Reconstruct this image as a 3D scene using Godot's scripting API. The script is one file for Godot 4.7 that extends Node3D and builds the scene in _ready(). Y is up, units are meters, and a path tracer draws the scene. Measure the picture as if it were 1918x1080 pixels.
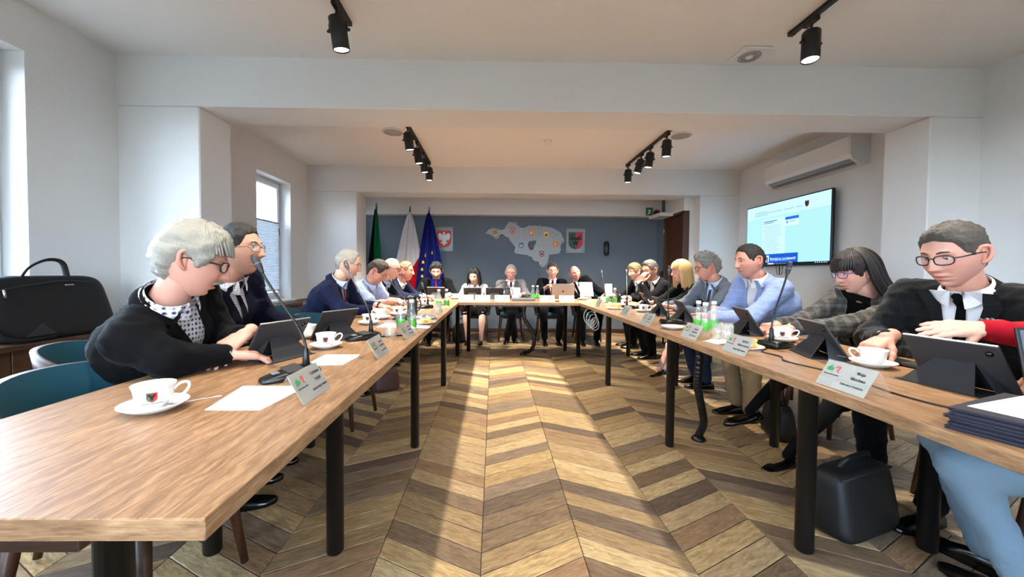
extends Node3D
# A council meeting room: U-shaped table, nineteen people, track lights, chevron tile floor.

var M := {}
var used := {}
var rng := RandomNumberGenerator.new()
var wrinkle := FastNoiseLite.new()
var fine := FastNoiseLite.new()

# room constants (metres)
const HC := 2.78
const HB := 2.40
const XL := -2.914
const XR := 3.90
const ZFAR := -7.18
const ZBACK := 2.4
const TT := 0.75

# ---------------------------------------------------------------- set up
func _ready() -> void:
	rng.seed = 11
	wrinkle.seed = 5
	wrinkle.frequency = 7.5
	wrinkle.fractal_octaves = 2
	fine.seed = 9
	fine.frequency = 30.0
	setup_camera()
	setup_light()
	make_materials()
	build_room()
	build_floor()
	build_ceiling_things()
	build_wall_things()
	build_tables()
	build_chairs()
	make_templates()
	build_people()
	build_table_things()
	build_floor_things()

func setup_camera() -> void:
	var cam := Camera3D.new()
	cam.name = "camera"
	var b := Basis(Vector3.UP, deg_to_rad(-0.85058)) * Basis(Vector3.RIGHT, deg_to_rad(-1.49345)) * Basis(Vector3.BACK, deg_to_rad(0.43922))
	cam.transform = Transform3D(b, Vector3(0, 1.13, 0))
	cam.projection = Camera3D.PROJECTION_FRUSTUM
	cam.near = 0.05
	cam.far = 100.0
	var f := 709.56
	cam.size = 1080.0 / f * cam.near
	cam.frustum_offset = Vector2((959.0 - 934.524) / f, -(540.0 - 529.042) / f) * cam.near
	add_child(cam)
	cam.current = true

func setup_light() -> void:
	var we := WorldEnvironment.new()
	we.name = "world_environment"
	var e := Environment.new()
	e.background_mode = Environment.BG_SKY
	var sky := Sky.new()
	var sm := ProceduralSkyMaterial.new()
	sm.sky_top_color = Color(0.72, 0.83, 0.95)
	sm.sky_horizon_color = Color(0.90, 0.95, 1.0)
	sm.ground_bottom_color = Color(0.42, 0.44, 0.44)
	sm.ground_horizon_color = Color(0.62, 0.65, 0.66)
	sm.sky_energy_multiplier = 3.5
	sm.ground_energy_multiplier = 2.3
	sm.sun_angle_max = 0.0
	sky.sky_material = sm
	e.sky = sky
	e.tonemap_mode = Environment.TONE_MAPPER_LINEAR
	e.tonemap_exposure = 1.74
	e.sdfgi_enabled = true
	e.ssao_enabled = true
	e.ssil_enabled = true
	we.environment = e
	add_child(we)

# ---------------------------------------------------------------- node helpers
func numbered(called: String) -> String:
	var n: int = used.get(called, 0)
	used[called] = n + 1
	return called if n == 0 else "%s_%03d" % [called, n]

func tag(o: Node, label := "", category := "", group := "", kind := "") -> Node:
	if label != "":
		o.set_meta("label", label)
	if category != "":
		o.set_meta("category", category)
	if group != "":
		o.set_meta("group", group)
	if kind != "":
		o.set_meta("kind", kind)
	return o

func thing(called: String, at: Vector3, label: String, category: String, group := "", yaw := 0.0) -> Node3D:
	var o := Node3D.new()
	o.name = numbered(called)
	add_child(o)
	o.position = at
	o.rotation.y = yaw
	tag(o, label, category, group)
	return o

func dup(o: Node3D, at: Vector3, yaw: float, label: String) -> Node3D:
	var base := String(o.name)
	var r := base.length() - 4
	if r > 0 and base.substr(r, 1) == "_" and base.substr(r + 1).is_valid_int():
		base = base.substr(0, r)
	var c: Node3D = o.duplicate()
	c.name = numbered(base)
	add_child(c)
	c.position = at
	c.rotation.y = yaw
	c.set_meta("label", label)
	return c

func obj(called: String, st: SurfaceTool, m: Material, parent: Node = null, smooth := true) -> MeshInstance3D:
	st.generate_normals()
	return put_mesh(called, st.commit(), m, parent)

func put_mesh(called: String, mesh: Mesh, m: Material, parent: Node = null) -> MeshInstance3D:
	var o := MeshInstance3D.new()
	o.mesh = mesh
	o.material_override = m
	if parent == null:
		o.name = numbered(called)
		add_child(o)
	else:
		o.name = called
		parent.add_child(o, true)
	return o

func struct(called: String, st: SurfaceTool, m: Material) -> MeshInstance3D:
	var o := obj(called, st, m)
	o.set_meta("kind", "structure")
	return o

func S(smooth := true) -> SurfaceTool:
	var st := SurfaceTool.new()
	st.begin(Mesh.PRIMITIVE_TRIANGLES)
	st.set_smooth_group(0 if smooth else -1)
	return st

# a, b, c counter-clockwise seen from outside
func tri(st: SurfaceTool, a: Vector3, b: Vector3, c: Vector3) -> void:
	st.add_vertex(a)
	st.add_vertex(c)
	st.add_vertex(b)

func triuv(st: SurfaceTool, a: Vector3, b: Vector3, c: Vector3, ua: Vector2, ub: Vector2, uc: Vector2) -> void:
	st.set_uv(ua)
	st.add_vertex(a)
	st.set_uv(uc)
	st.add_vertex(c)
	st.set_uv(ub)
	st.add_vertex(b)

func quad(st: SurfaceTool, a: Vector3, b: Vector3, c: Vector3, d: Vector3) -> void:
	tri(st, a, b, c)
	tri(st, a, c, d)

func quaduv(st: SurfaceTool, a: Vector3, b: Vector3, c: Vector3, d: Vector3, ua: Vector2, ub: Vector2, uc: Vector2, ud: Vector2) -> void:
	triuv(st, a, b, c, ua, ub, uc)
	triuv(st, a, c, d, ua, uc, ud)

# axis box from lo to hi (flat shaded), optional transform
func box(st: SurfaceTool, lo: Vector3, hi: Vector3, t := Transform3D.IDENTITY) -> void:
	st.set_smooth_group(-1)
	var p := []
	for i in 8:
		p.append(t * Vector3(hi.x if i & 1 else lo.x, hi.y if i & 2 else lo.y, hi.z if i & 4 else lo.z))
	quad(st, p[4], p[5], p[7], p[6])
	quad(st, p[1], p[0], p[2], p[3])
	quad(st, p[5], p[1], p[3], p[7])
	quad(st, p[0], p[4], p[6], p[2])
	quad(st, p[6], p[7], p[3], p[2])
	quad(st, p[0], p[1], p[5], p[4])

# box with chamfered edges
func bevel(st: SurfaceTool, lo: Vector3, hi: Vector3, b: float, t := Transform3D.IDENTITY) -> void:
	st.set_smooth_group(-1)
	var c := (lo + hi) * 0.5
	var h := (hi - lo) * 0.5
	b = minf(b, minf(h.x, minf(h.y, h.z)) * 0.98)
	var f := func(sx: float, sy: float, sz: float, ax: int) -> Vector3:
		var q := Vector3(sx * (h.x - (0.0 if ax == 0 else b)), sy * (h.y - (0.0 if ax == 1 else b)), sz * (h.z - (0.0 if ax == 2 else b)))
		return t * (c + q)
	for s in [-1.0, 1.0]:
		var qx := [f.call(s, -1, -1, 0), f.call(s, 1, -1, 0), f.call(s, 1, 1, 0), f.call(s, -1, 1, 0)]
		var qy := [f.call(-1, s, -1, 1), f.call(-1, s, 1, 1), f.call(1, s, 1, 1), f.call(1, s, -1, 1)]
		var qz := [f.call(-1, -1, s, 2), f.call(1, -1, s, 2), f.call(1, 1, s, 2), f.call(-1, 1, s, 2)]
		for q in [qx, qy, qz]:
			if s > 0:
				quad(st, q[0], q[1], q[2], q[3])
			else:
				quad(st, q[3], q[2], q[1], q[0])
		for r in [-1.0, 1.0]:
			strip4(st, f.call(s, r, -1, 0), f.call(s, r, 1, 0), f.call(s, r, 1, 1), f.call(s, r, -1, 1), s * r > 0)
			strip4(st, f.call(-1, s, r, 1), f.call(1, s, r, 1), f.call(1, s, r, 2), f.call(-1, s, r, 2), s * r > 0)
			strip4(st, f.call(r, -1, s, 2), f.call(r, 1, s, 2), f.call(r, 1, s, 0), f.call(r, -1, s, 0), s * r > 0)
			for u in [-1.0, 1.0]:
				var k: bool = s * r * u > 0
				var a: Vector3 = f.call(s, r, u, 0)
				var d: Vector3 = f.call(s, r, u, 1)
				var e: Vector3 = f.call(s, r, u, 2)
				if k:
					tri(st, a, d, e)
				else:
					tri(st, a, e, d)

func strip4(st: SurfaceTool, a: Vector3, b: Vector3, c: Vector3, d: Vector3, flip: bool) -> void:
	if flip:
		quad(st, d, c, b, a)
	else:
		quad(st, a, b, c, d)

# rows of points -> surface; closed joins last column to first
func loft(st: SurfaceTool, rows: Array, closed := true, cap0 := false, cap1 := false) -> void:
	var n: int = rows[0].size()
	var m := n if closed else n - 1
	for i in rows.size() - 1:
		var r: PackedVector3Array = rows[i]
		var q: PackedVector3Array = rows[i + 1]
		for j in m:
			var k := (j + 1) % n
			quad(st, r[j], r[k], q[k], q[j])
	if cap0:
		fan(st, rows[0], true)
	if cap1:
		fan(st, rows[rows.size() - 1], false)

func fan(st: SurfaceTool, r: PackedVector3Array, flip: bool) -> void:
	var c := Vector3.ZERO
	for p in r:
		c += p
	c /= r.size()
	for j in r.size():
		var k := (j + 1) % r.size()
		if flip:
			tri(st, c, r[k], r[j])
		else:
			tri(st, c, r[j], r[k])

func ring(c: Vector3, ax: Vector3, ay: Vector3, n: int) -> PackedVector3Array:
	var r := PackedVector3Array()
	for j in n:
		var a := TAU * j / n
		r.append(c + ax * cos(a) + ay * sin(a))
	return r

# tube through points; rad: float or Array; flat squashes second axis
func tube(st: SurfaceTool, pts: Array, rad, sides := 8, round_ends := true, up := Vector3.UP, flat := 1.0) -> void:
	st.set_smooth_group(0)
	var n := pts.size()
	var rows := []
	var x := Vector3.ZERO
	for i in n:
		var p: Vector3 = pts[i]
		var d: Vector3 = (pts[mini(i + 1, n - 1)] - pts[maxi(i - 1, 0)]).normalized()
		if i == 0:
			x = d.cross(up)
			if x.length() < 0.05:
				x = d.cross(Vector3(0.3, 0.1, 1))
		x = (x - d * x.dot(d)).normalized()
		var y := d.cross(x)
		var r: float = rad[i] if rad is Array else rad
		if i == 0 and round_ends:
			rows.append(ring(p - d * r * 0.7, x * r * 0.55, y * r * 0.55 * flat, sides))
		rows.append(ring(p, x * r, y * r * flat, sides))
		if i == n - 1 and round_ends:
			rows.append(ring(p + d * r * 0.7, x * r * 0.55, y * r * 0.55 * flat, sides))
	loft(st, rows, true, true, true)

# profile of Vector2(radius, height) from bottom to top (outside), around y
func lathe(st: SurfaceTool, prof: Array, segs := 24, t := Transform3D.IDENTITY, smooth := true) -> void:
	st.set_smooth_group(0 if smooth else -1)
	for i in prof.size() - 1:
		var a: Vector2 = prof[i]
		var b: Vector2 = prof[i + 1]
		for j in segs:
			var u := TAU * j / segs
			var v := TAU * (j + 1) / segs
			var p := t * Vector3(a.x * cos(u), a.y, -a.x * sin(u))
			var q := t * Vector3(a.x * cos(v), a.y, -a.x * sin(v))
			var r := t * Vector3(b.x * cos(v), b.y, -b.x * sin(v))
			var s := t * Vector3(b.x * cos(u), b.y, -b.x * sin(u))
			if a.x > 0.00001:
				tri(st, p, q, r)
			if b.x > 0.00001:
				tri(st, p, r, s)

# extrude polygon (xy, counter-clockwise) by depth along +z
func prism(st: SurfaceTool, poly: PackedVector2Array, z0: float, z1: float, t := Transform3D.IDENTITY) -> void:
	st.set_smooth_group(-1)
	if Geometry2D.is_polygon_clockwise(poly):
		poly.reverse()
	var ix := Geometry2D.triangulate_polygon(poly)
	for i in range(0, ix.size(), 3):
		var a := poly[ix[i]]
		var b := poly[ix[i + 1]]
		var c := poly[ix[i + 2]]
		if (b - a).cross(c - a) < 0:
			var w := b
			b = c
			c = w
		tri(st, t * Vector3(a.x, a.y, z1), t * Vector3(b.x, b.y, z1), t * Vector3(c.x, c.y, z1))
		tri(st, t * Vector3(a.x, a.y, z0), t * Vector3(c.x, c.y, z0), t * Vector3(b.x, b.y, z0))
	for i in poly.size():
		var a := poly[i]
		var b := poly[(i + 1) % poly.size()]
		quad(st, t * Vector3(a.x, a.y, z0), t * Vector3(b.x, b.y, z0), t * Vector3(b.x, b.y, z1), t * Vector3(a.x, a.y, z1))

func bez(a: Vector3, b: Vector3, c: Vector3, d: Vector3, n: int) -> Array:
	var r := []
	for i in n + 1:
		r.append(a.bezier_interpolate(b, c, d, float(i) / n))
	return r

func catmull(pts: Array, per := 4) -> Array:
	var r := []
	var n := pts.size()
	for i in n - 1:
		for k in per:
			var p: Vector3 = pts[i]
			r.append(p.cubic_interpolate(pts[i + 1], pts[maxi(i - 1, 0)], pts[mini(i + 2, n - 1)], float(k) / per))
	r.append(pts[n - 1])
	return r

func text(called: String, words: String, height: float, m: Material, parent: Node, t: Transform3D, bold := false, align := HORIZONTAL_ALIGNMENT_CENTER) -> MeshInstance3D:
	var tm := TextMesh.new()
	var fnt := SystemFont.new()
	fnt.font_names = PackedStringArray(["Droid Sans"])
	fnt.font_weight = 700 if bold else 400
	tm.font = fnt
	tm.text = words
	tm.font_size = 32
	tm.pixel_size = height / 32.0
	tm.depth = 0.0006
	tm.curve_step = 1.5
	tm.horizontal_alignment = align
	var o := put_mesh(called, tm, m, parent)
	o.transform = t
	return o

# ---------------------------------------------------------------- materials
func mat(key: String, c: Color, rough := 0.7, metal := 0.0) -> StandardMaterial3D:
	var m := StandardMaterial3D.new()
	m.resource_name = key
	m.albedo_color = c
	m.roughness = rough
	m.metallic = metal
	M[key] = m
	return m

func glass(key: String, c: Color, alpha: float) -> StandardMaterial3D:
	var m := mat(key, Color(c.r, c.g, c.b, alpha), 0.03)
	m.transparency = BaseMaterial3D.TRANSPARENCY_ALPHA
	return m

func noise_tex(freq: float, seed_: int, a: Color, b: Color, size := 256) -> NoiseTexture2D:
	var n := FastNoiseLite.new()
	n.seed = seed_
	n.frequency = freq
	n.fractal_octaves = 4
	var t := NoiseTexture2D.new()
	t.noise = n
	t.seamless = true
	t.width = size
	t.height = size
	var g := Gradient.new()
	g.set_color(0, a)
	g.set_color(1, b)
	t.color_ramp = g
	return t

func noise_normal(freq: float, seed_: int, strength: float, size := 256) -> NoiseTexture2D:
	var n := FastNoiseLite.new()
	n.seed = seed_
	n.frequency = freq
	n.fractal_octaves = 3
	var t := NoiseTexture2D.new()
	t.noise = n
	t.seamless = true
	t.as_normal_map = true
	t.bump_strength = strength
	t.width = size
	t.height = size
	return t

# wood grain along u: byte images of noise stretched and mixed
func wood_tex(w: int, h: int, seed_: int, dark: Color, light: Color, rings: float) -> ImageTexture:
	var n := FastNoiseLite.new()
	n.seed = seed_
	n.fractal_octaves = 4
	n.frequency = 0.02
	var broad := PackedFloat32Array()
	var img := Image.create(w, h, false, Image.FORMAT_RGB8)
	var n2 := FastNoiseLite.new()
	n2.seed = seed_ + 3
	n2.fractal_octaves = 2
	n2.frequency = 0.03
	for y in h:
		for x in w:
			var bend := n2.get_noise_2d(x * 0.45, y * 1.2)
			var a := n.get_noise_2d(x * 0.35, y * 4.5 + bend * 30.0)
			var b := n.get_noise_2d(x * 1.1 + 500.0, y * 26.0)
			var ringy := sin((y * 0.9 + bend * 55.0) * rings) * 0.5
			var v := clampf(0.52 + a * 0.55 + b * 0.50 + ringy * 0.08, 0.0, 1.0)
			img.set_pixel(x, y, dark.lerp(light, v))
	img.generate_mipmaps()
	return ImageTexture.create_from_image(img)

func check_tex(size: int, base: Color, f: Callable) -> ImageTexture:
	var img := Image.create(size, size, false, Image.FORMAT_RGB8)
	for y in size:
		for x in size:
			img.set_pixel(x, y, f.call(x, y, base))
	return ImageTexture.create_from_image(img)

func cloth(key: String, c: Color, rim := 0.25) -> StandardMaterial3D:
	var m := mat(key, c, 0.92)
	m.normal_enabled = true
	m.normal_texture = M.weave
	m.normal_scale = 0.35
	m.uv1_triplanar = true
	m.uv1_scale = Vector3.ONE * 9.0
	m.rim_enabled = true
	m.rim = rim
	m.rim_tint = 0.6
	m.metallic_specular = 0.25
	return m

func patterned(key: String, tex: Texture2D, per_metre: float) -> StandardMaterial3D:
	var m := mat(key, Color.WHITE, 0.92)
	m.albedo_texture = tex
	m.uv1_triplanar = true
	m.uv1_scale = Vector3.ONE * per_metre
	m.rim_enabled = true
	m.rim = 0.2
	m.rim_tint = 0.6
	m.metallic_specular = 0.25
	return m

func make_materials() -> void:
	M.weave = noise_normal(0.22, 4, 4.0)
	M.strands = noise_normal(0.12, 12, 6.0, 128)
	var plaster := noise_normal(0.05, 7, 1.6)
	for k in [["wall", Color(0.86, 0.86, 0.85)], ["ceiling", Color(0.88, 0.87, 0.85)], ["blue_wall", Color(0.405, 0.45, 0.49)]]:
		var m := mat(k[0], k[1], 0.9)
		m.normal_enabled = true
		m.normal_texture = plaster
		m.normal_scale = 0.18
		m.uv1_triplanar = true
		m.uv1_scale = Vector3.ONE * 1.4
		m.metallic_specular = 0.3
	var grain := wood_tex(1024, 320, 21, Color(0.47, 0.352, 0.245), Color(0.735, 0.588, 0.435), 0.35)
	var tw := mat("table_wood", Color(0.95, 0.93, 0.92), 0.42)
	tw.albedo_texture = grain
	tw.metallic_specular = 0.45
	var dw := mat("shelf_wood", Color(0.42, 0.35, 0.30), 0.5)
	dw.albedo_texture = grain
	var door := mat("door_wood", Color(0.50, 0.36, 0.26), 0.5)
	door.albedo_texture = grain
	var cw := mat("chair_wood", Color(0.44, 0.33, 0.25), 0.45)
	cw.albedo_texture = grain
	cw.uv1_triplanar = true
	cw.uv1_scale = Vector3(1.5, 1.5, 1.5)
	M.floor_grain = wood_tex(512, 160, 40, Color(0.66, 0.64, 0.62), Color(1.0, 1.0, 1.0), 0.5)
	mat("grout", Color(0.20, 0.17, 0.14), 0.9)
	var teal := cloth("teal", Color(0.13, 0.30, 0.36), 0.3)
	teal.albedo_texture = noise_tex(0.3, 3, Color(0.75, 0.75, 0.75), Color(1, 1, 1))
	mat("black_metal", Color(0.025, 0.025, 0.028), 0.4)
	mat("lamp_black", Color(0.03, 0.03, 0.033), 0.5)
	mat("black_plastic", Color(0.03, 0.031, 0.034), 0.38)
	mat("dark_grey", Color(0.16, 0.165, 0.175), 0.6)
	mat("mid_grey", Color(0.40, 0.41, 0.43), 0.6)
	mat("tablet_cover", Color(0.17, 0.17, 0.18), 0.65)
	mat("tablet_edge", Color(0.62, 0.63, 0.65), 0.3, 0.7)
	mat("screen_dark", Color(0.03, 0.03, 0.04), 0.12)
	var por := mat("porcelain", Color(0.90, 0.89, 0.87), 0.12)
	por.clearcoat_enabled = true
	por.clearcoat = 0.6
	mat("paper", Color(0.93, 0.93, 0.93), 0.85)
	mat("steel", Color(0.75, 0.75, 0.76), 0.22, 1.0)
	mat("space_grey", Color(0.62, 0.58, 0.55), 0.35, 0.75)
	mat("white_plastic", Color(0.86, 0.86, 0.85), 0.4)
	mat("light_grey", Color(0.60, 0.60, 0.60), 0.5)
	mat("ac_grey", Color(0.52, 0.53, 0.53), 0.5)
	mat("window_frame", Color(0.88, 0.89, 0.90), 0.35)
	glass("pane", Color(0.9, 0.97, 1.0), 0.06)
	glass("clear_glass", Color(0.9, 0.96, 0.95), 0.07)
	glass("lens", Color(0.9, 0.9, 0.92), 0.12)
	glass("acrylic", Color(0.9, 0.92, 0.92), 0.08)
	mat("insert_card", Color(0.76, 0.745, 0.69), 0.6)
	mat("ink", Color(0.07, 0.07, 0.08), 0.7)
	mat("ink_grey", Color(0.25, 0.25, 0.26), 0.7)
	mat("ink_green", Color(0.20, 0.62, 0.30), 0.7)
	mat("ink_red", Color(0.82, 0.24, 0.20), 0.7)
	mat("label_green", Color(0.30, 0.68, 0.20), 0.45)
	mat("snack", Color(0.93, 0.78, 0.42), 0.7)
	mat("snack_dark", Color(0.80, 0.58, 0.25), 0.7)
	mat("foil", Color(0.72, 0.74, 0.78), 0.28, 0.8)
	mat("coffee", Color(0.80, 0.70, 0.58), 0.4)
	mat("folder_blue", Color(0.085, 0.085, 0.15), 0.6)
	mat("bag_black", Color(0.022, 0.022, 0.024), 0.75)
	mat("leather_black", Color(0.02, 0.02, 0.022), 0.6)
	mat("leather_brown", Color(0.27, 0.125, 0.085), 0.5)
	mat("bag_panel", Color(0.13, 0.13, 0.14), 0.7)
	mat("white_cable", Color(0.85, 0.85, 0.84), 0.5)
	mat("black_cable", Color(0.03, 0.03, 0.03), 0.5)
	var bl := mat("blind", Color(0.74, 0.75, 0.76), 0.9)
	bl.backlight_enabled = true
	bl.backlight = Color(0.36, 0.37, 0.38)
	mat("acryl_map", Color(0.56, 0.57, 0.575), 0.35)
	mat("plaque", Color(0.52, 0.55, 0.58), 0.25)
	mat("crest_red", Color(0.70, 0.17, 0.16), 0.5)
	mat("crest_white", Color(0.82, 0.82, 0.82), 0.5)
	mat("crest_green", Color(0.07, 0.30, 0.22), 0.5)
	mat("crest_orange", Color(0.85, 0.42, 0.12), 0.5)
	mat("crest_yellow", Color(0.86, 0.70, 0.22), 0.5)
	mat("crest_blue", Color(0.13, 0.42, 0.60), 0.5)
	mat("crest_dark", Color(0.28, 0.06, 0.09), 0.5)
	mat("crest_black", Color(0.03, 0.03, 0.03), 0.5)
	mat("crest_pink", Color(0.80, 0.58, 0.58), 0.5)
	for f in [["flag_green", Color(0.03, 0.36, 0.20)], ["flag_black", Color(0.03, 0.03, 0.03)], ["flag_white", Color(0.80, 0.79, 0.80)], ["flag_red", Color(0.66, 0.05, 0.10)], ["flag_blue", Color(0.035, 0.07, 0.36)], ["star", Color(0.86, 0.74, 0.28)]]:
		var fm := cloth(f[0], f[1], 0.35)
		fm.roughness = 0.7
	mat("exit_green", Color(0.06, 0.42, 0.25), 0.5)
	mat("exit_red", Color(0.42, 0.06, 0.10), 0.4)
	# skin, hair, clothes
	for s in [["skin_fair", Color(0.82, 0.645, 0.565)], ["skin_pink", Color(0.80, 0.60, 0.53)], ["skin_ruddy", Color(0.765, 0.545, 0.475)], ["skin_tan", Color(0.75, 0.56, 0.47)]]:
		var m := mat(s[0], Color.WHITE, 0.5)
		m.set_meta("base", s[1])
		m.vertex_color_use_as_albedo = true
		m.metallic_specular = 0.4
		m.subsurf_scatter_enabled = true
		m.subsurf_scatter_strength = 0.08
	mat("eye_white", Color(0.86, 0.84, 0.82), 0.2)
	mat("iris", Color(0.09, 0.07, 0.06), 0.1)
	mat("glasses_dark", Color(0.06, 0.05, 0.06), 0.3)
	mat("glasses_metal", Color(0.55, 0.50, 0.44), 0.3, 0.8)
	mat("glasses_purple", Color(0.30, 0.16, 0.50), 0.3)
	for hcol in [["hair_silver", Color(0.60, 0.59, 0.55)], ["hair_grey", Color(0.50, 0.50, 0.48)], ["hair_dark_grey", Color(0.27, 0.25, 0.23)], ["hair_brown", Color(0.20, 0.145, 0.105)], ["hair_dark", Color(0.075, 0.058, 0.05)], ["hair_black", Color(0.022, 0.018, 0.018)], ["hair_blonde", Color(0.80, 0.66, 0.43)], ["hair_dark_blonde", Color(0.44, 0.36, 0.24)], ["hair_light", Color(0.70, 0.62, 0.50)], ["hair_wine", Color(0.07, 0.035, 0.04)]]:
		var hm := mat(hcol[0], hcol[1], 0.55)
		hm.normal_enabled = true
		hm.normal_texture = M.strands
		hm.normal_scale = 0.9
		hm.uv1_scale = Vector3(9, 0.8, 1)
	cloth("suit_black", Color(0.032, 0.034, 0.042))
	cloth("suit_navy", Color(0.052, 0.070, 0.135))
	cloth("suit_blue", Color(0.078, 0.10, 0.20))
	cloth("suit_dark", Color(0.045, 0.048, 0.062))
	cloth("shirt_white", Color(0.84, 0.84, 0.85))
	cloth("shirt_blue", Color(0.10, 0.16, 0.52))
	cloth("shirt_pale_blue", Color(0.66, 0.74, 0.86))
	cloth("black_knit", Color(0.018, 0.018, 0.02))
	cloth("tie_red", Color(0.48, 0.07, 0.11))
	cloth("tie_pink", Color(0.70, 0.20, 0.30))
	cloth("tie_black", Color(0.02, 0.02, 0.023))
	cloth("tie_navy", Color(0.03, 0.035, 0.065))
	cloth("tie_grey", Color(0.20, 0.22, 0.27))
	cloth("trousers_dark", Color(0.022, 0.023, 0.028))
	cloth("trousers_beige", Color(0.52, 0.43, 0.31))
	cloth("jeans", Color(0.45, 0.53, 0.59))
	cloth("jeans_dark", Color(0.14, 0.17, 0.23))
	cloth("tights", Color(0.055, 0.045, 0.045))
	cloth("sleeve_red", Color(0.62, 0.06, 0.12))
	mat("shoe", Color(0.018, 0.018, 0.02), 0.22)
	mat("bracelet", Color(0.45, 0.42, 0.40), 0.3, 0.7)
	patterned("dotted_shirt", check_tex(32, Color(0.80, 0.80, 0.81), func(x, y, b): return Color(0.16, 0.17, 0.26) if (Vector2(x % 16, y % 16) - Vector2(8, 8)).length() < 3.6 + (1.6 if (x / 16 + y / 16) % 2 == 0 else 0.0) else b), 26.0)
	patterned("mini_dot_shirt", check_tex(32, Color(0.80, 0.81, 0.83), func(x, y, b): return Color(0.30, 0.34, 0.46) if (Vector2(x % 16, y % 16) - Vector2(8, 8)).length() < 2.6 else b), 34.0)
	patterned("plaid_grey", check_tex(128, Color(0.22, 0.215, 0.205), func(x, y, b):
		var v := 0.0
		if x % 64 < 26 and (x / 3) % 2 == 0: v += 0.17
		if y % 64 < 26 and (y / 3) % 2 == 0: v += 0.17
		if (x + y) % 4 == 0: v -= 0.05
		var c: Color = b + Color(v, v, v)
		if x % 64 == 45 or y % 64 == 45: c = c.lerp(Color(0.45, 0.30, 0.22), 0.5)
		return c), 9.0)
	patterned("window_check", check_tex(128, Color(0.075, 0.078, 0.086), func(x, y, b):
		var c: Color = b
		if x % 64 < 2 or y % 64 < 2: c = c.lerp(Color(0.30, 0.30, 0.31), 0.35)
		if (x * 7 + y * 3) % 5 == 0: c = c + Color(0.025, 0.025, 0.027)
		return c), 10.0)
	patterned("blue_check", check_tex(128, Color(0.50, 0.57, 0.73), func(x, y, b):
		var c: Color = b
		if x % 64 < 3 or y % 64 < 3: c = c.lerp(Color(0.66, 0.72, 0.86), 0.6)
		if (x * 5 + y * 3) % 4 == 0: c = c + Color(0.05, 0.05, 0.05)
		return c), 10.0)
	patterned("grey_tweed", check_tex(64, Color(0.40, 0.40, 0.41), func(x, y, b): return b + (Color(0.09, 0.09, 0.09) if (x * 7 + y * 5) % 6 < 2 else Color(0, 0, 0))), 14.0)
	patterned("grey_wool", check_tex(64, Color(0.36, 0.385, 0.43), func(x, y, b): return b + (Color(0.06, 0.06, 0.06) if (x * 3 + y * 5) % 7 < 2 else Color(0, 0, 0))), 14.0)
	patterned("striped_shirt", check_tex(32, Color(0.54, 0.63, 0.79), func(x, y, b): return b.lerp(Color(0.86, 0.89, 0.94), 0.6) if x % 8 < 3 else b), 22.0)
	patterned("red_print_tie", check_tex(32, Color(0.42, 0.07, 0.12), func(x, y, b): return Color(0.75, 0.62, 0.62) if (Vector2(x % 16, y % 16) - Vector2(8, 8)).length() < 3.4 else b), 30.0)

# ---------------------------------------------------------------- the room
func wall_with_holes(st: SurfaceTool, x0: float, x1: float, z0: float, z1: float, y1: float, holes: Array) -> void:
	# a wall along z from z0 (far, smaller) to z1, holes sorted by z: [za, zb, ya, yb]
	var z := z0
	for h in holes:
		box(st, Vector3(x0, 0, z), Vector3(x1, y1, h[0]))
		box(st, Vector3(x0, 0, h[0]), Vector3(x1, h[2], h[1]))
		box(st, Vector3(x0, h[3], h[0]), Vector3(x1, y1, h[1]))
		z = h[1]
	box(st, Vector3(x0, 0, z), Vector3(x1, y1, z1))

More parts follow.
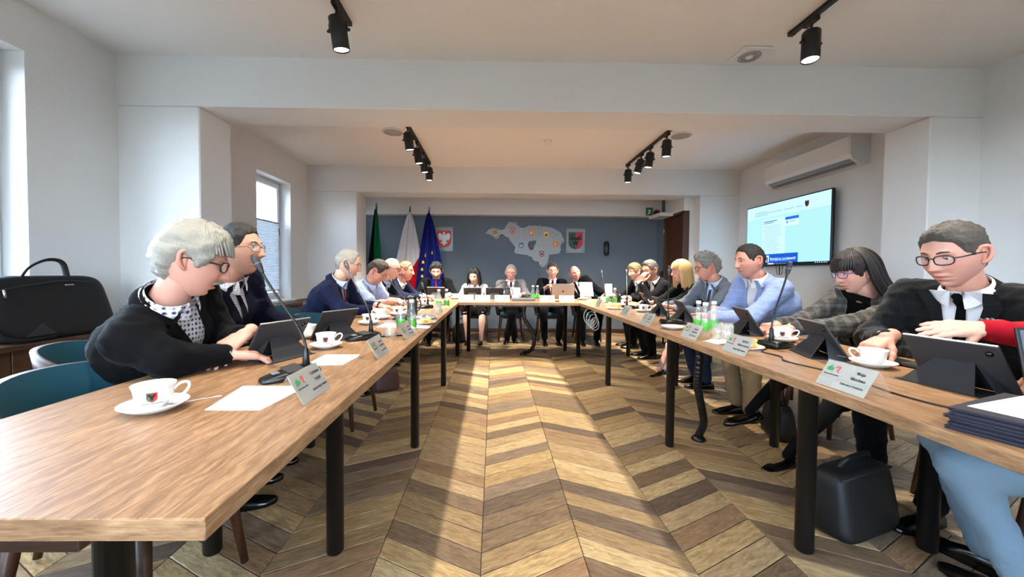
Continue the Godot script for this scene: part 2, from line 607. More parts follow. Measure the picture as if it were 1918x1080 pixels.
func build_room() -> void:
	var st := S(false)
	wall_with_holes(st, XL - 0.38, XL, -6.35, ZBACK, HC + 0.1, [[-5.5, -4.72, 0.74, 2.38], [-2.424, -1.1, 0.74, 2.48], [0.1, 1.5, 0.74, 2.48]])
	wall_with_holes(st, XL - 0.38, -2.46, ZFAR, -6.35, HC + 0.1, [[-7.08, -6.5, 0.85, 2.19]])
	struct("wall_left", st, M.wall)
	st = S(false)
	box(st, Vector3(XR, 0, -6.2), Vector3(XR + 0.3, HC + 0.1, ZBACK))
	struct("wall_right", st, M.wall)
	st = S(false)
	box(st, Vector3(3.10, 2.16, -6.84), Vector3(XR + 0.3, HC + 0.1, -6.16))
	box(st, Vector3(3.19, 0, -6.84), Vector3(XR + 0.3, 2.16, -6.16))
	struct("wall_doorside", st, M.wall)
	st = S(false)
	box(st, Vector3(3.10, 0, ZFAR), Vector3(XR + 0.3, HC + 0.1, -6.84))
	struct("wall_corner", st, M.blue_wall)
	st = S(false)
	box(st, Vector3(XL - 0.38, 0, ZFAR - 0.3), Vector3(XR + 0.3, HC + 0.1, ZFAR))
	struct("wall_far", st, M.blue_wall)
	st = S(false)
	var zb := ZBACK
	var x0 := XL - 0.38
	for h in [[-1.9, 0.1], [0.9, 2.9]]:
		box(st, Vector3(x0, 0, zb), Vector3(h[0], HC + 0.1, zb + 0.38))
		box(st, Vector3(h[0], 0, zb), Vector3(h[1], 0.74, zb + 0.38))
		box(st, Vector3(h[0], 2.48, zb), Vector3(h[1], HC + 0.1, zb + 0.38))
		x0 = h[1]
	box(st, Vector3(x0, 0, zb), Vector3(XR + 0.3, HC + 0.1, zb + 0.38))
	struct("wall_back", st, M.wall)
	window_unit("window_5", 0.0, -1.0, 1.0, 0.74, 2.48, 0.0, 0.0, Vector3(-0.9, 0, ZBACK))
	window_unit("window_6", 0.0, -1.0, 1.0, 0.74, 2.48, 0.0, 0.0, Vector3(1.9, 0, ZBACK))
	st = S(false)
	box(st, Vector3(XL - 0.38, HC, ZFAR - 0.3), Vector3(XR + 0.3, HC + 0.3, ZBACK + 0.38))
	struct("ceiling", st, M.ceiling)
	# beams with the pillars under them
	var k := 1
	for b in [[-3.367, -3.0, HB, -2.291, 3.481, -3.367], [-6.42, -5.98, 2.38, -2.143, 3.268, -6.16]]:
		st = S(false)
		bevel(st, Vector3(XL - 0.02, b[2], b[0]), Vector3(XR + 0.02, HC + 0.02, b[1]), 0.006)
		struct("trim_%d" % k, st, M.wall)
		st = S(false)
		bevel(st, Vector3(XL - 0.05, -0.02, b[0]), Vector3(b[3], b[2] + 0.003, b[1] - 0.006), 0.008)
		struct("trim_%d" % (k + 1), st, M.wall)
		st = S(false)
		bevel(st, Vector3(b[4], -0.02, b[5]), Vector3(XR + 0.05, b[2] + 0.003, b[1] - 0.006), 0.008)
		struct("trim_%d" % (k + 2), st, M.wall)
		k += 3
	# soffit boxing along the far wall and its return at the right
	st = S(false)
	bevel(st, Vector3(-2.46, 2.19, ZFAR - 0.01), Vector3(3.12, HC + 0.01, -6.98), 0.006)
	box(st, Vector3(2.86, 2.13, -6.98), Vector3(3.10, 2.19, -6.5))
	struct("trim_7", st, M.wall)
	st = S(false)
	bevel(st, Vector3(-2.46, 0, ZFAR - 0.01), Vector3(3.1, 0.075, ZFAR + 0.014), 0.004)
	struct("baseboard_far", st, M.chair_wood)
	st = S(false)
	bevel(st, Vector3(XR - 0.014, 0, -5.98), Vector3(XR + 0.01, 0.075, -3.367), 0.004)
	bevel(st, Vector3(XR - 0.014, 0, -3.0), Vector3(XR + 0.01, 0.075, ZBACK), 0.004)
	struct("baseboard_right", st, M.chair_wood)
	# windows
	window_unit("window_1", XL, -2.424, -1.1, 0.74, 2.48, 0.0, 0.0)
	window_unit("window_2", XL, -5.5, -4.72, 0.74, 2.38, 0.60, 0.0)
	window_unit("window_3", -2.46, -7.08, -6.5, 0.85, 2.19, 0.60, 4.0)
	window_unit("window_4", XL, 0.1, 1.5, 0.74, 2.48, 0.0, 0.0)
	# door
	var d := Node3D.new()
	d.name = "door_1"
	add_child(d)
	d.set_meta("kind", "structure")
	st = S(false)
	bevel(st, Vector3(3.13, 0.005, -6.80), Vector3(3.17, 2.12, -6.20), 0.004)
	uv_box_wood(d, "leaf", st, M.door_wood)
	st = S(false)
	bevel(st, Vector3(3.085, 0, -6.85), Vector3(3.19, 2.16, -6.80), 0.004)
	bevel(st, Vector3(3.085, 0, -6.20), Vector3(3.19, 2.16, -6.15), 0.004)
	bevel(st, Vector3(3.085, 2.12, -6.85), Vector3(3.19, 2.165, -6.15), 0.004)
	uv_box_wood(d, "door_frame", st, M.door_wood)
	st = S(true)
	tube(st, [Vector3(3.13, 1.03, -6.74), Vector3(3.08, 1.03, -6.74), Vector3(3.07, 1.03, -6.72), Vector3(3.07, 1.03, -6.62)], 0.010, 8)
	obj("handle", st, M.steel, d)
	for y in [0.3, 1.9]:
		st = S(true)
		tube(st, [Vector3(3.082, y - 0.04, -6.83), Vector3(3.082, y + 0.04, -6.83)], 0.007, 8)
		obj("hinge", st, M.steel, d)
	# wooden sill counter along the windows
	var parts := [[-3.0, ZBACK, "long wooden window counter carrying the black laptop bag"], [-5.98, -3.367, "wooden window counter under the pleated blind behind the seated men"]]
	for p in parts:
		var c := thing("window_counter", Vector3(-2.75, 0, (p[0] + p[1]) / 2), p[2], "counter", "window counters")
		var l: float = (p[1] - p[0]) / 2 - 0.004
		st = S(false)
		bevel(st, Vector3(-0.16, 0.68, -l), Vector3(0.15, 0.712, l), 0.003)
		uv_box_wood(c, "counter_top", st, M.shelf_wood)
		st = S(false)
		var n := int(ceil(l * 2 / 0.9))
		for i in n:
			var sp := S(false)
			var a := -l + l * 2 * i / n
			bevel(sp, Vector3(0.10, 0.03, a + 0.003), Vector3(0.12, 0.678, a + l * 2 / n - 0.003), 0.002)
			uv_box_wood(c, "front_panel", sp, M.shelf_wood)
		box(st, Vector3(0.08, 0.0, -l), Vector3(0.10, 0.66, l))
		obj("plinth", st, M.dark_grey, c)

# planar wood coordinates: grain runs along the longest side
func uv_box_wood(parent: Node, called: String, src: SurfaceTool, m: Material, along := -1) -> MeshInstance3D:
	src.generate_normals()
	var mesh := src.commit()
	return put_mesh(called, wood_uv(mesh, along), m, parent)

func wood_uv(mesh: ArrayMesh, along := -1) -> ArrayMesh:
	var arr := mesh.surface_get_arrays(0)
	var v: PackedVector3Array = arr[Mesh.ARRAY_VERTEX]
	var nn: PackedVector3Array = arr[Mesh.ARRAY_NORMAL]
	var bb := mesh.get_aabb()
	if along < 0:
		along = bb.get_longest_axis_index()
	var uv := PackedVector2Array()
	uv.resize(v.size())
	for i in v.size():
		var a := nn[i].abs().max_axis_index()
		var o := 3 - along - a if a != along else (along + 1) % 3
		var w := v[i][o] + (0.37 if a == 1 else 0.0)
		uv[i] = Vector2(v[i][along] / 1.7, w / 0.55) if a != along else Vector2(v[i][o] / 1.7, v[i][(along + 2) % 3] / 0.55)
	arr[Mesh.ARRAY_TEX_UV] = uv
	var r := ArrayMesh.new()
	r.add_surface_from_arrays(Mesh.PRIMITIVE_TRIANGLES, arr)
	return r

func window_unit(called: String, xw: float, z0: float, z1: float, y0: float, y1: float, blind: float, tilt: float, turned := Vector3.ZERO) -> void:
	var w := Node3D.new()
	w.name = called
	add_child(w)
	w.position = Vector3(xw - 0.20, y0, (z0 + z1) / 2)
	if turned != Vector3.ZERO:
		w.rotation.y = PI / 2
		w.position = turned + Vector3(0, y0, 0.20)
	w.set_meta("kind", "structure")
	var h := y1 - y0
	var l := (z1 - z0) / 2
	var st := S(false)
	var f := 0.055
	bevel(st, Vector3(-0.035, 0, -l), Vector3(0.035, h, -l + f), 0.006)
	bevel(st, Vector3(-0.035, 0, l - f), Vector3(0.035, h, l), 0.006)
	bevel(st, Vector3(-0.035, 0, -l + f), Vector3(0.035, f, l - f), 0.006)
	bevel(st, Vector3(-0.035, h - f, -l + f), Vector3(0.035, h, l - f), 0.006)
	obj("window_frame", st, M.window_frame, w)
	var t := Transform3D(Basis(Vector3(0, 0, 1), -deg_to_rad(tilt)), Vector3(0.02, f, 0))
	st = S(false)
	var a := l - f + 0.012
	var g := h - 2 * f + 0.012
	bevel(st, Vector3(0, -0.012, -a), Vector3(0.045, g, -a + f), 0.008, t)
	bevel(st, Vector3(0, -0.012, a - f), Vector3(0.045, g, a), 0.008, t)
	bevel(st, Vector3(0, -0.012, -a + f), Vector3(0.045, f - 0.012, a - f), 0.008, t)
	bevel(st, Vector3(0, g - f, -a + f), Vector3(0.045, g, a - f), 0.008, t)
	var sash := obj("sash", st, M.window_frame, w)
	st = S(false)
	box(st, Vector3(0.016, f - 0.02, -a + f - 0.006), Vector3(0.020, g - f + 0.006, a - f + 0.006), t)
	obj("pane", st, M.pane, sash)
	st = S(false)
	bevel(st, Vector3(0.045, g * 0.45, a - f * 0.65), Vector3(0.065, g * 0.45 + 0.11, a - f * 0.35), 0.005, t)
	obj("handle", st, M.window_frame, sash)
	if blind > 0.0:
		# pleated blind in the lower part of the sash, every pleat a fold
		st = S(false)
		var rows := int(g * blind / 0.022)
		for i in rows:
			var ya := f + 0.02 + i * 0.022
			var za := -a + f - 0.012
			var zb := a - f + 0.012
			quad(st, t * Vector3(0.052, ya, zb), t * Vector3(0.052, ya, za), t * Vector3(0.066, ya + 0.011, za), t * Vector3(0.066, ya + 0.011, zb))
			quad(st, t * Vector3(0.066, ya + 0.011, zb), t * Vector3(0.066, ya + 0.011, za), t * Vector3(0.052, ya + 0.022, za), t * Vector3(0.052, ya + 0.022, zb))
		var b := obj("pleated_blind", st, M.blind, w)
		st = S(false)
		for y in [f + 0.004, f + 0.02 + rows * 0.022]:
			bevel(st, Vector3(0.048, y, -a + f - 0.015), Vector3(0.07, y + 0.016, a - f + 0.015), 0.004, t)
		obj("blind_rail", st, M.light_grey, b)
		st = S(true)
		tube(st, [t * Vector3(0.07, g * 0.6, -a + f + 0.03), t * Vector3(0.085, g * 0.6, -a + f + 0.03), t * Vector3(0.09, g * 0.6 - 0.10, -a + f + 0.03)], 0.004, 6)
		obj("blind_grip", st, M.dark_grey, b)
	# inner sill board
	st = S(false)
	bevel(st, Vector3(0.035, -0.03, -l - 0.02), Vector3(0.26, -0.002, l + 0.02), 0.004)
	obj("window_sill", st, M.window_frame, w)

# ---------------------------------------------------------------- floor of chevron tiles
const BAND := 0.4105
const PITCH := 0.1145
const RISE := 0.21

func tile_mesh(mirror: bool) -> ArrayMesh:
	# parallelogram from x 0..BAND; far edge rises by -RISE (towards -z) when not mirrored
	var st := S(false)
	var gap := 0.0016
	var r := RISE if mirror else -RISE
	var z0 := 0.0 if not mirror else -RISE
	var top := []
	var bot := []
	for q in [[gap, 0.0], [BAND - gap, 1.0]]:
		var zc: float = z0 + r * (q[0] / BAND)
		top.append(Vector3(q[0], 0, zc - gap * 1.5))
		bot.append(Vector3(q[0], 0, zc - PITCH + gap * 1.5))
	var ch := 0.0022
	var lo := [top[0], top[1], bot[1], bot[0]]
	var c: Vector3 = (lo[0] + lo[1] + lo[2] + lo[3]) / 4
	var hi := []
	for p in lo:
		hi.append(Vector3(p.x - signf(p.x - c.x) * ch, 0, p.z + (-ch if p == lo[0] or p == lo[1] else ch)))
	var d := Vector3(BAND, 0, r).normalized()
	var n := Vector3(-d.z, 0, d.x)
	var f := func(p: Vector3) -> Vector2:
		return Vector2(p.dot(d) / 0.62, p.dot(n) / 0.21)
	var Y0 := Vector3(0, -0.0018, 0)
	quaduv(st, hi[0], hi[1], hi[2], hi[3], f.call(hi[0]), f.call(hi[1]), f.call(hi[2]), f.call(hi[3]))
	for i in 4:
		var j := (i + 1) % 4
		quaduv(st, lo[i] + Y0, lo[j] + Y0, hi[j], hi[i], f.call(lo[i]), f.call(lo[j]), f.call(hi[j]), f.call(hi[i]))
		var dn := Vector3(0, -0.008, 0)
		quaduv(st, lo[i] + dn, lo[j] + dn, lo[j] + Y0, lo[i] + Y0, f.call(lo[i]), f.call(lo[j]), f.call(lo[j]), f.call(lo[i]))
	st.generate_normals()
	return st.commit()

func build_floor() -> void:
	var fl := Node3D.new()
	fl.name = "floor"
	add_child(fl)
	fl.set_meta("kind", "structure")
	var st := S(false)
	box(st, Vector3(XL - 0.38, -0.12, ZFAR - 0.3), Vector3(XR + 0.3, -0.004, ZBACK + 0.38))
	obj("screed", st, M.grout, fl)
	var tones := [Color(0.80, 0.68, 0.49), Color(0.74, 0.62, 0.45), Color(0.68, 0.57, 0.42), Color(0.84, 0.73, 0.55), Color(0.56, 0.47, 0.37), Color(0.60, 0.52, 0.43), Color(0.48, 0.41, 0.345), Color(0.67, 0.54, 0.41), Color(0.77, 0.66, 0.50)]
	var weights := [0, 1, 2, 3, 4, 5, 6, 7, 8, 5, 4, 2, 3, 8, 0]
	var mats := []
	for i in tones.size() * 2:
		var m := mat("tile_%d" % i, tones[i % tones.size()], 0.40)
		m.albedo_texture = M.floor_grain
		m.uv1_offset = Vector3(fmod(i * 0.37, 1.0), fmod(i * 0.61, 1.0), 0)
		m.metallic_specular = 0.4
		mats.append(m)
	var sm := mat("tiles_rest", Color.WHITE, 0.40)
	sm.albedo_texture = M.floor_grain
	sm.vertex_color_use_as_albedo = true
	sm.metallic_specular = 0.4
	var meshes := [tile_mesh(false), tile_mesh(true)]
	var all := []
	var b0 := int(floor((XL - 0.1 + 0.04) / BAND))
	var b1 := int(ceil((XR + 0.1 + 0.04) / BAND))
	for b in range(b0, b1):
		var x := -0.04 + b * BAND
		var mir: bool = posmod(b, 2) == 1
		var n0 := int(floor((-1.389 - ZBACK) / PITCH)) - 2
		var n1 := int(ceil((-1.389 - ZFAR) / PITCH)) + 2
		for n in range(n0, n1):
			var z := -1.389 - n * PITCH
			var cx := x + BAND / 2
			var cz := z - PITCH / 2 - RISE / 2
			if cz < ZFAR - 0.05 or cz > ZBACK + 0.05:
				continue
			var seen := cz < -1.15 and absf(cx - 0.0) < 1.45 * -cz and cx > -2.9
			all.append([(-cz + absf(cx - 0.34) * 0.7) if seen else 1000.0 - cz, x, z, mir, weights[rng.randi() % weights.size()]])
	all.sort_custom(func(p, q): return p[0] < q[0])
	var far := S(false)
	var arrs := [meshes[0].surface_get_arrays(0), meshes[1].surface_get_arrays(0)]
	for i in all.size():
		var a: Array = all[i]
		if i < 300:
			var o := put_mesh("tile", meshes[1 if a[3] else 0], mats[a[4] + (tones.size() if rng.randf() < 0.5 else 0)], fl)
			o.position = Vector3(a[1], rng.randf_range(-0.0004, 0.0004), a[2])
		else:
			var arr: Array = arrs[1 if a[3] else 0]
			var v: PackedVector3Array = arr[Mesh.ARRAY_VERTEX]
			var uv: PackedVector2Array = arr[Mesh.ARRAY_TEX_UV]
			var nn: PackedVector3Array = arr[Mesh.ARRAY_NORMAL]
			var off := Vector3(a[1], 0, a[2])
			var uo := Vector2(rng.randf(), rng.randf())
			var col: Color = tones[a[4]].srgb_to_linear()
			for k in v.size():
				far.set_color(col)
				far.set_uv(uv[k] + uo)
				far.set_normal(nn[k])
				far.add_vertex(v[k] + off)
	var rest := put_mesh("tiles", far.commit(), sm, fl)
	rest.set_meta("kind", "stuff")

# ---------------------------------------------------------------- ceiling
func spot_lamp(at: Vector3, aim: Vector3, label: String, energy: float) -> void:
	# at: where the adapter meets the track, aim: direction of the beam
	var r := thing("track_spotlight", at, label, "spotlight", "black spotlights on the ceiling tracks")
	var st := S(false)
	bevel(st, Vector3(-0.016, -0.03, -0.05), Vector3(0.016, 0.0, 0.05), 0.004)
	obj("adapter", st, M.lamp_black, r)
	var d := aim.normalized()
	var x := d.cross(Vector3(0, 0, 1)).normalized()
	var z := x.cross(d)
	var piv := Vector3(0, -0.075, 0)
	st = S(true)
	tube(st, [Vector3(0, -0.03, 0), Vector3(0, -0.05, 0)], 0.008, 8)
	var arch := []
	for i in 9:
		var a := PI * i / 8
		arch.append(piv + d * 0.075 - d * sin(a) * 0.095 + x * cos(a) * 0.056)
	tube(st, arch, 0.0045, 6)
	obj("bracket", st, M.lamp_black, r)
	var b := Basis(x, -d, z)
	var t := Transform3D(b, piv)
	st = S(true)
	lathe(st, [Vector2(0, 0.0), Vector2(0.046, -0.002), Vector2(0.05, -0.008), Vector2(0.05, -0.185), Vector2(0.047, -0.188), Vector2(0.046, -0.176), Vector2(0.0, -0.176)], 28, t)
	obj("housing", st, M.lamp_black, r)
	for s in [-1.0, 1.0]:
		st = S(true)
		tube(st, [piv + d * 0.075 + x * s * 0.048, piv + d * 0.075 + x * s * 0.064], 0.010, 10)
		obj("knob", st, M.lamp_black, r)
	st = S(true)
	lathe(st, [Vector2(0, -0.1802), Vector2(0.045, -0.1802), Vector2(0.045, -0.1790), Vector2(0, -0.1790)], 28, t, false)
	obj("lens", st, M.lamp_glow, r)
	var l := SpotLight3D.new()
	l.name = "beam"
	l.light_color = Color(1.0, 0.955, 0.885)
	l.light_energy = energy
	l.light_size = 0.035
	l.spot_angle = 58.0
	l.spot_angle_attenuation = 0.9
	l.spot_range = 14.0
	l.spot_attenuation = 2.0
	l.shadow_enabled = true
	r.add_child(l)
	l.position = piv + d * 0.19
	l.look_at_from_position(at + piv + d * 0.19, at + piv + d * 1.2, Vector3(0, 0, 1))

func build_ceiling_things() -> void:
	var g := mat("lamp_glow", Color(1, 0.97, 0.92), 0.5)
	g.emission_enabled = true
	g.emission = Color(1.0, 0.95, 0.88)
	g.emission_energy_multiplier = 3.0
	var k := 0
	for tr in [[-0.965, -2.55, 0.1, "left"], [2.01, -2.58, 0.1, "right"], [-0.965, -5.72, -3.6, "left"], [2.0, -5.72, -3.6, "right"]]:
		var t := thing("lighting_track", Vector3(tr[0], HC, (tr[1] + tr[2]) / 2), "black ceiling track rail %s on the %s" % ["before the first beam" if k < 2 else "between the two beams", tr[3]], "track rail", "ceiling lighting tracks")
		var l: float = absf(tr[2] - tr[1]) / 2
		var st := S(false)
		bevel(st, Vector3(-0.018, -0.028, -l), Vector3(0.018, 0.0, l), 0.003)
		obj("rail", st, M.lamp_black, t)
		for s in [-1.0, 1.0]:
			st = S(false)
			bevel(st, Vector3(-0.019, -0.03, s * l - 0.018), Vector3(0.019, 0.0, s * l + 0.018), 0.003)
			obj("end_cap", st, M.lamp_black, t)
		k += 1
	var E := 3.1
	var pos := ["nearest", "second", "third", "farthest"]
	spot_lamp(Vector3(-0.965, HC - 0.028, -2.36), Vector3(0.10, -1, -0.16), "large black spotlight hanging from the near left ceiling track", E)
	spot_lamp(Vector3(2.01, HC - 0.028, -2.42), Vector3(-0.06, -1, 0.06), "large black spotlight hanging from the near right ceiling track", E)
	for z in [-1.2, 0.0]:
		spot_lamp(Vector3(-0.965, HC - 0.028, z), Vector3(0.05, -1, -0.1), "black spotlight on the near left track above the viewer", E * 0.5)
		spot_lamp(Vector3(2.01, HC - 0.028, z), Vector3(-0.05, -1, -0.1), "black spotlight on the near right track above the viewer", E * 0.5)
	var lz := [-4.27, -4.80, -5.22, -5.67]
	var rz := [-4.40, -4.86, -5.16, -5.66]
	for i in 4:
		spot_lamp(Vector3(-0.965, HC - 0.028, lz[i]), Vector3([0.12, 0.12, 0.10, 0.02][i], -1, [-0.10, -0.06, -0.06, -0.02][i]), "black spotlight, %s of the four on the middle left track" % pos[i], E * 1.3)
		spot_lamp(Vector3(2.0, HC - 0.028, rz[i]), Vector3([-0.02, -0.14, -0.30, -0.02][i], -1, [-0.05, -0.05, -0.06, -0.03][i]), "black spotlight, %s of the four on the middle right track" % pos[i], E * 1.3)
	# smoke detector
	var sd := thing("smoke_detector", Vector3(0.668, HC, -4.77), "small round white smoke detector on the middle ceiling", "smoke detector")
	var st := S(true)
	lathe(st, [Vector2(0, -0.018), Vector2(0.05, -0.018), Vector2(0.055, -0.012), Vector2(0.055, 0)], 24)
	obj("base", st, M.white_plastic, sd)
	st = S(true)
	lathe(st, [Vector2(0, -0.052), Vector2(0.022, -0.05), Vector2(0.032, -0.038), Vector2(0.034, -0.030), Vector2(0.042, -0.026), Vector2(0.044, -0.018)], 24)
	obj("sensor_head", st, M.white_plastic, sd)
	# ceiling loudspeakers near the first beam
	for s in [[-1.19, "left"], [2.22, "right"]]:
		var sp := thing("ceiling_speaker", Vector3(s[0], HC, -4.52), "shallow round white ceiling speaker beside the middle %s track" % s[1], "speaker", "ceiling speakers")
		st = S(true)
		lathe(st, [Vector2(0, -0.026), Vector2(0.07, -0.022), Vector2(0.10, -0.012), Vector2(0.115, 0)], 28)
		obj("grille", st, M.light_grey, sp)
		st = S(true)
		lathe(st, [Vector2(0.112, -0.012), Vector2(0.125, -0.010), Vector2(0.128, 0)], 28)
		obj("rim", st, M.white_plastic, sp)
	# square extractor vent
	var v := thing("air_vent", Vector3(1.91, HC, -2.86), "square white ceiling air vent with a round louvre before the beam", "vent")
	st = S(false)
	bevel(st, Vector3(-0.11, -0.014, -0.11), Vector3(0.11, 0, 0.11), 0.005)
	obj("cover_plate", st, M.white_plastic, v)
	for i in 3:
		st = S(true)
		var r := 0.075 - i * 0.018
		lathe(st, [Vector2(r - 0.006, -0.015), Vector2(r - 0.006, -0.022), Vector2(r, -0.022), Vector2(r + 0.002, -0.015)], 28)
		obj("louvre_ring", st, M.light_grey, v)
	st = S(true)
	lathe(st, [Vector2(0, -0.026), Vector2(0.026, -0.024), Vector2(0.030, -0.014)], 20)
	obj("louvre_disc", st, M.white_plastic, v)

# ---------------------------------------------------------------- things on the walls
func xf(at: Vector3, yaw := 0.0, pitch := 0.0, roll := 0.0) -> Transform3D:
	return Transform3D(Basis.from_euler(Vector3(pitch, yaw, roll)), at)

func shield_poly(w: float, h: float, c := Vector2.ZERO) -> PackedVector2Array:
	var p := PackedVector2Array()
	p.append(c + Vector2(-w / 2, h / 2))
	p.append(c + Vector2(-w / 2, -h * 0.12))
	for i in 9:
		var a := PI + PI * i / 8.0
		p.append(c + Vector2(cos(a) * w / 2, -h * 0.12 + sin(a) * h * 0.38))
	p.append(c + Vector2(w / 2, h / 2))
	return p

func flat_part(called: String, poly: PackedVector2Array, z0: float, z1: float, m: Material, parent: Node) -> MeshInstance3D:
	var st := S(false)
	prism(st, poly, z0, z1)
	return obj(called, st, m, parent)

func rect(x0: float, y0: float, x1: float, y1: float) -> PackedVector2Array:
	return PackedVector2Array([Vector2(x0, y0), Vector2(x1, y0), Vector2(x1, y1), Vector2(x0, y1)])

func poly(pts: Array, s := 1.0, o := Vector2.ZERO) -> PackedVector2Array:
	var p := PackedVector2Array()
	for i in range(0, pts.size(), 2):
		p.append(o + Vector2(pts[i], pts[i + 1]) * s)
	return p

func mirrored(half: Array, s := 1.0, o := Vector2.ZERO) -> PackedVector2Array:
	# half outline from top centre down the right side to bottom centre
	var p := poly(half, s, o)
	for i in range(half.size() - 4, 0, -2):
		p.append(o + Vector2(-half[i], half[i + 1]) * s)
	return p

func studs(parent: Node, pts: Array, z: float, r := 0.011) -> void:
	for p in pts:
		var st := S(true)
		lathe(st, [Vector2(0, 0.018), Vector2(r * 0.8, 0.016), Vector2(r, 0.012), Vector2(r, -z)], 14, Transform3D(Basis(Vector3.RIGHT, PI / 2), Vector3(p.x, p.y, z)))
		obj("stud", st, M.steel, parent)

func bull_head(s: float, o: Vector2) -> PackedVector2Array:
	return mirrored([0, 0.22, 0.10, 0.24, 0.20, 0.26, 0.34, 0.42, 0.36, 0.30, 0.30, 0.17, 0.46, 0.14, 0.36, 0.05, 0.22, 0.06, 0.19, -0.10, 0.13, -0.28, 0.10, -0.42, 0.0, -0.46], s, o)

func build_wall_things() -> void:
	var st: SurfaceTool
	# air conditioner
	var ac := thing("air_conditioner", Vector3(XR, 2.29, -4.52), "white split air conditioner mounted high above the television", "air conditioner", "", -PI / 2)
	st = S(false)
	var side := poly([0, 0.0, 0.10, 0.0, 0.19, 0.055, 0.215, 0.10, 0.215, 0.27, 0.19, 0.30, 0.0, 0.30])
	prism(st, side, -0.62, 0.62, Transform3D(Basis(Vector3(0, 0, 1), Vector3.UP, Vector3(-1, 0, 0)), Vector3.ZERO))
	obj("housing", st, M.white_plastic, ac)
	st = S(false)
	bevel(st, Vector3(-0.60, 0.105, 0.213), Vector3(0.60, 0.285, 0.222), 0.006)
	obj("front_panel", st, M.white_plastic, ac)
	var slope := Basis(Vector3.RIGHT, 0.55)
	st = S(false)
	bevel(st, Vector3(-0.585, -0.006, -0.05), Vector3(0.585, 0.006, 0.05), 0.004, Transform3D(Basis(Vector3.RIGHT, -0.55), Vector3(0, 0.030, 0.150)))
	obj("air_flap", st, M.ac_grey, ac)
	st = S(false)
	bevel(st, Vector3(-0.50, -0.009, -0.002), Vector3(0.585, 0.0, 0.002), 0.001, Transform3D(Basis(Vector3.RIGHT, -0.55), Vector3(0, 0.022, 0.140)))
	obj("flap_slit", st, M.dark_grey, ac)
	# television
	var tv := thing("television", Vector3(3.78, 1.25, -4.91), "large wall television showing a light blue agenda page", "television", "", -PI / 2)
	st = S(false)
	bevel(st, Vector3(-0.715, 0, -0.035), Vector3(0.715, 0.86, 0.0), 0.005)
	obj("bezel", st, M.black_plastic, tv)
	st = S(false)
	box(st, Vector3(-0.3, 0.2, -0.11), Vector3(0.3, 0.62, -0.034))
	obj("wall_bracket", st, M.black_plastic, tv)
	st = S(false)
	quaduv(st, Vector3(-0.70, 0.02, 0.0012), Vector3(0.70, 0.02, 0.0012), Vector3(0.70, 0.845, 0.0012), Vector3(-0.70, 0.845, 0.0012), Vector2(0, 1), Vector2(1, 1), Vector2(1, 0), Vector2(0, 0))
	var sm := mat("screen_page", Color(0.02, 0.02, 0.02), 0.2)
	sm.emission_enabled = true
	sm.emission = Color.BLACK
	sm.emission_texture = screen_image()
	sm.emission_energy_multiplier = 0.9
	var scr := obj("screen", st, sm, tv)
	var wt := mat("screen_white", Color(0.9, 0.95, 1.0), 0.5)
	wt.emission_enabled = true
	wt.emission = Color(0.75, 0.87, 1.0)
	wt.emission_energy_multiplier = 0.6
	text("lettering", "Remigiusz Leciejewski", 0.045, wt, scr, Transform3D(Basis.IDENTITY, Vector3(0.0, 0.095, 0.002)))
	flat_part("crest_print", poly([-0.03, 0.035, 0, 0.035, 0, -0.04, -0.022, -0.025, -0.03, 0], 1.0, Vector2(0.37, 0.745)), 0.0014, 0.002, M.crest_green, scr)
	flat_part("crest_print", poly([0, 0.035, 0.03, 0.035, 0.03, 0, 0.022, -0.025, 0, -0.04], 1.0, Vector2(0.37, 0.745)), 0.0014, 0.002, M.crest_red, scr)
	st = S(true)
	for k in 2:
		tube(st, bez(Vector3(-0.16 + k * 0.06, 0.01, -0.04), Vector3(-0.17 + k * 0.03, -0.16, -0.05), Vector3(-0.07 + k * 0.03, -0.16, -0.05), Vector3(-0.10 + k * 0.05, 0.01, -0.04), 10), 0.004, 6)
	obj("cable", st, M.black_cable, tv)
	var al := AreaLight3D.new()
	al.name = "screen_light"
	al.area_size = Vector2(1.38, 0.8)
	al.light_color = Color(0.62, 0.82, 1.0)
	al.light_energy = 0.25
	al.shadow_enabled = true
	tv.add_child(al)
	al.position = Vector3(0, 0.43, 0.02)
	al.rotation.y = PI
	# map of the county on the far wall
	var zf := ZFAR
	var mp := thing("county_map_plaque", Vector3(0.576, 1.704, zf + 0.002), "grey cut out county map with seven small coats of arms", "map")
	var k := 0.001266
	var c0 := Vector2(650, 430)
	var out := [65, 310, 130, 235, 190, 215, 250, 235, 300, 248, 345, 240, 375, 195, 400, 150, 430, 125, 480, 130, 500, 140, 545, 110, 520, 145, 560, 180, 590, 210, 650, 215, 690, 195, 730, 170, 760, 185, 800, 175, 850, 185, 880, 170, 900, 185, 960, 190, 1060, 205, 1130, 240, 1200, 285, 1220, 340, 1250, 380, 1255, 420, 1210, 440, 1190, 490, 1200, 540, 1170, 590, 1100, 600, 1060, 610, 1030, 600, 1010, 680, 1000, 740, 960, 780, 920, 800, 880, 760, 870, 710, 820, 710, 780, 680, 770, 640, 753, 640, 753, 541, 790, 540, 800, 480, 825, 450, 830, 395, 755, 405, 720, 420, 700, 470, 720, 500, 735, 540, 751, 541, 751, 640, 720, 640, 715, 620, 600, 605, 510, 590, 505, 560, 520, 500, 470, 440, 430, 390, 420, 360, 370, 345, 330, 310, 290, 315, 270, 370, 230, 380, 180, 340, 130, 310]
	var op := PackedVector2Array()
	for i in range(0, out.size(), 2):
		op.append(Vector2(out[i] - c0.x, c0.y - out[i + 1]) * k)
	flat_part("map_plate", op, 0.022, 0.030, M.acryl_map, mp)
	var sp := []
	for q in [[230, 358], [490, 147], [868, 220], [908, 193], [1140, 315], [1115, 328], [1075, 350], [1225, 408], [553, 488], [540, 566], [915, 768]]:
		sp.append(Vector2(q[0] - c0.x, c0.y - q[1]) * k)
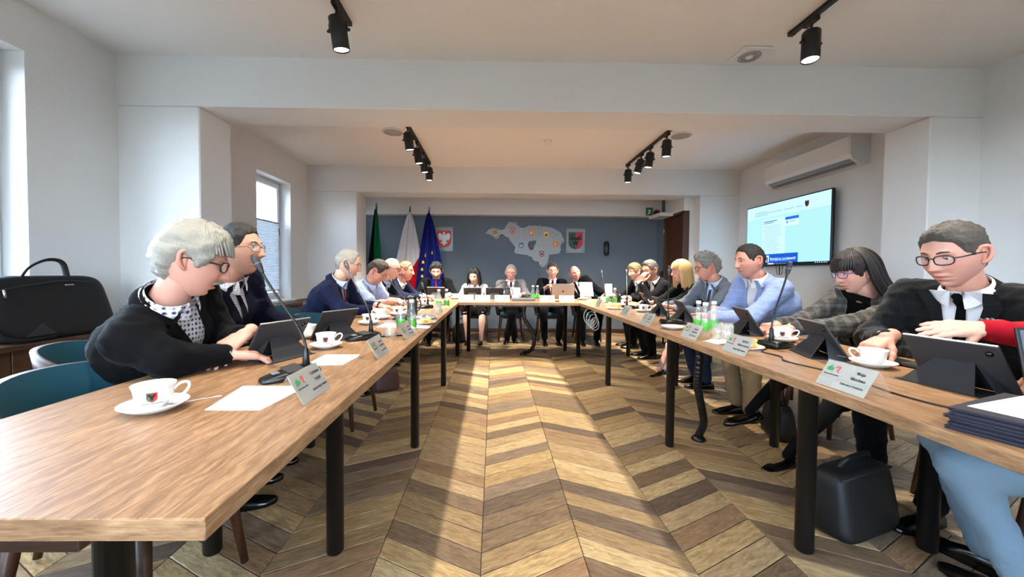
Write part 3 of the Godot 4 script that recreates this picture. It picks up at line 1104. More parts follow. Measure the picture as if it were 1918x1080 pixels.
	studs(mp, sp, 0.030, 0.009)
	# thin engraved borders between districts
	for ln in [[520, 145, 560, 330, 640, 330], [640, 330, 650, 215], [560, 330, 545, 400, 470, 440], [860, 190, 850, 395], [835, 465, 1020, 465, 1190, 490], [640, 330, 720, 420], [820, 540, 1030, 600], [860, 290, 1200, 300]]:
		var bp := []
		for i in range(0, ln.size(), 2):
			bp.append(Vector3((ln[i] - c0.x) * k, (c0.y - ln[i + 1]) * k, 0.030))
		st = S(true)
		tube(st, bp, 0.0016, 5)
		obj("district_border", st, M.plaque, mp)
	var shields := [[215, 292, M.crest_yellow, M.crest_black, "checks"], [475, 262, M.crest_red, M.crest_pink, "ring"], [772, 292, M.crest_orange, M.crest_yellow, "stripes"], [978, 316, M.crest_yellow, M.crest_dark, "stag"], [608, 475, M.crest_blue, M.crest_white, "letters"], [1115, 452, M.crest_orange, M.crest_yellow, "cross"], [913, 600, M.crest_dark, M.crest_pink, "ring"]]
	for s in shields:
		var o := Vector2(s[0] - c0.x, c0.y - s[1]) * k
		var w := 0.086
		var h := 0.102
		var sh := flat_part("coat_of_arms", shield_poly(w, h, o), 0.030, 0.034, s[2], mp)
		match s[4]:
			"checks":
				for i in 4:
					for j in 4:
						if (i + j) % 2 == 0:
							flat_part("field", rect(o.x - 0.04 + i * 0.02, o.y - 0.03 + j * 0.02, o.x - 0.02 + i * 0.02, o.y - 0.01 + j * 0.02), 0.034, 0.0352, s[3], sh)
			"ring":
				flat_part("field", shield_poly(w * 0.72, h * 0.72, o), 0.034, 0.0352, s[3], sh)
				flat_part("charge", poly([-0.018, 0.018, 0.018, 0.018, 0.020, -0.014, 0, -0.022, -0.020, -0.014], 1.0, o), 0.0352, 0.0362, s[2], sh)
			"stripes":
				for i in 3:
					flat_part("field", rect(o.x + 0.002 + i * 0.014, o.y - 0.036 + i * 0.004, o.x + 0.009 + i * 0.014, o.y + 0.05), 0.034, 0.0352, s[3], sh)
				flat_part("charge", poly([-0.034, 0.03, -0.014, 0.036, -0.008, 0.0, -0.02, -0.03, -0.034, -0.01], 1.0, o), 0.034, 0.0352, M.crest_white, sh)
			"stag":
				flat_part("charge", bull_head(0.075, o), 0.034, 0.0352, s[3], sh)
			"letters":
				flat_part("charge", poly([-0.03, 0.036, -0.012, -0.01, 0, 0.02, 0.012, -0.01, 0.03, 0.036, 0.016, -0.036, 0, 0.0, -0.016, -0.036], 1.0, o), 0.034, 0.0352, s[3], sh)
			"cross":
				flat_part("charge", poly([-0.006, 0.04, 0.006, 0.04, 0.006, 0.014, 0.028, 0.014, 0.028, 0.004, 0.006, 0.004, 0.006, -0.036, -0.006, -0.036, -0.006, 0.004, -0.028, 0.004, -0.028, 0.014, -0.006, 0.014], 1.0, o), 0.034, 0.0352, s[3], sh)
	# crest with a bull's head
	var cr := thing("crest_plaque", Vector3(1.548, 1.745, zf), "clear plaque with a green and red shield and black bull head", "plaque")
	flat_part("plate", rect(-0.178, -0.23, 0.178, 0.23), 0.022, 0.028, M.plaque, cr)
	studs(cr, [Vector2(-0.15, 0.195), Vector2(0.15, 0.195), Vector2(-0.15, -0.195), Vector2(0.15, -0.195)], 0.028)
	var half := shield_poly(0.27, 0.32)
	var gl := PackedVector2Array()
	var gr := PackedVector2Array()
	for p in half:
		if p.x <= 0.001:
			gl.append(p)
		if p.x >= -0.001:
			gr.append(p)
	gl.append(Vector2(0, 0.16))
	gr.insert(0, Vector2(0, 0.16))
	flat_part("green_field", gl, 0.028, 0.034, M.crest_green, cr)
	flat_part("red_field", gr, 0.028, 0.034, M.crest_red, cr)
	flat_part("bull_head", bull_head(0.27, Vector2(0, 0.0)), 0.034, 0.038, M.crest_black, cr)
	for s in [-1.0, 1.0]:
		flat_part("eye", poly([-0.008, 0, 0, 0.007, 0.008, 0, 0, -0.005], 1.0, Vector2(s * 0.028, 0.0)), 0.038, 0.0392, M.crest_white, cr)
	flat_part("muzzle", poly([-0.015, 0, 0.015, 0, 0.01, -0.008, -0.01, -0.008], 1.0, Vector2(0, -0.095)), 0.038, 0.0392, M.crest_white, cr)
	# white eagle on red
	var eg := thing("eagle_plaque", Vector3(-0.93, 1.755, zf), "clear plaque with a white eagle on a red shield", "plaque")
	flat_part("plate", rect(-0.165, -0.225, 0.165, 0.225), 0.022, 0.028, M.plaque, eg)
	studs(eg, [Vector2(-0.135, 0.195), Vector2(0.135, 0.195), Vector2(-0.135, -0.195), Vector2(0.135, -0.195)], 0.028)
	flat_part("red_field", shield_poly(0.26, 0.315), 0.028, 0.033, M.crest_red, eg)
	flat_part("eagle", mirrored([0, 0.115, 0.014, 0.12, 0.026, 0.108, 0.016, 0.095, 0.016, 0.07, 0.04, 0.085, 0.075, 0.115, 0.105, 0.10, 0.115, 0.05, 0.10, 0.0, 0.075, -0.045, 0.07, 0.0, 0.055, -0.03, 0.045, -0.005, 0.038, -0.04, 0.075, -0.085, 0.045, -0.08, 0.03, -0.06, 0.035, -0.11, 0.02, -0.095, 0, -0.13], 1.0), 0.033, 0.037, M.crest_white, eg)
	flat_part("crown", poly([-0.016, 0.12, 0.016, 0.12, 0.02, 0.14, 0.007, 0.13, 0, 0.142, -0.007, 0.13, -0.02, 0.14]), 0.033, 0.038, M.crest_yellow, eg)
	# black pill-shaped loudspeaker
	var ws := thing("wall_speaker", Vector3(2.13, 1.60, zf), "tall narrow black loudspeaker with rounded ends on blue wall", "speaker")
	st = S(true)
	var rows := []
	for i in 13:
		var a := PI * i / 12.0
		var y := -cos(a) * 0.05 + (0.09 if i > 6 else -0.09 if i < 6 else 0.0)
		var r := maxf(sin(a), 0.02)
		rows.append(ring(Vector3(0, y, 0.05), Vector3(0, 0, r * 0.05), Vector3(r * 0.05, 0, 0), 20))
	loft(st, rows, true, true, true)
	obj("housing", st, M.black_plastic, ws)
	st = S(false)
	box(st, Vector3(-0.02, -0.06, 0), Vector3(0.02, 0.06, 0.02))
	obj("mount", st, M.black_plastic, ws)
	# exit sign with red sounder
	var ex := thing("exit_sign", Vector3(2.86, 2.19, -6.93), "small green exit sign under the soffit corner", "sign")
	st = S(false)
	bevel(st, Vector3(-0.07, 0.01, -0.015), Vector3(0.05, 0.15, 0.015), 0.003)
	obj("panel", st, M.exit_green, ex)
	flat_part("running_figure", poly([-0.05, 0.03, -0.03, 0.07, -0.045, 0.09, -0.02, 0.12, 0.0, 0.10, 0.02, 0.09, 0.0, 0.08, -0.005, 0.06, 0.02, 0.03, -0.005, 0.05, -0.03, 0.025]), 0.015, 0.017, M.crest_white, ex)
	var so := thing("alarm_sounder", Vector3(3.0, 2.25, -6.97), "round dark red alarm sounder beside the exit sign", "alarm")
	st = S(true)
	lathe(st, [Vector2(0, 0.07), Vector2(0.03, 0.068), Vector2(0.05, 0.05), Vector2(0.052, 0.02), Vector2(0.06, 0.015), Vector2(0.06, -0.012)], 22, Transform3D(Basis(Vector3.RIGHT, PI / 2), Vector3.ZERO))
	obj("horn", st, M.exit_red, so)
	# thermostat by the door
	var th := thing("wall_switch", Vector3(3.10, 1.12, -6.92), "small black switch box on the blue wall beside the door", "switch", "", -PI / 2)
	st = S(false)
	bevel(st, Vector3(-0.04, -0.06, 0), Vector3(0.04, 0.06, 0.03), 0.006)
	obj("box", st, M.black_plastic, th)
	st = S(false)
	bevel(st, Vector3(-0.02, -0.01, 0.03), Vector3(0.02, 0.03, 0.036), 0.003)
	obj("button", st, M.dark_grey, th)
	build_flags()

func screen_image() -> ImageTexture:
	var im := Image.create(512, 288, false, Image.FORMAT_RGB8)
	im.fill(Color(0.60, 0.80, 0.94))
	im.fill_rect(Rect2i(0, 0, 512, 62), Color(0.68, 0.87, 0.98))
	im.fill_rect(Rect2i(0, 62, 512, 1), Color(0.52, 0.68, 0.85))
	for q in [[60, 30, 90], [60, 38, 190], [60, 46, 96], [256, 38, 70], [330, 38, 40]]:
		for w in q[2] / 6:
			im.fill_rect(Rect2i(q[0] + w * 6, q[1], 3 + (w * 7) % 3, 3), Color(0.30, 0.40, 0.52))
	im.fill_rect(Rect2i(118, 70, 150, 200), Color(0.70, 0.87, 0.97))
	im.fill_rect(Rect2i(126, 80, 90, 4), Color(0.25, 0.35, 0.5))
	im.fill_rect(Rect2i(126, 88, 70, 3), Color(0.25, 0.35, 0.5))
	var r := RandomNumberGenerator.new()
	r.seed = 4
	for i in 19:
		im.fill_rect(Rect2i(126, 102 + i * 8, 90 + r.randi() % 42, 2), Color(0.50, 0.62, 0.75))
	im.fill_rect(Rect2i(268, 76, 80, 12), Color(0.10, 0.36, 0.75))
	im.fill_rect(Rect2i(268, 90, 80, 26), Color(0.74, 0.90, 0.98))
	im.fill_rect(Rect2i(276, 94, 8, 10), Color(0.2, 0.35, 0.55))
	im.fill_rect(Rect2i(290, 96, 40, 3), Color(0.4, 0.5, 0.65))
	im.fill_rect(Rect2i(118, 238, 230, 42), Color(0.07, 0.30, 0.70))
	for w in 22:
		im.fill_rect(Rect2i(176 + w * 5, 268, 3 + w % 2, 3), Color(0.45, 0.68, 0.95))
	im.fill_rect(Rect2i(142, 244, 26, 32), Color(0.75, 0.83, 0.90))
	im.fill_rect(Rect2i(151, 252, 9, 22), Color(0.22, 0.30, 0.45))
	for i in 8:
		im.fill_rect(Rect2i(122 + i * 2, 259 - i, 2, 2 + i * 2), Color(0.55, 0.78, 0.98))
	im.fill_rect(Rect2i(0, 280, 512, 8), Color(0.03, 0.05, 0.12))
	im.fill_rect(Rect2i(160, 281, 40, 6), Color(0.8, 0.85, 0.9))
	for i in 8:
		im.fill_rect(Rect2i(206 + i * 10, 282, 4, 4), Color(0.6, 0.7, 0.8))
	for i in 6:
		im.fill_rect(Rect2i(440 + i * 11, 282, 6, 4), Color(0.7, 0.75, 0.8))
	return ImageTexture.create_from_image(im)

func flag_cloth(s0: Callable, s1: Callable, top: Vector3, length: float, w: float, lean: float, folds: float, ph: float) -> SurfaceTool:
	var st := S(true)
	var rows := []
	for i in 37:
		var t := i / 36.0
		var a: float = s0.call(t)
		var b: float = s1.call(t)
		var row := PackedVector3Array()
		for j in 25:
			var s := lerpf(a, b, j / 24.0)
			var wd := lerpf(0.035, w, pow(t, 0.75))
			var amp := 0.012 + 0.055 * t
			row.append(top + Vector3((s - 0.5) * wd + lean * t, -length * t, sin(s * folds * TAU + ph + t * 1.2) * amp + 0.02 * sin(s * 17.0 + t * 3.0) * t))
		rows.append(row)
	loft(st, rows, false)
	return st

func build_flags() -> void:
	var zero := func(_t): return 0.0
	var one := func(_t): return 1.0
	var specs := [["green county flag with a black edge hanging from its pole", -2.10, 2.28], ["white and red national flag hanging in folds from its pole", -1.515, 2.24], ["dark blue flag with a ring of yellow stars hanging from its pole", -1.14, 2.20]]
	for i in 3:
		var s: Array = specs[i]
		var z: float = [-6.84, -6.90, -6.72][i]
		var f := thing("flag", Vector3(s[1], 0, z), s[0], "flag", "flags beside the far wall")
		var st := S(true)
		tube(st, [Vector3(0.0, 0.02, 0), Vector3(0, s[2] + 0.02, 0)], 0.014, 10)
		obj("pole", st, M.chair_wood, f)
		st = S(true)
		lathe(st, [Vector2(0, 0), Vector2(0.17, 0), Vector2(0.17, 0.02), Vector2(0.05, 0.04), Vector2(0.022, 0.10), Vector2(0.022, 0.14)], 24)
		obj("foot", st, M.black_metal, f)
		st = S(true)
		lathe(st, [Vector2(0.016, 0), Vector2(0.02, 0.02), Vector2(0.012, 0.03), Vector2(0.016, 0.05), Vector2(0.0, 0.075)], 14, xf(Vector3(0, s[2] + 0.015, 0)))
		obj("finial", st, M.steel, f)
		var top := Vector3(0, s[2] - 0.03, 0.03)
		if i == 0:
			st = flag_cloth(func(t): return 0.22, one, top, 1.45, 0.30, 0.0, 2.2, 0.5)
			obj("green_band", st, M.flag_green, f)
			st = flag_cloth(zero, func(t): return 0.22, top, 1.45, 0.30, 0.0, 2.2, 0.5)
			obj("black_band", st, M.flag_black, f)
		elif i == 1:
			var cut := func(t): return clampf(1.25 - maxf(t - 0.42, 0.0) * 2.7, 0.03, 1.0)
			st = flag_cloth(zero, cut, top, 1.5, 0.66, -0.01, 2.4, 0.0)
			obj("white_band", st, M.flag_white, f)
			st = flag_cloth(cut, one, top, 1.5, 0.66, -0.01, 2.4, 0.0)
			obj("red_band", st, M.flag_red, f)
		else:
			st = flag_cloth(zero, one, top, 1.5, 0.58, 0.05, 2.6, 1.2)
			obj("blue_cloth", st, M.flag_blue, f)
			var stars := [[0.30, 0.50], [0.16, 0.575], [0.13, 0.66], [0.16, 0.74], [0.62, 0.465]]
			for q in stars:
				st = S(false)
				var star := PackedVector2Array()
				for j in 10:
					var a := PI / 2 + TAU * j / 10
					star.append(Vector2(cos(a), sin(a)) * (0.038 if j % 2 == 0 else 0.016))
				var t: float = q[1]
				var wd := lerpf(0.035, 0.58, pow(t, 0.75))
				var zz: float = sin(q[0] * 2.6 * TAU + 1.2 + t * 1.2) * (0.012 + 0.055 * t) + 0.02 * sin(q[0] * 17.0 + t * 3.0) * t
				var slope: float = cos(q[0] * 2.6 * TAU + 1.2 + t * 1.2) * (0.012 + 0.055 * t) * 2.6 * TAU / wd
				prism(st, star, 0.006, 0.010, xf(top + Vector3((q[0] - 0.5) * wd + 0.05 * t, -1.5 * t, zz + 0.012), -atan(slope)))
				obj("star", st, M.star, f)

# ---------------------------------------------------------------- tables and chairs
func table(label: String, lo: Vector3, hi: Vector3, legs: Array, along: int) -> void:
	var c := Vector3((lo.x + hi.x) / 2, 0, (lo.z + hi.z) / 2)
	var t := thing("meeting_table", c, label, "table", "tables pushed together into a horseshoe")
	var st := S(false)
	bevel(st, Vector3(lo.x, TT - 0.036, lo.z) - c, Vector3(hi.x, TT, hi.z) - c, 0.0015)
	uv_box_wood(t, "tabletop", st, M.table_wood, along)
	for l in legs:
		st = S(true)
		var r: float = l[2]
		lathe(st, [Vector2(0, 0), Vector2(r * 0.85, 0.001), Vector2(r, 0.008), Vector2(r, TT - 0.042), Vector2(r * 1.6, TT - 0.042), Vector2(r * 1.6, TT - 0.0355)], 20, xf(Vector3(l[0], 0, l[1]) - c))
		obj("leg", st, M.black_metal, t)
	st = S(false)
	var e := 0.16
	if along == 2:
		for x in [lo.x + e, hi.x - e]:
			box(st, Vector3(x - 0.015, TT - 0.066, lo.z + 0.2) - c, Vector3(x + 0.015, TT - 0.0365, hi.z - 0.2) - c)
	else:
		for z in [lo.z + e, hi.z - e]:
			box(st, Vector3(lo.x + 0.2, TT - 0.066, z - 0.015) - c, Vector3(hi.x - 0.2, TT - 0.0365, z + 0.015) - c)
	obj("under_frame", st, M.black_metal, t)
	if hi.z > -0.6 and lo.x < 0:
		# wooden cross board under the near end, held by two bolts
		st = S(false)
		bevel(st, Vector3(lo.x + 0.10, TT - 0.10, hi.z - 0.085) - c, Vector3(-0.70, TT - 0.0365, hi.z - 0.062) - c, 0.002)
		uv_box_wood(t, "cross_board", st, M.shelf_wood)
		for x in [-0.79, -0.735]:
			st = S(true)
			lathe(st, [Vector2(0, 0.006), Vector2(0.005, 0.005), Vector2(0.0075, 0.0)], 12, Transform3D(Basis(Vector3.RIGHT, PI / 2), Vector3(x, TT - 0.072, hi.z - 0.062) - c))
			obj("bolt", st, M.steel, t)

func build_tables() -> void:
	var a := 0.033
	var b := 0.027
	table("wooden meeting table nearest on the left, with the big coffee cup", Vector3(-1.245, 0, -2.10), Vector3(-0.44, 0, -0.578), [[-0.63, -1.51, a], [-1.12, -1.51, a], [-0.80, -0.80, a], [-1.12, -0.80, a]], 2)
	table("wooden meeting table in the middle of the left row", Vector3(-1.245, 0, -3.90), Vector3(-0.44, 0, -2.10), [[-0.50, -2.43, b], [-1.17, -2.43, b], [-0.49, -3.76, b], [-1.17, -3.76, b]], 2)
	table("wooden meeting table at the far left corner of the horseshoe", Vector3(-1.245, 0, -5.63), Vector3(-0.44, 0, -3.90), [[-0.478, -5.10, b], [-1.17, -5.10, b]], 2)
	table("wooden meeting table across the far end with the laptop", Vector3(-0.44, 0, -5.63), Vector3(1.115, 0, -4.83), [[-0.35, -5.43, b], [1.05, -5.47, b]], 0)
	table("wooden meeting table nearest on the right, with the folder stack", Vector3(1.115, 0, -2.10), Vector3(1.92, 0, -0.30), [[1.285, -1.51, a], [1.80, -1.51, a], [1.285, -0.62, a], [1.80, -0.62, a]], 2)
	table("wooden meeting table in the middle of the right row", Vector3(1.115, 0, -3.90), Vector3(1.92, 0, -2.10), [[1.165, -2.445, b], [1.86, -2.445, b], [1.17, -3.80, b], [1.86, -3.80, b]], 2)
	table("wooden meeting table at the far right corner of the horseshoe", Vector3(1.115, 0, -5.63), Vector3(1.92, 0, -3.90), [[1.17, -5.15, b], [1.86, -5.15, b]], 2)

var chair0: Node3D

func make_chair(label: String) -> Node3D:
	var c := thing("tub_chair", Vector3.ZERO, label, "chair", "teal tub chairs round the tables")
	var inner := []
	var outer := []
	var top_in := []
	var A := 118.0
	var n := 33
	var rows_in := []
	var rows_out := []
	var rows_rim := []
	for lay in 7:
		rows_in.append(PackedVector3Array())
		rows_out.append(PackedVector3Array())
	var rim0 := PackedVector3Array()
	var rim1 := PackedVector3Array()
	for j in n:
		var a := deg_to_rad(-A + 2 * A * j / (n - 1))
		var k: float = pow(absf(a) / deg_to_rad(A), 2.4)
		var top := 0.81 - 0.19 * k
		var dirv := Vector3(-cos(a), 0, sin(a))
		for lay in 7:
			var t := lay / 6.0
			var y := lerpf(0.43, top, t)
			var r := 0.225 + 0.050 * t
			var sq := Vector3(dirv.x * r, y, dirv.z * r * 1.02)
			rows_in[lay].append(sq - dirv * 0.028 * sin(PI * clampf(0.12 + t * 0.8, 0, 1)))
			rows_out[lay].append(sq + dirv * 0.014)
	var st := S(true)
	var flip := []
	for r in rows_in:
		flip.append(r)
	loft(st, flip, false)
	var seat := []
	obj("upholstery", st, M.teal, c)
	st = S(true)
	var o2 := []
	for i in range(6, -1, -1):
		o2.append(rows_out[i])
	loft(st, o2, false)
	var up := PackedVector3Array()
	for p in rows_in[6]:
		up.append(p)
	loft(st, [up, rows_out[6]], false)
	for e in [0, n - 1]:
		for i in 6:
			quad(st, rows_in[i][e], rows_out[i][e], rows_out[i + 1][e], rows_in[i + 1][e])
	obj("wooden_shell", st, M.chair_wood, c)
	# seat cushion
	st = S(true)
	var rr := []
	for q in [[0.20, 0.415], [0.235, 0.418], [0.248, 0.435], [0.245, 0.462], [0.22, 0.478], [0.10, 0.484], [0.01, 0.485]]:
		rr.append(ring(Vector3(0.02, q[1], 0), Vector3(q[0] * 1.02, 0, 0), Vector3(0, 0, -q[0]), 28))
	loft(st, rr, true, true, true)
	obj("seat", st, M.teal, c)
	st = S(false)
	bevel(st, Vector3(-0.19, 0.375, -0.19), Vector3(0.21, 0.418, 0.19), 0.02)
	obj("seat_frame", st, M.chair_wood, c)
	for sx in [-1.0, 1.0]:
		for sz in [-1.0, 1.0]:
			st = S(true)
			tube(st, [Vector3(0.01 + sx * 0.175, 0.41, sz * 0.165), Vector3(0.01 + sx * 0.22, 0.012, sz * 0.205)], [0.022, 0.013], 12, false)
			obj("leg", st, M.chair_wood, c)
	return c

func chair(x: float, z: float, face: float, label: String) -> void:
	if chair0 == null:
		chair0 = make_chair(label)
		chair0.position = Vector3(x, 0, z)
		chair0.rotation.y = -deg_to_rad(face)
	else:
		dup(chair0, Vector3(x, 0, z), -deg_to_rad(face), label)

func build_chairs() -> void:
	chair(-1.18, -1.24, 0, "empty teal tub chair tucked in behind the near coffee cup")
	chair(-1.19, -2.86, 5, "empty teal tub chair tucked in beside the man with the red tie")
	chair(-0.90, -0.36, -78, "tub chair at the near end of the left table, its wooden legs showing")
	chair(2.52, -2.72, 180, "empty teal tub chair behind the woman in checks")

# ---------------------------------------------------------------- smooth bodies from tapered capsules
# bones: Array of [a, b, ra, rb]; returns vertices, normals and triangle indices
func skin_over(bones: Array, cell: float, k: float) -> Array:
	var nb := bones.size()
	var A := PackedVector3Array()
	var D := PackedVector3Array()
	var R := PackedFloat32Array()
	var dR := PackedFloat32Array()
	var inv := PackedFloat32Array()
	var lo := Vector3.INF
	var hi := -Vector3.INF
	for b in bones:
		A.append(b[0])
		D.append(b[1] - b[0])
		R.append(b[2])
		dR.append(b[3] - b[2])
		inv.append(1.0 / maxf((b[1] - b[0]).length_squared(), 1e-9))
		var rr := Vector3.ONE * (maxf(b[2], b[3]) + k * 0.5)
		lo = lo.min(b[0] - rr).min(b[1] - rr)
		hi = hi.max(b[0] + rr).max(b[1] + rr)
	lo -= Vector3.ONE * cell * 3
	hi += Vector3.ONE * cell * 3
	var B := 4
	var bx := int(ceil((hi.x - lo.x) / (cell * B)))
	var by := int(ceil((hi.y - lo.y) / (cell * B)))
	var bz := int(ceil((hi.z - lo.z) / (cell * B)))
	var nx := bx * B
	var ny := by * B
	var nz := bz * B
	var sy := nx
	var sz := nx * ny
	var vals := PackedFloat32Array()
	vals.resize(nx * ny * nz)
	vals.fill(1.0)
	var half := cell * (B - 1) * 0.5
	var reach := half * 1.7321 + cell * 2.2 + k * 0.3
	var active := PackedInt32Array()
	var dist := PackedFloat32Array()
	dist.resize(nb)
	for ib in bx:
		for jb in by:
			for kb in bz:
				var c := lo + Vector3(ib * B, jb * B, kb * B) * cell + Vector3.ONE * half
				var dm := 100.0
				for i in nb:
					var pa := c - A[i]
					var t := clampf(pa.dot(D[i]) * inv[i], 0.0, 1.0)
					var d := (pa - D[i] * t).length() - R[i] - dR[i] * t
					dist[i] = d
					if d < dm:
						dm = d
				if dm > reach:
					continue
				var base := ib * B + jb * B * sy + kb * B * sz
				if dm < -reach - k:
					for z in B:
						for y in B:
							var o := base + y * sy + z * sz
							for x in B:
								vals[o + x] = -1.0
					continue
				var near := PackedInt32Array()
				for i in nb:
					if dist[i] < dm + 2.0 * half * 1.7321 + k:
						near.append(i)
				active.append(base)
				for z in B:
					for y in B:
						var o := base + y * sy + z * sz
						var p := lo + Vector3(ib * B, jb * B + y, kb * B + z) * cell
						for x in B:
							var v := 100.0
							for i in near:
								var pa := p - A[i]
								var t := clampf(pa.dot(D[i]) * inv[i], 0.0, 1.0)
								var d := (pa - D[i] * t).length() - R[i] - dR[i] * t
								var h := k - absf(v - d)
								v = minf(v, d)
								if h > 0.0:
									v -= h * h * 0.25 / k
							vals[o + x] = v
							p.x += cell
	var verts := PackedVector3Array()
	var norms := PackedVector3Array()
	var vi := PackedInt32Array()
	vi.resize(nx * ny * nz)
	vi.fill(-1)
	var cells := PackedInt32Array()
	for base in active:
		for z in B:
			for y in B:
				for x in B:
					var o := base + x + y * sy + z * sz
					var ox := o % nx
					var oy := (o / sy) % ny
					var oz := o / sz
					if ox >= nx - 1 or oy >= ny - 1 or oz >= nz - 1:
						continue
					var a := vals[o]
					var b := vals[o + 1]
					var c := vals[o + sy]
					var d := vals[o + sy + 1]
					var e := vals[o + sz]
					var f := vals[o + sz + 1]
					var g := vals[o + sz + sy]
					var h := vals[o + sz + sy + 1]
					var n := int(a < 0) + int(b < 0) + int(c < 0) + int(d < 0) + int(e < 0) + int(f < 0) + int(g < 0) + int(h < 0)
					if n == 0 or n == 8:
						continue
					var gr := Vector3(b + d + f + h - a - c - e - g, c + d + g + h - a - b - e - f, e + f + g + h - a - b - c - d) * 0.25
					var av := (a + b + c + d + e + f + g + h) * 0.125
					var q := -gr * (av / maxf(gr.length_squared(), 1e-12))
					q = q.clamp(Vector3(-0.5, -0.5, -0.5), Vector3(0.5, 0.5, 0.5))
					vi[o] = verts.size()
					cells.append(o)
					verts.append(lo + (Vector3(ox, oy, oz) + Vector3(0.5, 0.5, 0.5) + q) * cell)
					norms.append(gr.normalized())
	var idx := PackedInt32Array()
	for o in cells:
		var a := vals[o] < 0
		var steps := [[1, sy, sz], [sy, sz, 1], [sz, 1, sy]]
		for s in steps:
			if a != (vals[o + s[0]] < 0):
				var p := vi[o]
				var q := vi[o - s[1]]
				var r := vi[o - s[1] - s[2]]
				var t := vi[o - s[2]]
				if q < 0 or r < 0 or t < 0:
					continue
				# Godot front faces run clockwise
				if a:
					idx.append_array([p, r, q, p, t, r])
				else:
					idx.append_array([p, q, r, p, r, t])
	return [verts, norms, idx]

func field(bones: Array, p: Vector3, k: float) -> float:
	var v := 100.0
	for b in bones:
		var d: Vector3 = b[1] - b[0]
		var pa: Vector3 = p - b[0]
		var t := clampf(pa.dot(d) / maxf(d.length_squared(), 1e-9), 0.0, 1.0)
		var e: float = (pa - d * t).length() - lerpf(b[2], b[3], t)
		var h := k - absf(v - e)
		v = minf(v, e)
		if h > 0.0:
			v -= h * h * 0.25 / k
	return v

func mesh_of(v: PackedVector3Array, n: PackedVector3Array, idx: PackedInt32Array, cols = null, uv = null) -> ArrayMesh:
	var arr := []
	arr.resize(Mesh.ARRAY_MAX)
	arr[Mesh.ARRAY_VERTEX] = v
	arr[Mesh.ARRAY_NORMAL] = n
	arr[Mesh.ARRAY_INDEX] = idx
	if cols != null:
		arr[Mesh.ARRAY_COLOR] = cols
	if uv != null:
		arr[Mesh.ARRAY_TEX_UV] = uv
	var m := ArrayMesh.new()
	m.add_surface_from_arrays(Mesh.PRIMITIVE_TRIANGLES, arr)
	return m

func smooth_normals(v: PackedVector3Array, idx: PackedInt32Array) -> PackedVector3Array:
	var n := PackedVector3Array()
	n.resize(v.size())
	for i in range(0, idx.size(), 3):
		var a := idx[i]
		var b := idx[i + 1]
		var c := idx[i + 2]
		var q := (v[c] - v[a]).cross(v[b] - v[a])
		n[a] += q
		n[b] += q
		n[c] += q
	for i in n.size():
		n[i] = n[i].normalized()
	return n

func clothes_mesh(bones: Array, cell: float, k: float, fold: float) -> ArrayMesh:
	var r := skin_over(bones, cell, k)
	var v: PackedVector3Array = r[0]
	var n: PackedVector3Array = r[1]
	for i in v.size():
		var p := v[i]
		var w := wrinkle.get_noise_3d(p.x, p.y * 1.9 + p.x * 0.6, p.z)
		w = 0.35 - absf(w) * 2.2
		v[i] = p + n[i] * (w * fold)
	return mesh_of(v, smooth_normals(v, r[2]), r[2])

# ---------------------------------------------------------------- head, hand and shoe templates
var heads := {}
var hands := {}
const LON := 76
const LAT := 96

func head_shape(dir: Vector3, o: Dictionary) -> Vector3:
	# smooth skull and jaw without features; local: y up, z forward
	var p := Vector3(dir.x * 0.0765 * o.w, dir.y * 0.119, 0.0)
	var flat := dir.z
	p.z = (pow(flat, 0.82) * 0.0905 if flat > 0 else -pow(-flat, 0.92) * 0.102) 
	var t := clampf(-p.y / 0.119, 0.0, 1.0)
	if p.y < 0:
		p.x *= 1.0 - (0.36 - o.jaw) * pow(t, 1.6)
		if p.z < 0:
			p.z *= 1.0 - 0.42 * t
		else:
			p.z *= 1.0 - 0.02 * t + 0.10 * t * t
	else:
		var u := p.y / 0.119
		if p.z > 0:
			p.z *= 1.0 - 0.05 * u * u
		p.x *= 1.0 + 0.035 * sin(u * PI)
	return p

func gauss(x: float, s: float) -> float:
	return exp(-x * x / (s * s))

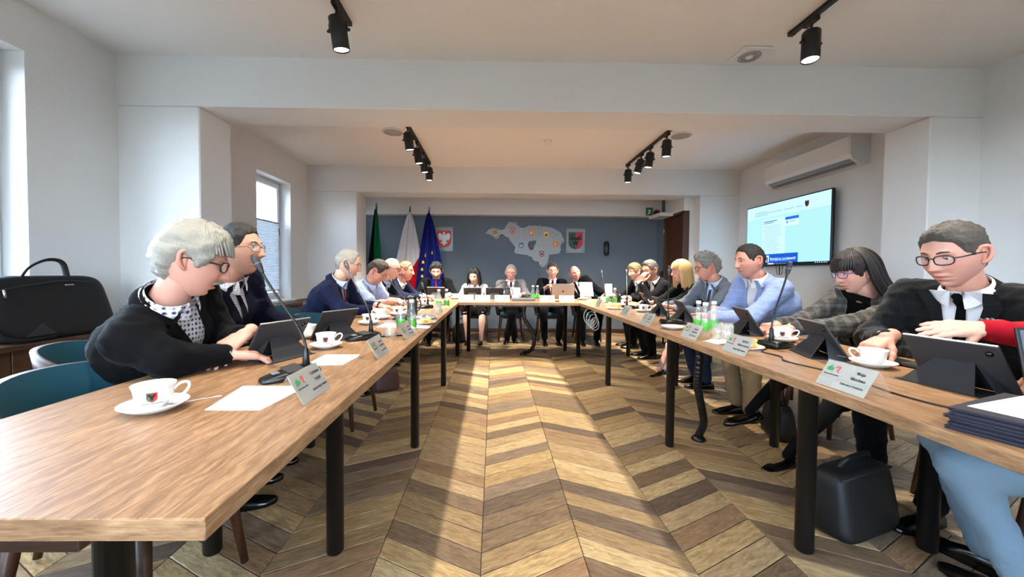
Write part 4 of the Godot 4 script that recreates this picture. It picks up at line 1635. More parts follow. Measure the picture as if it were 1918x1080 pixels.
func head_grid(o: Dictionary) -> Dictionary:
	var v := PackedVector3Array()
	var dirs := PackedVector3Array()
	var paint := PackedColorArray()
	for i in LAT + 1:
		var th := PI * i / LAT
		for j in LON:
			var u := -1.0 + 2.0 * j / LON
			var ph := PI * (0.45 * u + 0.55 * u * u * u)
			var d := Vector3(sin(th) * sin(ph), cos(th), sin(th) * cos(ph))
			dirs.append(d)
			var p := head_shape(d, o)
			var c := Color(1, 1, 1)
			if d.z > 0.0:
				var x := absf(p.x)
				var y := p.y
				var z := 0.0
				var ny := clampf((0.030 - y) / 0.060, 0.0, 1.0)
				var bridge: float = (0.005 + 0.021 * pow(ny, 1.25)) * o.nose
				var fall := 1.0 - smoothstep(-0.030, -0.041, y) if y < -0.030 else 1.0
				fall *= 1.0 - smoothstep(0.028, 0.050, y)
				z += bridge * fall * gauss(x, 0.0095 + 0.0065 * ny)
				z += 0.007 * gauss(x - 0.0125, 0.007) * gauss(y + 0.029, 0.009)
				z -= 0.0125 * gauss(x - 0.031, 0.0175) * gauss(y - 0.012, 0.0125)
				z += 0.0055 * gauss(x - 0.028, 0.022) * gauss(y - 0.033, 0.009)
				z += 0.0055 * gauss(x - 0.042, 0.018) * gauss(y + 0.022, 0.022)
				z -= 0.0030 * gauss(x - 0.030, 0.010) * gauss(y + 0.050, 0.016)
				z += 0.0080 * gauss(x, 0.025) * gauss(y + 0.0575, 0.0065)
				z += 0.0085 * gauss(x, 0.021) * gauss(y + 0.0725, 0.0070)
				z -= 0.0075 * gauss(x, 0.028) * gauss(y + 0.0648, 0.0036)
				z -= 0.0045 * gauss(x, 0.024) * gauss(y + 0.084, 0.007)
				z += 0.0085 * gauss(x, 0.024) * gauss(y + 0.102, 0.013)
				p.z += z
				var lip := gauss(x, 0.023) * (gauss(y + 0.0585, 0.006) + gauss(y + 0.0705, 0.006))
				c = c.lerp(Color(0.80, 0.42, 0.40), clampf(lip * 1.2 - 0.2, 0.0, 1.0) * o.lips)
				c = c.lerp(Color(0.40, 0.20, 0.18), 0.8 * gauss(x, 0.023) * gauss(y + 0.0648, 0.0030))
				c = c.lerp(Color(1.0, 0.80, 0.76), 0.55 * gauss(x - 0.042, 0.02) * gauss(y + 0.022, 0.02))
				c = c.lerp(Color(1.0, 0.80, 0.76), 0.5 * gauss(x, 0.014) * gauss(y + 0.025, 0.014))
			v.append(p)
			paint.append(c)
	var idx := PackedInt32Array()
	for i in LAT:
		for j in LON:
			var k := (j + 1) % LON
			var a := i * LON + j
			var b := i * LON + k
			var c := (i + 1) * LON + k
			var e := (i + 1) * LON + j
			idx.append_array([a, b, c, a, c, e])
	# winding check: outward normal must agree with position
	var nn := smooth_normals(v, idx)
	var mid := (LAT / 2) * LON + LON / 4
	if nn[mid].dot(v[mid]) < 0:
		idx.reverse()
		nn = smooth_normals(v, idx)
	# ears
	var st := S(true)
	for s in [-1.0, 1.0]:
		var pts := []
		for q in [[-0.030, 0.006], [-0.022, -0.004], [-0.008, -0.012], [0.010, -0.017], [0.024, -0.014], [0.030, -0.004], [0.028, 0.006], [0.018, 0.010]]:
			pts.append(Vector3(s * (0.0745 * o.w + 0.013 * clampf(-(q[1] - 0.008) * 60.0, 0.0, 1.0)), q[0] + 0.0, q[1] - 0.012))
		tube(st, catmull(pts, 2), 0.0062, 7)
		tube(st, [Vector3(s * 0.074 * o.w, -0.024, -0.010), Vector3(s * 0.076 * o.w, 0.0, -0.016), Vector3(s * 0.075 * o.w, 0.020, -0.018)], [0.009, 0.012, 0.009], 8, true, Vector3(s, 0, 0), 0.5)
	st.generate_normals()
	var em := st.commit().surface_get_arrays(0)
	return {"v": v, "n": nn, "idx": idx, "dirs": dirs, "paint": paint, "ev": em[Mesh.ARRAY_VERTEX], "en": em[Mesh.ARRAY_NORMAL], "ei": em[Mesh.ARRAY_INDEX], "o": o}

func make_hand(curl: float, spread: float, thumb: float) -> Array:
	# right hand, wrist at origin, fingers along +x, palm faces -y, thumb on -z side... mirrored by z for the left
	var bones := []
	bones.append([Vector3(-0.035, 0, 0), Vector3(0.0, 0, 0), 0.026, 0.027])
	for i in 4:
		var z := -0.028 + 0.0187 * i
		bones.append([Vector3(0.004, 0, z * 0.62), Vector3(0.082 - 0.004 * absf(i - 1.2), 0.003 - 0.002 * absf(i - 1.3), z), 0.0145, 0.0125])
	var lens := [[0.043, 0.026, 0.020], [0.047, 0.030, 0.021], [0.043, 0.028, 0.021], [0.034, 0.021, 0.018]]
	for i in 4:
		var z := -0.028 + 0.0187 * i
		var p := Vector3(0.084 - 0.004 * absf(i - 1.2), 0.001, z)
		var side := (i - 1.4) * spread * 0.11
		var a := 0.12 + curl * 0.55
		for sgm in 3:
			var d := Vector3(cos(a) * cos(side), -sin(a), cos(a) * sin(side))
			var q: Vector3 = p + d * lens[i][sgm]
			var r: float = [0.0092, 0.0084, 0.0076, 0.0066][sgm]
			var r2: float = [0.0092, 0.0084, 0.0076, 0.0066][sgm + 1]
			if i == 3:
				r *= 0.88
				r2 *= 0.88
			bones.append([p, q, r, r2])
			p = q
			a += curl * (0.75 if sgm == 0 else 0.5)
	var tp := Vector3(0.022, -0.004, -0.022)
	var td := Vector3(cos(0.75), -0.28 - thumb * 0.3, -sin(0.75)).normalized()
	var t1 := tp + td * 0.042
	var t2 := t1 + (td + Vector3(0.45, -0.1, 0.25 * thumb)).normalized() * 0.032
	var t3 := t2 + (td + Vector3(0.8, -0.1, 0.5 * thumb)).normalized() * 0.026
	bones.append([tp, t1, 0.0165, 0.0115])
	bones.append([t1, t2, 0.0108, 0.0098])
	bones.append([t2, t3, 0.0096, 0.0076])
	var r := skin_over(bones, 0.0042, 0.0075)
	return [r[0], smooth_normals(r[0], r[2]), r[2]]

var shoe_mesh := {}
func make_shoe(kind: String) -> Array:
	# ankle above origin, toe along +x
	var st := S(true)
	var rows := []
	var sec := [[-0.072, 0.020, 0.035, 0.000], [-0.066, 0.032, 0.062, 0.0], [-0.03, 0.036, 0.076, 0.0], [0.02, 0.037, 0.070, 0.0], [0.07, 0.040, 0.056, 0.0], [0.12, 0.044, 0.044, 0.0], [0.165, 0.040, 0.034, 0.0], [0.195, 0.028, 0.026, 0.002], [0.208, 0.012, 0.016, 0.004]]
	if kind == "pump":
		sec = [[-0.060, 0.015, 0.030, 0.000], [-0.055, 0.026, 0.045, 0.0], [-0.02, 0.030, 0.040, 0.0], [0.03, 0.030, 0.026, 0.0], [0.08, 0.034, 0.022, 0.0], [0.12, 0.038, 0.034, 0.0], [0.15, 0.034, 0.030, 0.0], [0.178, 0.022, 0.022, 0.002], [0.19, 0.008, 0.014, 0.004]]
	for s in sec:
		var row := PackedVector3Array()
		for j in 14:
			var a := TAU * j / 14
			var y := sin(a)
			row.append(Vector3(s[0], s[3] + (s[2] if y > 0 else 0.0) * pow(absf(y), 0.8) + (0.0 if y > 0 else 0.0), cos(a) * s[1] * (1.0 if y <= 0 else 0.95)))
		rows.append(row)
	loft(st, rows, true, true, true)
	st.generate_normals()
	var m := st.commit().surface_get_arrays(0)
	return m

func make_templates() -> void:
	heads.man = head_grid({"w": 1.0, "jaw": 0.03, "nose": 1.1, "lips": 0.75})
	heads.broad = head_grid({"w": 1.07, "jaw": 0.10, "nose": 1.15, "lips": 0.7})
	heads.woman = head_grid({"w": 0.95, "jaw": -0.04, "nose": 0.85, "lips": 1.0})
	hands.relaxed = make_hand(0.45, 0.6, 0.3)
	hands.flat = make_hand(0.16, 0.5, 0.2)
	hands.grip = make_hand(1.0, 0.2, 0.9)
	var st := S(true)
	var rows := []
	for i in 9:
		var a := PI * i / 8
		rows.append(ring(Vector3(0, 0, -cos(a) * 0.0122), Vector3(0.0122 * maxf(sin(a), 0.01), 0, 0), Vector3(0, 0.0122 * maxf(sin(a), 0.01), 0), 14))
	loft(st, rows, true, true, true)
	st.generate_normals()
	M.eye_mesh = st.commit()
	st = S(true)
	lathe(st, [Vector2(0.0058, 0.0108), Vector2(0.0045, 0.0118), Vector2(0.0, 0.0126)], 12, Transform3D(Basis(Vector3.RIGHT, PI / 2), Vector3.ZERO))
	st.generate_normals()
	M.iris_mesh = st.commit()

# ---------------------------------------------------------------- one person
func add_arrays(acc: Dictionary, v: PackedVector3Array, n: PackedVector3Array, idx: PackedInt32Array, t: Transform3D, col, flip := false) -> void:
	var base: int = acc.v.size()
	var nb := t.basis.inverse().transposed()
	for i in v.size():
		acc.v.append(t * v[i])
		acc.n.append((nb * n[i]).normalized())
		acc.c.append(col[i] if col is PackedColorArray else col)
	for i in range(0, idx.size(), 3):
		if flip:
			acc.i.append_array([base + idx[i], base + idx[i + 2], base + idx[i + 1]])
		else:
			acc.i.append_array([base + idx[i], base + idx[i + 1], base + idx[i + 2]])

func elbow(s: Vector3, w: Vector3, l1: float, l2: float, pole: Vector3) -> Vector3:
	var d := w - s
	var L := d.length()
	if L > (l1 + l2) * 0.995:
		var kk := L / (l1 + l2) * 1.01
		l1 *= kk
		l2 *= kk
	var u := d / L
	var a := (l1 * l1 - l2 * l2 + L * L) / (2 * L)
	var h := sqrt(maxf(l1 * l1 - a * a, 0.0))
	var p := (pole - u * pole.dot(u)).normalized()
	return s + u * a + p * h

func over_table(p: Vector3) -> bool:
	return p.z < -0.35 and p.z > -5.66 and ((p.x > -1.28 and p.x < -0.4) or (p.x > 1.08 and p.x < 1.96) or (p.z < -4.8 and p.x > -1.2 and p.x < 1.9))

func fdir(deg: float) -> Vector3:
	return Vector3(cos(deg_to_rad(deg)), 0, sin(deg_to_rad(deg)))

func hair_side(dir: Vector3, h: Dictionary) -> float:
	# height of the hairline for a direction round the head
	var az := absf(atan2(dir.x, dir.z))
	var f: float = h.get("front", 0.072)
	var s: float = h.get("side", 0.0)
	var b: float = h.get("back", -0.075)
	if az < 0.75:
		return lerpf(f, f - 0.012, az / 0.75)
	if az < 1.25:
		return lerpf(f - 0.012, s + 0.004, smoothstep(0.72, 1.20, az))
	if az < 1.85:
		return lerpf(s + 0.004, s, smoothstep(1.25, 1.6, az)) + 0.022 * gauss(az - 1.68, 0.20) - 0.018 * gauss(az - 1.38, 0.08)
	return lerpf(s, b, smoothstep(1.85, 2.4, az))

func hair_cap(g: Dictionary, h: Dictionary) -> ArrayMesh:
	var v := PackedVector3Array()
	var uv := PackedVector2Array()
	var dirs: PackedVector3Array = g.dirs
	var top: float = h.get("top", 0.014)
	var sides: float = h.get("sides", 0.008)
	var rough: float = h.get("rough", 0.002)
	for i in dirs.size():
		var d := dirs[i]
		var p := head_shape(d, g.o)
		var line := hair_side(d, h)
		var m := smoothstep(line - 0.006, line + 0.010, p.y)
		if h.get("crown", 9.0) < 1.0:
			var cr: float = h.crown
			var front := smoothstep(-0.55, 0.1, d.z)
			m *= 1.0 - smoothstep(cr - 0.12, cr + 0.05, d.y + 0.25 * front)
		var az := atan2(d.x, d.z)
		var t := lerpf(sides, top, smoothstep(0.25, 0.75, d.y))
		if h.has("fringe") and d.z > 0:
			t += h.fringe * smoothstep(0.35, 0.75, d.y) * d.z
		if h.has("sweep"):
			t += h.sweep * smoothstep(0.2, 0.8, d.y) * (0.5 + 0.5 * d.x)
		t += fine.get_noise_3d(az * 0.55, d.y * 0.10, 3.0) * rough * 2.0 + wrinkle.get_noise_3d(d.x * 0.5, d.y * 0.5, d.z * 0.5 + 7.0) * rough * 2.5
		t *= 0.25 + 0.75 * smoothstep(line - 0.004, line + h.get("ramp", 0.032), p.y)
		v.append(p + d * lerpf(-0.008, t, m))
		uv.append(Vector2(az / TAU * 6.0, d.y))
	return mesh_of(v, smooth_normals(v, g.idx), g.idx, null, uv)

# flat tapering locks; f(k) gives a list of points in head space
func locks(paths: Array, rad: float, flat := 0.45) -> SurfaceTool:
	var st := S(true)
	for pts in paths:
		var n: int = pts.size()
		var r := []
		for i in n:
			var t := float(i) / (n - 1)
			r.append(rad * (0.55 + 0.45 * sin(PI * clampf(t * 0.85 + 0.12, 0, 1))) * (1.0 - 0.25 * t))
		var mid: Vector3 = pts[n / 2]
		tube(st, pts, r, 6, true, Vector3(mid.x, 0, mid.z), flat)
	return st

func person(c: Dictionary) -> Node3D:
	var pel: Vector3 = c.at
	var base := Vector3(pel.x, 0, pel.z)
	var root := thing("person", base, c.label, "person")
	var sc: float = c.get("s", 1.0)
	var hs: float = c.get("hs", sc)
	var fwd := fdir(c.face)
	var hy: float = c.get("hyaw", c.face)
	var hp := deg_to_rad(c.get("hpitch", 10.0))
	var hf := fdir(hy) * cos(hp) - Vector3.UP * sin(hp)
	var hx := Vector3.UP.cross(hf).normalized()
	var hb := Basis(hx, hf.cross(hx), hf)
	hb = Basis(hf, deg_to_rad(c.get("hroll", 0.0))) * hb
	var hc: Vector3 = c.head
	var ht := Transform3D(hb.scaled_local(Vector3.ONE * hs), hc)
	var nb: Vector3 = hc - Vector3.UP * 0.122 * hs - hf * 0.050 * hs - fwd * 0.015
	nb = nb - hb.y * 0.02
	var up := (nb - pel).normalized()
	var right := fwd.cross(Vector3.UP).normalized()
	right = (right - up * right.dot(up)).normalized()
	right = Basis(fwd, deg_to_rad(c.get("sroll", 0.0))) * right
	var tf := up.cross(right).normalized()
	var sw: float = c.get("sw", 0.165) * sc
	var gi: float = c.get("girth", 1.0) * sc
	var Lt := (nb - pel).length()
	var sh := [nb - up * 0.055 * sc + right * sw, nb - up * 0.055 * sc - right * sw]
	var wr: Array = c.hands
	var torso := []
	torso.append([nb - up * 0.085 * sc - right * 0.085 * sc - tf * 0.012, nb - up * 0.085 * sc + right * 0.085 * sc - tf * 0.012, 0.066 * gi, 0.066 * gi])
	for q in sh:
		torso.append([nb - up * 0.022 - tf * 0.03 + (q - nb) * 0.22, q, 0.036 * sc, 0.060 * sc])
	torso.append([nb - up * 0.19 * sc - right * 0.075 * gi, nb - up * 0.19 * sc + right * 0.075 * gi, 0.118 * gi, 0.118 * gi])
	torso.append([nb.lerp(pel, 0.62) - right * 0.062 * gi + tf * 0.012, nb.lerp(pel, 0.62) + right * 0.062 * gi + tf * 0.012, 0.125 * gi, 0.125 * gi])
	torso.append([pel + up * 0.04 - right * 0.08 * gi, pel + up * 0.04 + right * 0.08 * gi, 0.132 * gi, 0.132 * gi])
	if c.get("bust", false):
		for s in [-1.0, 1.0]:
			torso.append([nb - up * 0.21 * sc + right * s * 0.07 + tf * 0.075, nb - up * 0.23 * sc + right * s * 0.065 + tf * 0.08, 0.055, 0.055])
	var arm := []
	var cuffs := []
	var el := []
	var short: bool = c.get("short", false)
	var acc := {"v": PackedVector3Array(), "n": PackedVector3Array(), "c": PackedColorArray(), "i": PackedInt32Array()}
	var sm: StandardMaterial3D = M[c.get("skin", "skin_fair")]
	var scol: Color = (sm.get_meta("base") as Color).srgb_to_linear()
	for i in 2:
		var s := 1.0 if i == 0 else -1.0
		var hd: Array = wr[i]
		var w: Vector3 = hd[0]
		var pole: Vector3 = -Vector3.UP * 0.75 + right * s * 0.55 - fwd * 0.35
		if hd.size() > 4:
			pole = hd[4]
		var e := elbow(sh[i], w, 0.285 * sc, 0.25 * sc, pole)
		if over_table(e):
			e.y = maxf(e.y, TT + 0.058 * sc)
		el.append(e)
		var d := (w - e).normalized()
		var ra := c.get("arm", 1.0) * sc as float
		if short:
			var m: Vector3 = sh[i].lerp(e, 0.72)
			arm.append([sh[i], m, 0.066 * ra, 0.066 * ra])
			var st := S(true)
			tube(st, [sh[i].lerp(e, 0.5), e, e.lerp(w, 0.35), w], [0.046 * ra, 0.043 * ra, 0.042 * ra, 0.027 * ra], 14)
			st.generate_normals()
			var ar := st.commit().surface_get_arrays(0)
			var ii = ar[Mesh.ARRAY_INDEX]
			if ii == null:
				ii = PackedInt32Array(range(ar[Mesh.ARRAY_VERTEX].size()))
			add_arrays(acc, ar[Mesh.ARRAY_VERTEX], ar[Mesh.ARRAY_NORMAL], ii, Transform3D.IDENTITY, scol)
		else:
			arm.append([sh[i], e, 0.064 * ra, 0.054 * ra])
			arm.append([e, w - d * 0.022, 0.053 * ra, 0.040 * ra])
			cuffs.append([w - d * 0.05, w - d * 0.004, 0.0345 * sc])
			var us := S(true)
			tube(us, [nb - up * 0.06, sh[i].lerp(nb, 0.2) - up * 0.01, e, w - d * 0.01], [0.05 * sc, 0.04 * sc, 0.034 * sc, 0.026 * sc], 10)
			us.generate_normals()
			var ua := us.commit().surface_get_arrays(0)
			var ui = ua[Mesh.ARRAY_INDEX]
			if ui == null:
				ui = PackedInt32Array(range(ua[Mesh.ARRAY_VERTEX].size()))
			add_arrays(acc, ua[Mesh.ARRAY_VERTEX], ua[Mesh.ARRAY_NORMAL], ui, Transform3D.IDENTITY, scol)
		# hand
		var hdir: Vector3 = hd[1].normalized() if hd.size() > 1 and hd[1] is Vector3 else d
		var palm: Vector3 = hd[3] if hd.size() > 3 and hd[3] is Vector3 else Vector3.DOWN
		var hyv := -(palm - hdir * palm.dot(hdir)).normalized()
		var hz := hdir.cross(hyv).normalized() * (1.0 if i == 0 else -1.0)
		# right hand: thumb towards -z of the template = the body's middle
		var tmpl: Array = hands[hd[2] if hd.size() > 2 and hd[2] is String else "relaxed"]
		add_arrays(acc, tmpl[0], tmpl[1], tmpl[2], Transform3D(Basis(hdir * sc, hyv * sc, hz * sc), w), scol, i == 1)
	# head and neck
	var g: Dictionary = heads[c.get("kind", "man")]
	var hcol := PackedColorArray()
	var beard: float = c.get("beard", 0.0)
	var bcol: Color = (c.get("beard_color", Color(0.2, 0.16, 0.13)) as Color).srgb_to_linear()
	for i in g.v.size():
		var k := scol * (g.paint[i] as Color)
		if beard > 0.0:
			var p: Vector3 = g.v[i]
			var jawm := smoothstep(-0.040, -0.062, p.y - absf(p.x) * 0.45) * smoothstep(-0.01, 0.03, p.z) if p.y < 0 else 0.0
			var lipm := gauss(p.x, 0.020) * gauss(p.y + 0.0645, 0.009)
			k = k.lerp(bcol, clampf(jawm * (1.0 - lipm * 1.2), 0, 1) * beard)
		k.a = 1.0
		hcol.append(k)
	add_arrays(acc, g.v, g.n, g.idx, ht, hcol)
	add_arrays(acc, g.ev, g.en, g.ei if g.ei != null else PackedInt32Array(range(g.ev.size())), ht, scol * Color(1.0, 0.86, 0.84))
	var st := S(true)
	var n0 := ht * Vector3(0, -0.035, -0.022)
	var n1 := nb + up * 0.0 - tf * 0.0
	tube(st, [n0, n0.lerp(n1, 0.5) + tf * 0.004, n1 - up * 0.03], [0.052 * hs * c.get("neck", 1.0), 0.051 * hs * c.get("neck", 1.0), 0.060 * sc], 18, false)
	st.generate_normals()
	var na := st.commit().surface_get_arrays(0)
	var ni = na[Mesh.ARRAY_INDEX]
	if ni == null:
		ni = PackedInt32Array(range(na[Mesh.ARRAY_VERTEX].size()))
	add_arrays(acc, na[Mesh.ARRAY_VERTEX], na[Mesh.ARRAY_NORMAL], ni, Transform3D.IDENTITY, scol)
	if c.get("decollete", false):
		var st2 := S(true)
		tube(st2, [nb - up * 0.03 + tf * 0.0, nb - up * 0.12 + tf * 0.03], [0.062, 0.075], 14)
		st2.generate_normals()
		var da := st2.commit().surface_get_arrays(0)
		var di = da[Mesh.ARRAY_INDEX]
		if di == null:
			di = PackedInt32Array(range(da[Mesh.ARRAY_VERTEX].size()))
		add_arrays(acc, da[Mesh.ARRAY_VERTEX], da[Mesh.ARRAY_NORMAL], di, Transform3D.IDENTITY, scol)
	var bareleg: bool = c.get("bare_legs", false)
	# legs
	var legbones := []
	var feet: Array = c.feet
	var hips := [pel + right * 0.085 * gi - up * 0.01, pel - right * 0.085 * gi - up * 0.01]
	var hemcut := []
	for i in 2:
		var s := 1.0 if i == 0 else -1.0
		var ft: Vector3 = feet[i][0]
		var kn := elbow(hips[i], ft, 0.43 * sc, 0.42 * sc, Vector3.UP * 1.0 + fwd * 0.8 + right * s * 0.15)
		hemcut.append(kn)
		if c.get("skirt", false):
			legbones.append([hips[i] - Vector3(0, 0.0, 0), kn.lerp(hips[i], 0.06), 0.095, 0.072])
			var sk := S(true)
			var wcol := scol
			tube(sk, [kn.lerp(hips[i], 0.25), kn, kn.lerp(ft, 0.3), kn.lerp(ft, 0.75), ft - Vector3(0, 0.02, 0)], [0.055, 0.052, 0.053, 0.034, 0.030], 14)
			if bareleg:
				sk.generate_normals()
				var ka := sk.commit().surface_get_arrays(0)
				var ki = ka[Mesh.ARRAY_INDEX]
				if ki == null:
					ki = PackedInt32Array(range(ka[Mesh.ARRAY_VERTEX].size()))
				add_arrays(acc, ka[Mesh.ARRAY_VERTEX], ka[Mesh.ARRAY_NORMAL], ki, Transform3D.IDENTITY, scol)
			else:
				var o := obj("stocking", sk, M.tights, root)
				o.position = -base
		else:
			legbones.append([hips[i], kn, 0.088 * gi, 0.066 * sc])
			legbones.append([kn, ft + (kn - ft).normalized() * 0.02, 0.064 * sc, 0.050 * sc])
		var fd: Vector3 = feet[i][1] if feet[i].size() > 1 else fwd
		var fy := Vector3.UP
		var fx := fd.normalized()
		var fz := fx.cross(Vector3.UP).normalized()
		fy = fz.cross(fx)
		var so := MeshInstance3D.new()
		var sk2: String = "pump" if c.get("skirt", false) else "shoe"
		if not shoe_mesh.has(sk2):
			var am := ArrayMesh.new()
			am.add_surface_from_arrays(Mesh.PRIMITIVE_TRIANGLES, make_shoe(sk2))
			shoe_mesh[sk2] = am
		so = put_mesh("shoe", shoe_mesh[sk2], M.shoe, root)
		so.transform = Transform3D(Basis(fx, fy, fz), ft - fy * 0.078 - base)
	if not c.get("skirt", false):
		legbones.append([hips[0], hips[1], 0.115 * gi, 0.115 * gi])
	else:
		legbones.append([hips[0], hips[1], 0.12, 0.12])
		legbones.append([hemcut[0].lerp(hips[0], 0.3), hemcut[1].lerp(hips[1], 0.3), 0.075, 0.075])
	var tr := put_mesh("skirt" if c.get("skirt", false) else "trousers", clothes_mesh(legbones, 0.022, 0.03, 0.006), M[c.get("trousers", "trousers_dark")], root)
	tr.position = -base
	# upper garment
	var cell: float = c.get("cell", 0.016)
	var bones := torso + arm
	var jac := put_mesh(c.get("garment", "jacket"), clothes_mesh(bones, cell, 0.045 * sc, c.get("fold", 0.007)), M[c.coat], root)
	jac.position = -base
	# the rest of the skin
	var bm := mesh_of(acc.v, acc.n, acc.i, acc.c)
	var body := put_mesh("body", bm, sm, root)
	body.position = -base
	# surface of the chest seen from the front
	var front := func(x: float, y: float, off: float) -> Vector3:
		var o := nb + right * x + up * y + tf * 0.34
		var p := o
		for k in 14:
			var e := field(torso, p, 0.045 * sc)
			if e < 0.0012:
				break
			p -= tf * e * 0.9
		var dep := (p - nb).dot(tf)
		var least := lerpf(0.058, 0.03, smoothstep(0.0, -0.08, y)) * sc
		if dep < least:
			p += tf * (least - dep)
		return p + tf * off - base
	var panel := func(called: String, rows: Array, off: float, m: Material, cols := 5) -> void:
		var ss := S(true)
		var rr := []
		for q in rows:
			var row := PackedVector3Array()
			for j in cols:
				var t := float(j) / (cols - 1)
				row.append(front.call(lerpf(q[0], q[1], t), q[2], off * (1.0 if q.size() < 4 else q[3])))
			rr.append(row)
		loft(ss, rr, false)
		obj(called, ss, m, root)
	var shirt: Material = M[c.get("shirt", "shirt_white")]
	var open: float = c.get("open", 1.0)
	if c.get("garment", "jacket") == "jacket":
		var rows := []
		for k in 10:
			var t := k / 9.0
			var wv := (0.062 * (1.0 - t) + 0.005) * open
			rows.append([-wv, wv, (0.035 - 0.355 * t) * sc])
		panel.call("shirt_front", rows, 0.006, shirt)
		for s in [-1.0, 1.0]:
			rows = []
			for k in 10:
				var t := k / 9.0
				var wv: float = (0.060 * (1.0 - t) + 0.003) * open
				var wide := 0.050 * sin(PI * clampf(0.25 + t * 0.75, 0, 1)) + 0.006
				if t > 0.28 and t < 0.40:
					wide *= 0.72
				rows.append([s * wv, s * (wv + wide), (0.04 - 0.355 * t) * sc, 1.0])
			panel.call("lapel", rows, 0.014, M[c.coat], 3)
		for k in 1:
			var bst := S(true)
			var bp: Vector3 = front.call(0.0, -0.35 * sc, 0.012)
			tube(bst, [bp, bp + tf * 0.004], 0.008, 10)
			obj("button", bst, M.black_plastic, root)
	else:
		var rows := []
		for k in 12:
			rows.append([-0.012, 0.012, (-0.02 - 0.036 * k) * sc])
		panel.call("placket", rows, 0.008, M[c.coat], 3)
		for k in 5:
			var bst := S(true)
			var bp: Vector3 = front.call(0.0, (-0.05 - 0.08 * k) * sc, 0.012)
			tube(bst, [bp, bp + tf * 0.003], 0.006, 8)
			obj("button", bst, M.light_grey, root)
	if c.has("tie"):
		var rows := []
		for k in 10:
			var t := k / 9.0
			var wv: float = 0.012 + 0.020 * t if k > 0 else 0.018
			rows.append([-wv, wv, (-0.005 - 0.33 * t) * sc])
		panel.call("tie", rows, 0.015, M[c.tie], 3)
		var ks := S(true)
		var kp: Vector3 = front.call(0.0, 0.0, 0.010)
		tube(ks, [kp + up * 0.016, kp - up * 0.012], [0.018, 0.011], 10, true, tf, 0.8)
		obj("tie_knot", ks, M[c.tie], root)
	# collar round the neck
	if c.get("collar", true):
		var cs := S(true)
		var r0 := PackedVector3Array()
		var r1 := PackedVector3Array()
		var r2 := PackedVector3Array()
		var ax := (n0 - n1).normalized()
		for j in 25:
			var a := deg_to_rad(lerpf(14.0, 346.0, j / 24.0))
			var fr := pow(maxf(cos(a), 0.0), 1.5)
			var dr := tf * cos(a) * 1.06 + right * sin(a)
			var cc := n1 + up * 0.012 - base
			var rad := 0.061 * maxf(sc, hs)
			r0.append(cc + dr * (rad + 0.004) - up * 0.012)
			r1.append(cc + dr * (rad + 0.002) + up * (0.016 + 0.012 * fr))
			r2.append(cc + dr * (rad + 0.016 + 0.016 * fr) - up * (0.004 + 0.040 * fr))
		loft(cs, [r0, r1, r2], false)
		obj("collar", cs, shirt if c.get("garment", "jacket") == "jacket" else M[c.coat], root)
	if c.get("garment", "jacket") == "jacket":
		var cs := S(true)
		var r1 := PackedVector3Array()
		var r2 := PackedVector3Array()
		var r0 := PackedVector3Array()
		for j in 21:
			var a := deg_to_rad(lerpf(50.0, 310.0, j / 20.0))
			var dr := tf * cos(a) + right * sin(a)
			var cc := n1 - base
			var lift := 0.022 * (1.0 - pow(absf(a - PI) / deg_to_rad(130.0), 2.0))
			var rad := 0.066 * sc
			r0.append(cc + dr * rad - up * 0.02)
			r1.append(cc + dr * (rad + 0.006) + up * (0.004 + lift))
			r2.append(cc + dr * (rad + 0.036) - up * (0.030))
		loft(cs, [r0, r1, r2], false)
		obj("jacket_collar", cs, M[c.coat], root)
	for q in cuffs:
		var cs := S(true)
		tube(cs, [q[0] - base, q[1] - base], [q[2], q[2] * 0.98], 14, false)
		obj("cuff", cs, M[c.cuff] if c.has("cuff") else shirt if c.get("garment", "jacket") == "jacket" else M[c.coat], root)
	# eyes, brows
	var closed: float = c.get("lids", 0.0)
	for s in [-1.0, 1.0]:
		var eye := put_mesh("eye", M.eye_mesh, M.eye_white, root)
		var gaze := Basis(Vector3.RIGHT, 0.25 if closed > 0.3 else 0.05)
		eye.transform = Transform3D(Basis.IDENTITY, -base) * ht * Transform3D(gaze, Vector3(s * 0.031, 0.011, 0.0665))
		put_mesh("iris", M.iris_mesh, M.iris, eye)
		var ls := S(true)
		var lr := []
		for k in 6:
			var a := lerpf(-0.15, lerpf(0.75, 1.75, closed), k / 5.0)
			var row := PackedVector3Array()
			for j in 9:
				var b := lerpf(-1.25, 1.25, j / 8.0)
				row.append(Vector3(sin(b) * 0.0142, cos(a) * cos(b) * 0.0142 , sin(a) * cos(b) * 0.0142))
			lr.append(row)
		loft(ls, lr, false)
		var lid := obj("eyelid", ls, M[c.get("skin", "skin_fair")].duplicate() if false else lid_mat(c.get("skin", "skin_fair")), root)
		lid.transform = Transform3D(Basis.IDENTITY, -base) * ht * Transform3D(Basis.IDENTITY, Vector3(s * 0.031, 0.011, 0.0665))
		var bs := S(true)
		tube(bs, [Vector3(s * 0.013, 0.030, 0.0875), Vector3(s * 0.026, 0.0355, 0.0865), Vector3(s * 0.040, 0.034, 0.0775), Vector3(s * 0.050, 0.028, 0.066)], [0.0035, 0.0042, 0.0036, 0.002], 6, true, Vector3.UP, 0.8)
		var br := obj("eyebrow", bs, M[c.get("brow", "hair_brown")], root)
		br.transform = Transform3D(Basis.IDENTITY, -base) * ht
	# hair
	if c.has("hair"):
		var h: Dictionary = c.hair
		var hm := put_mesh("hair", hair_cap(g, h), M[h.color], root)
		hm.transform = Transform3D(Basis.IDENTITY, -base) * ht
		if h.has("paths"):
			var lk := obj("hair_locks", locks(h.paths, h.get("lock", 0.014)), M[h.color], root)
			lk.transform = Transform3D(Basis.IDENTITY, -base) * ht
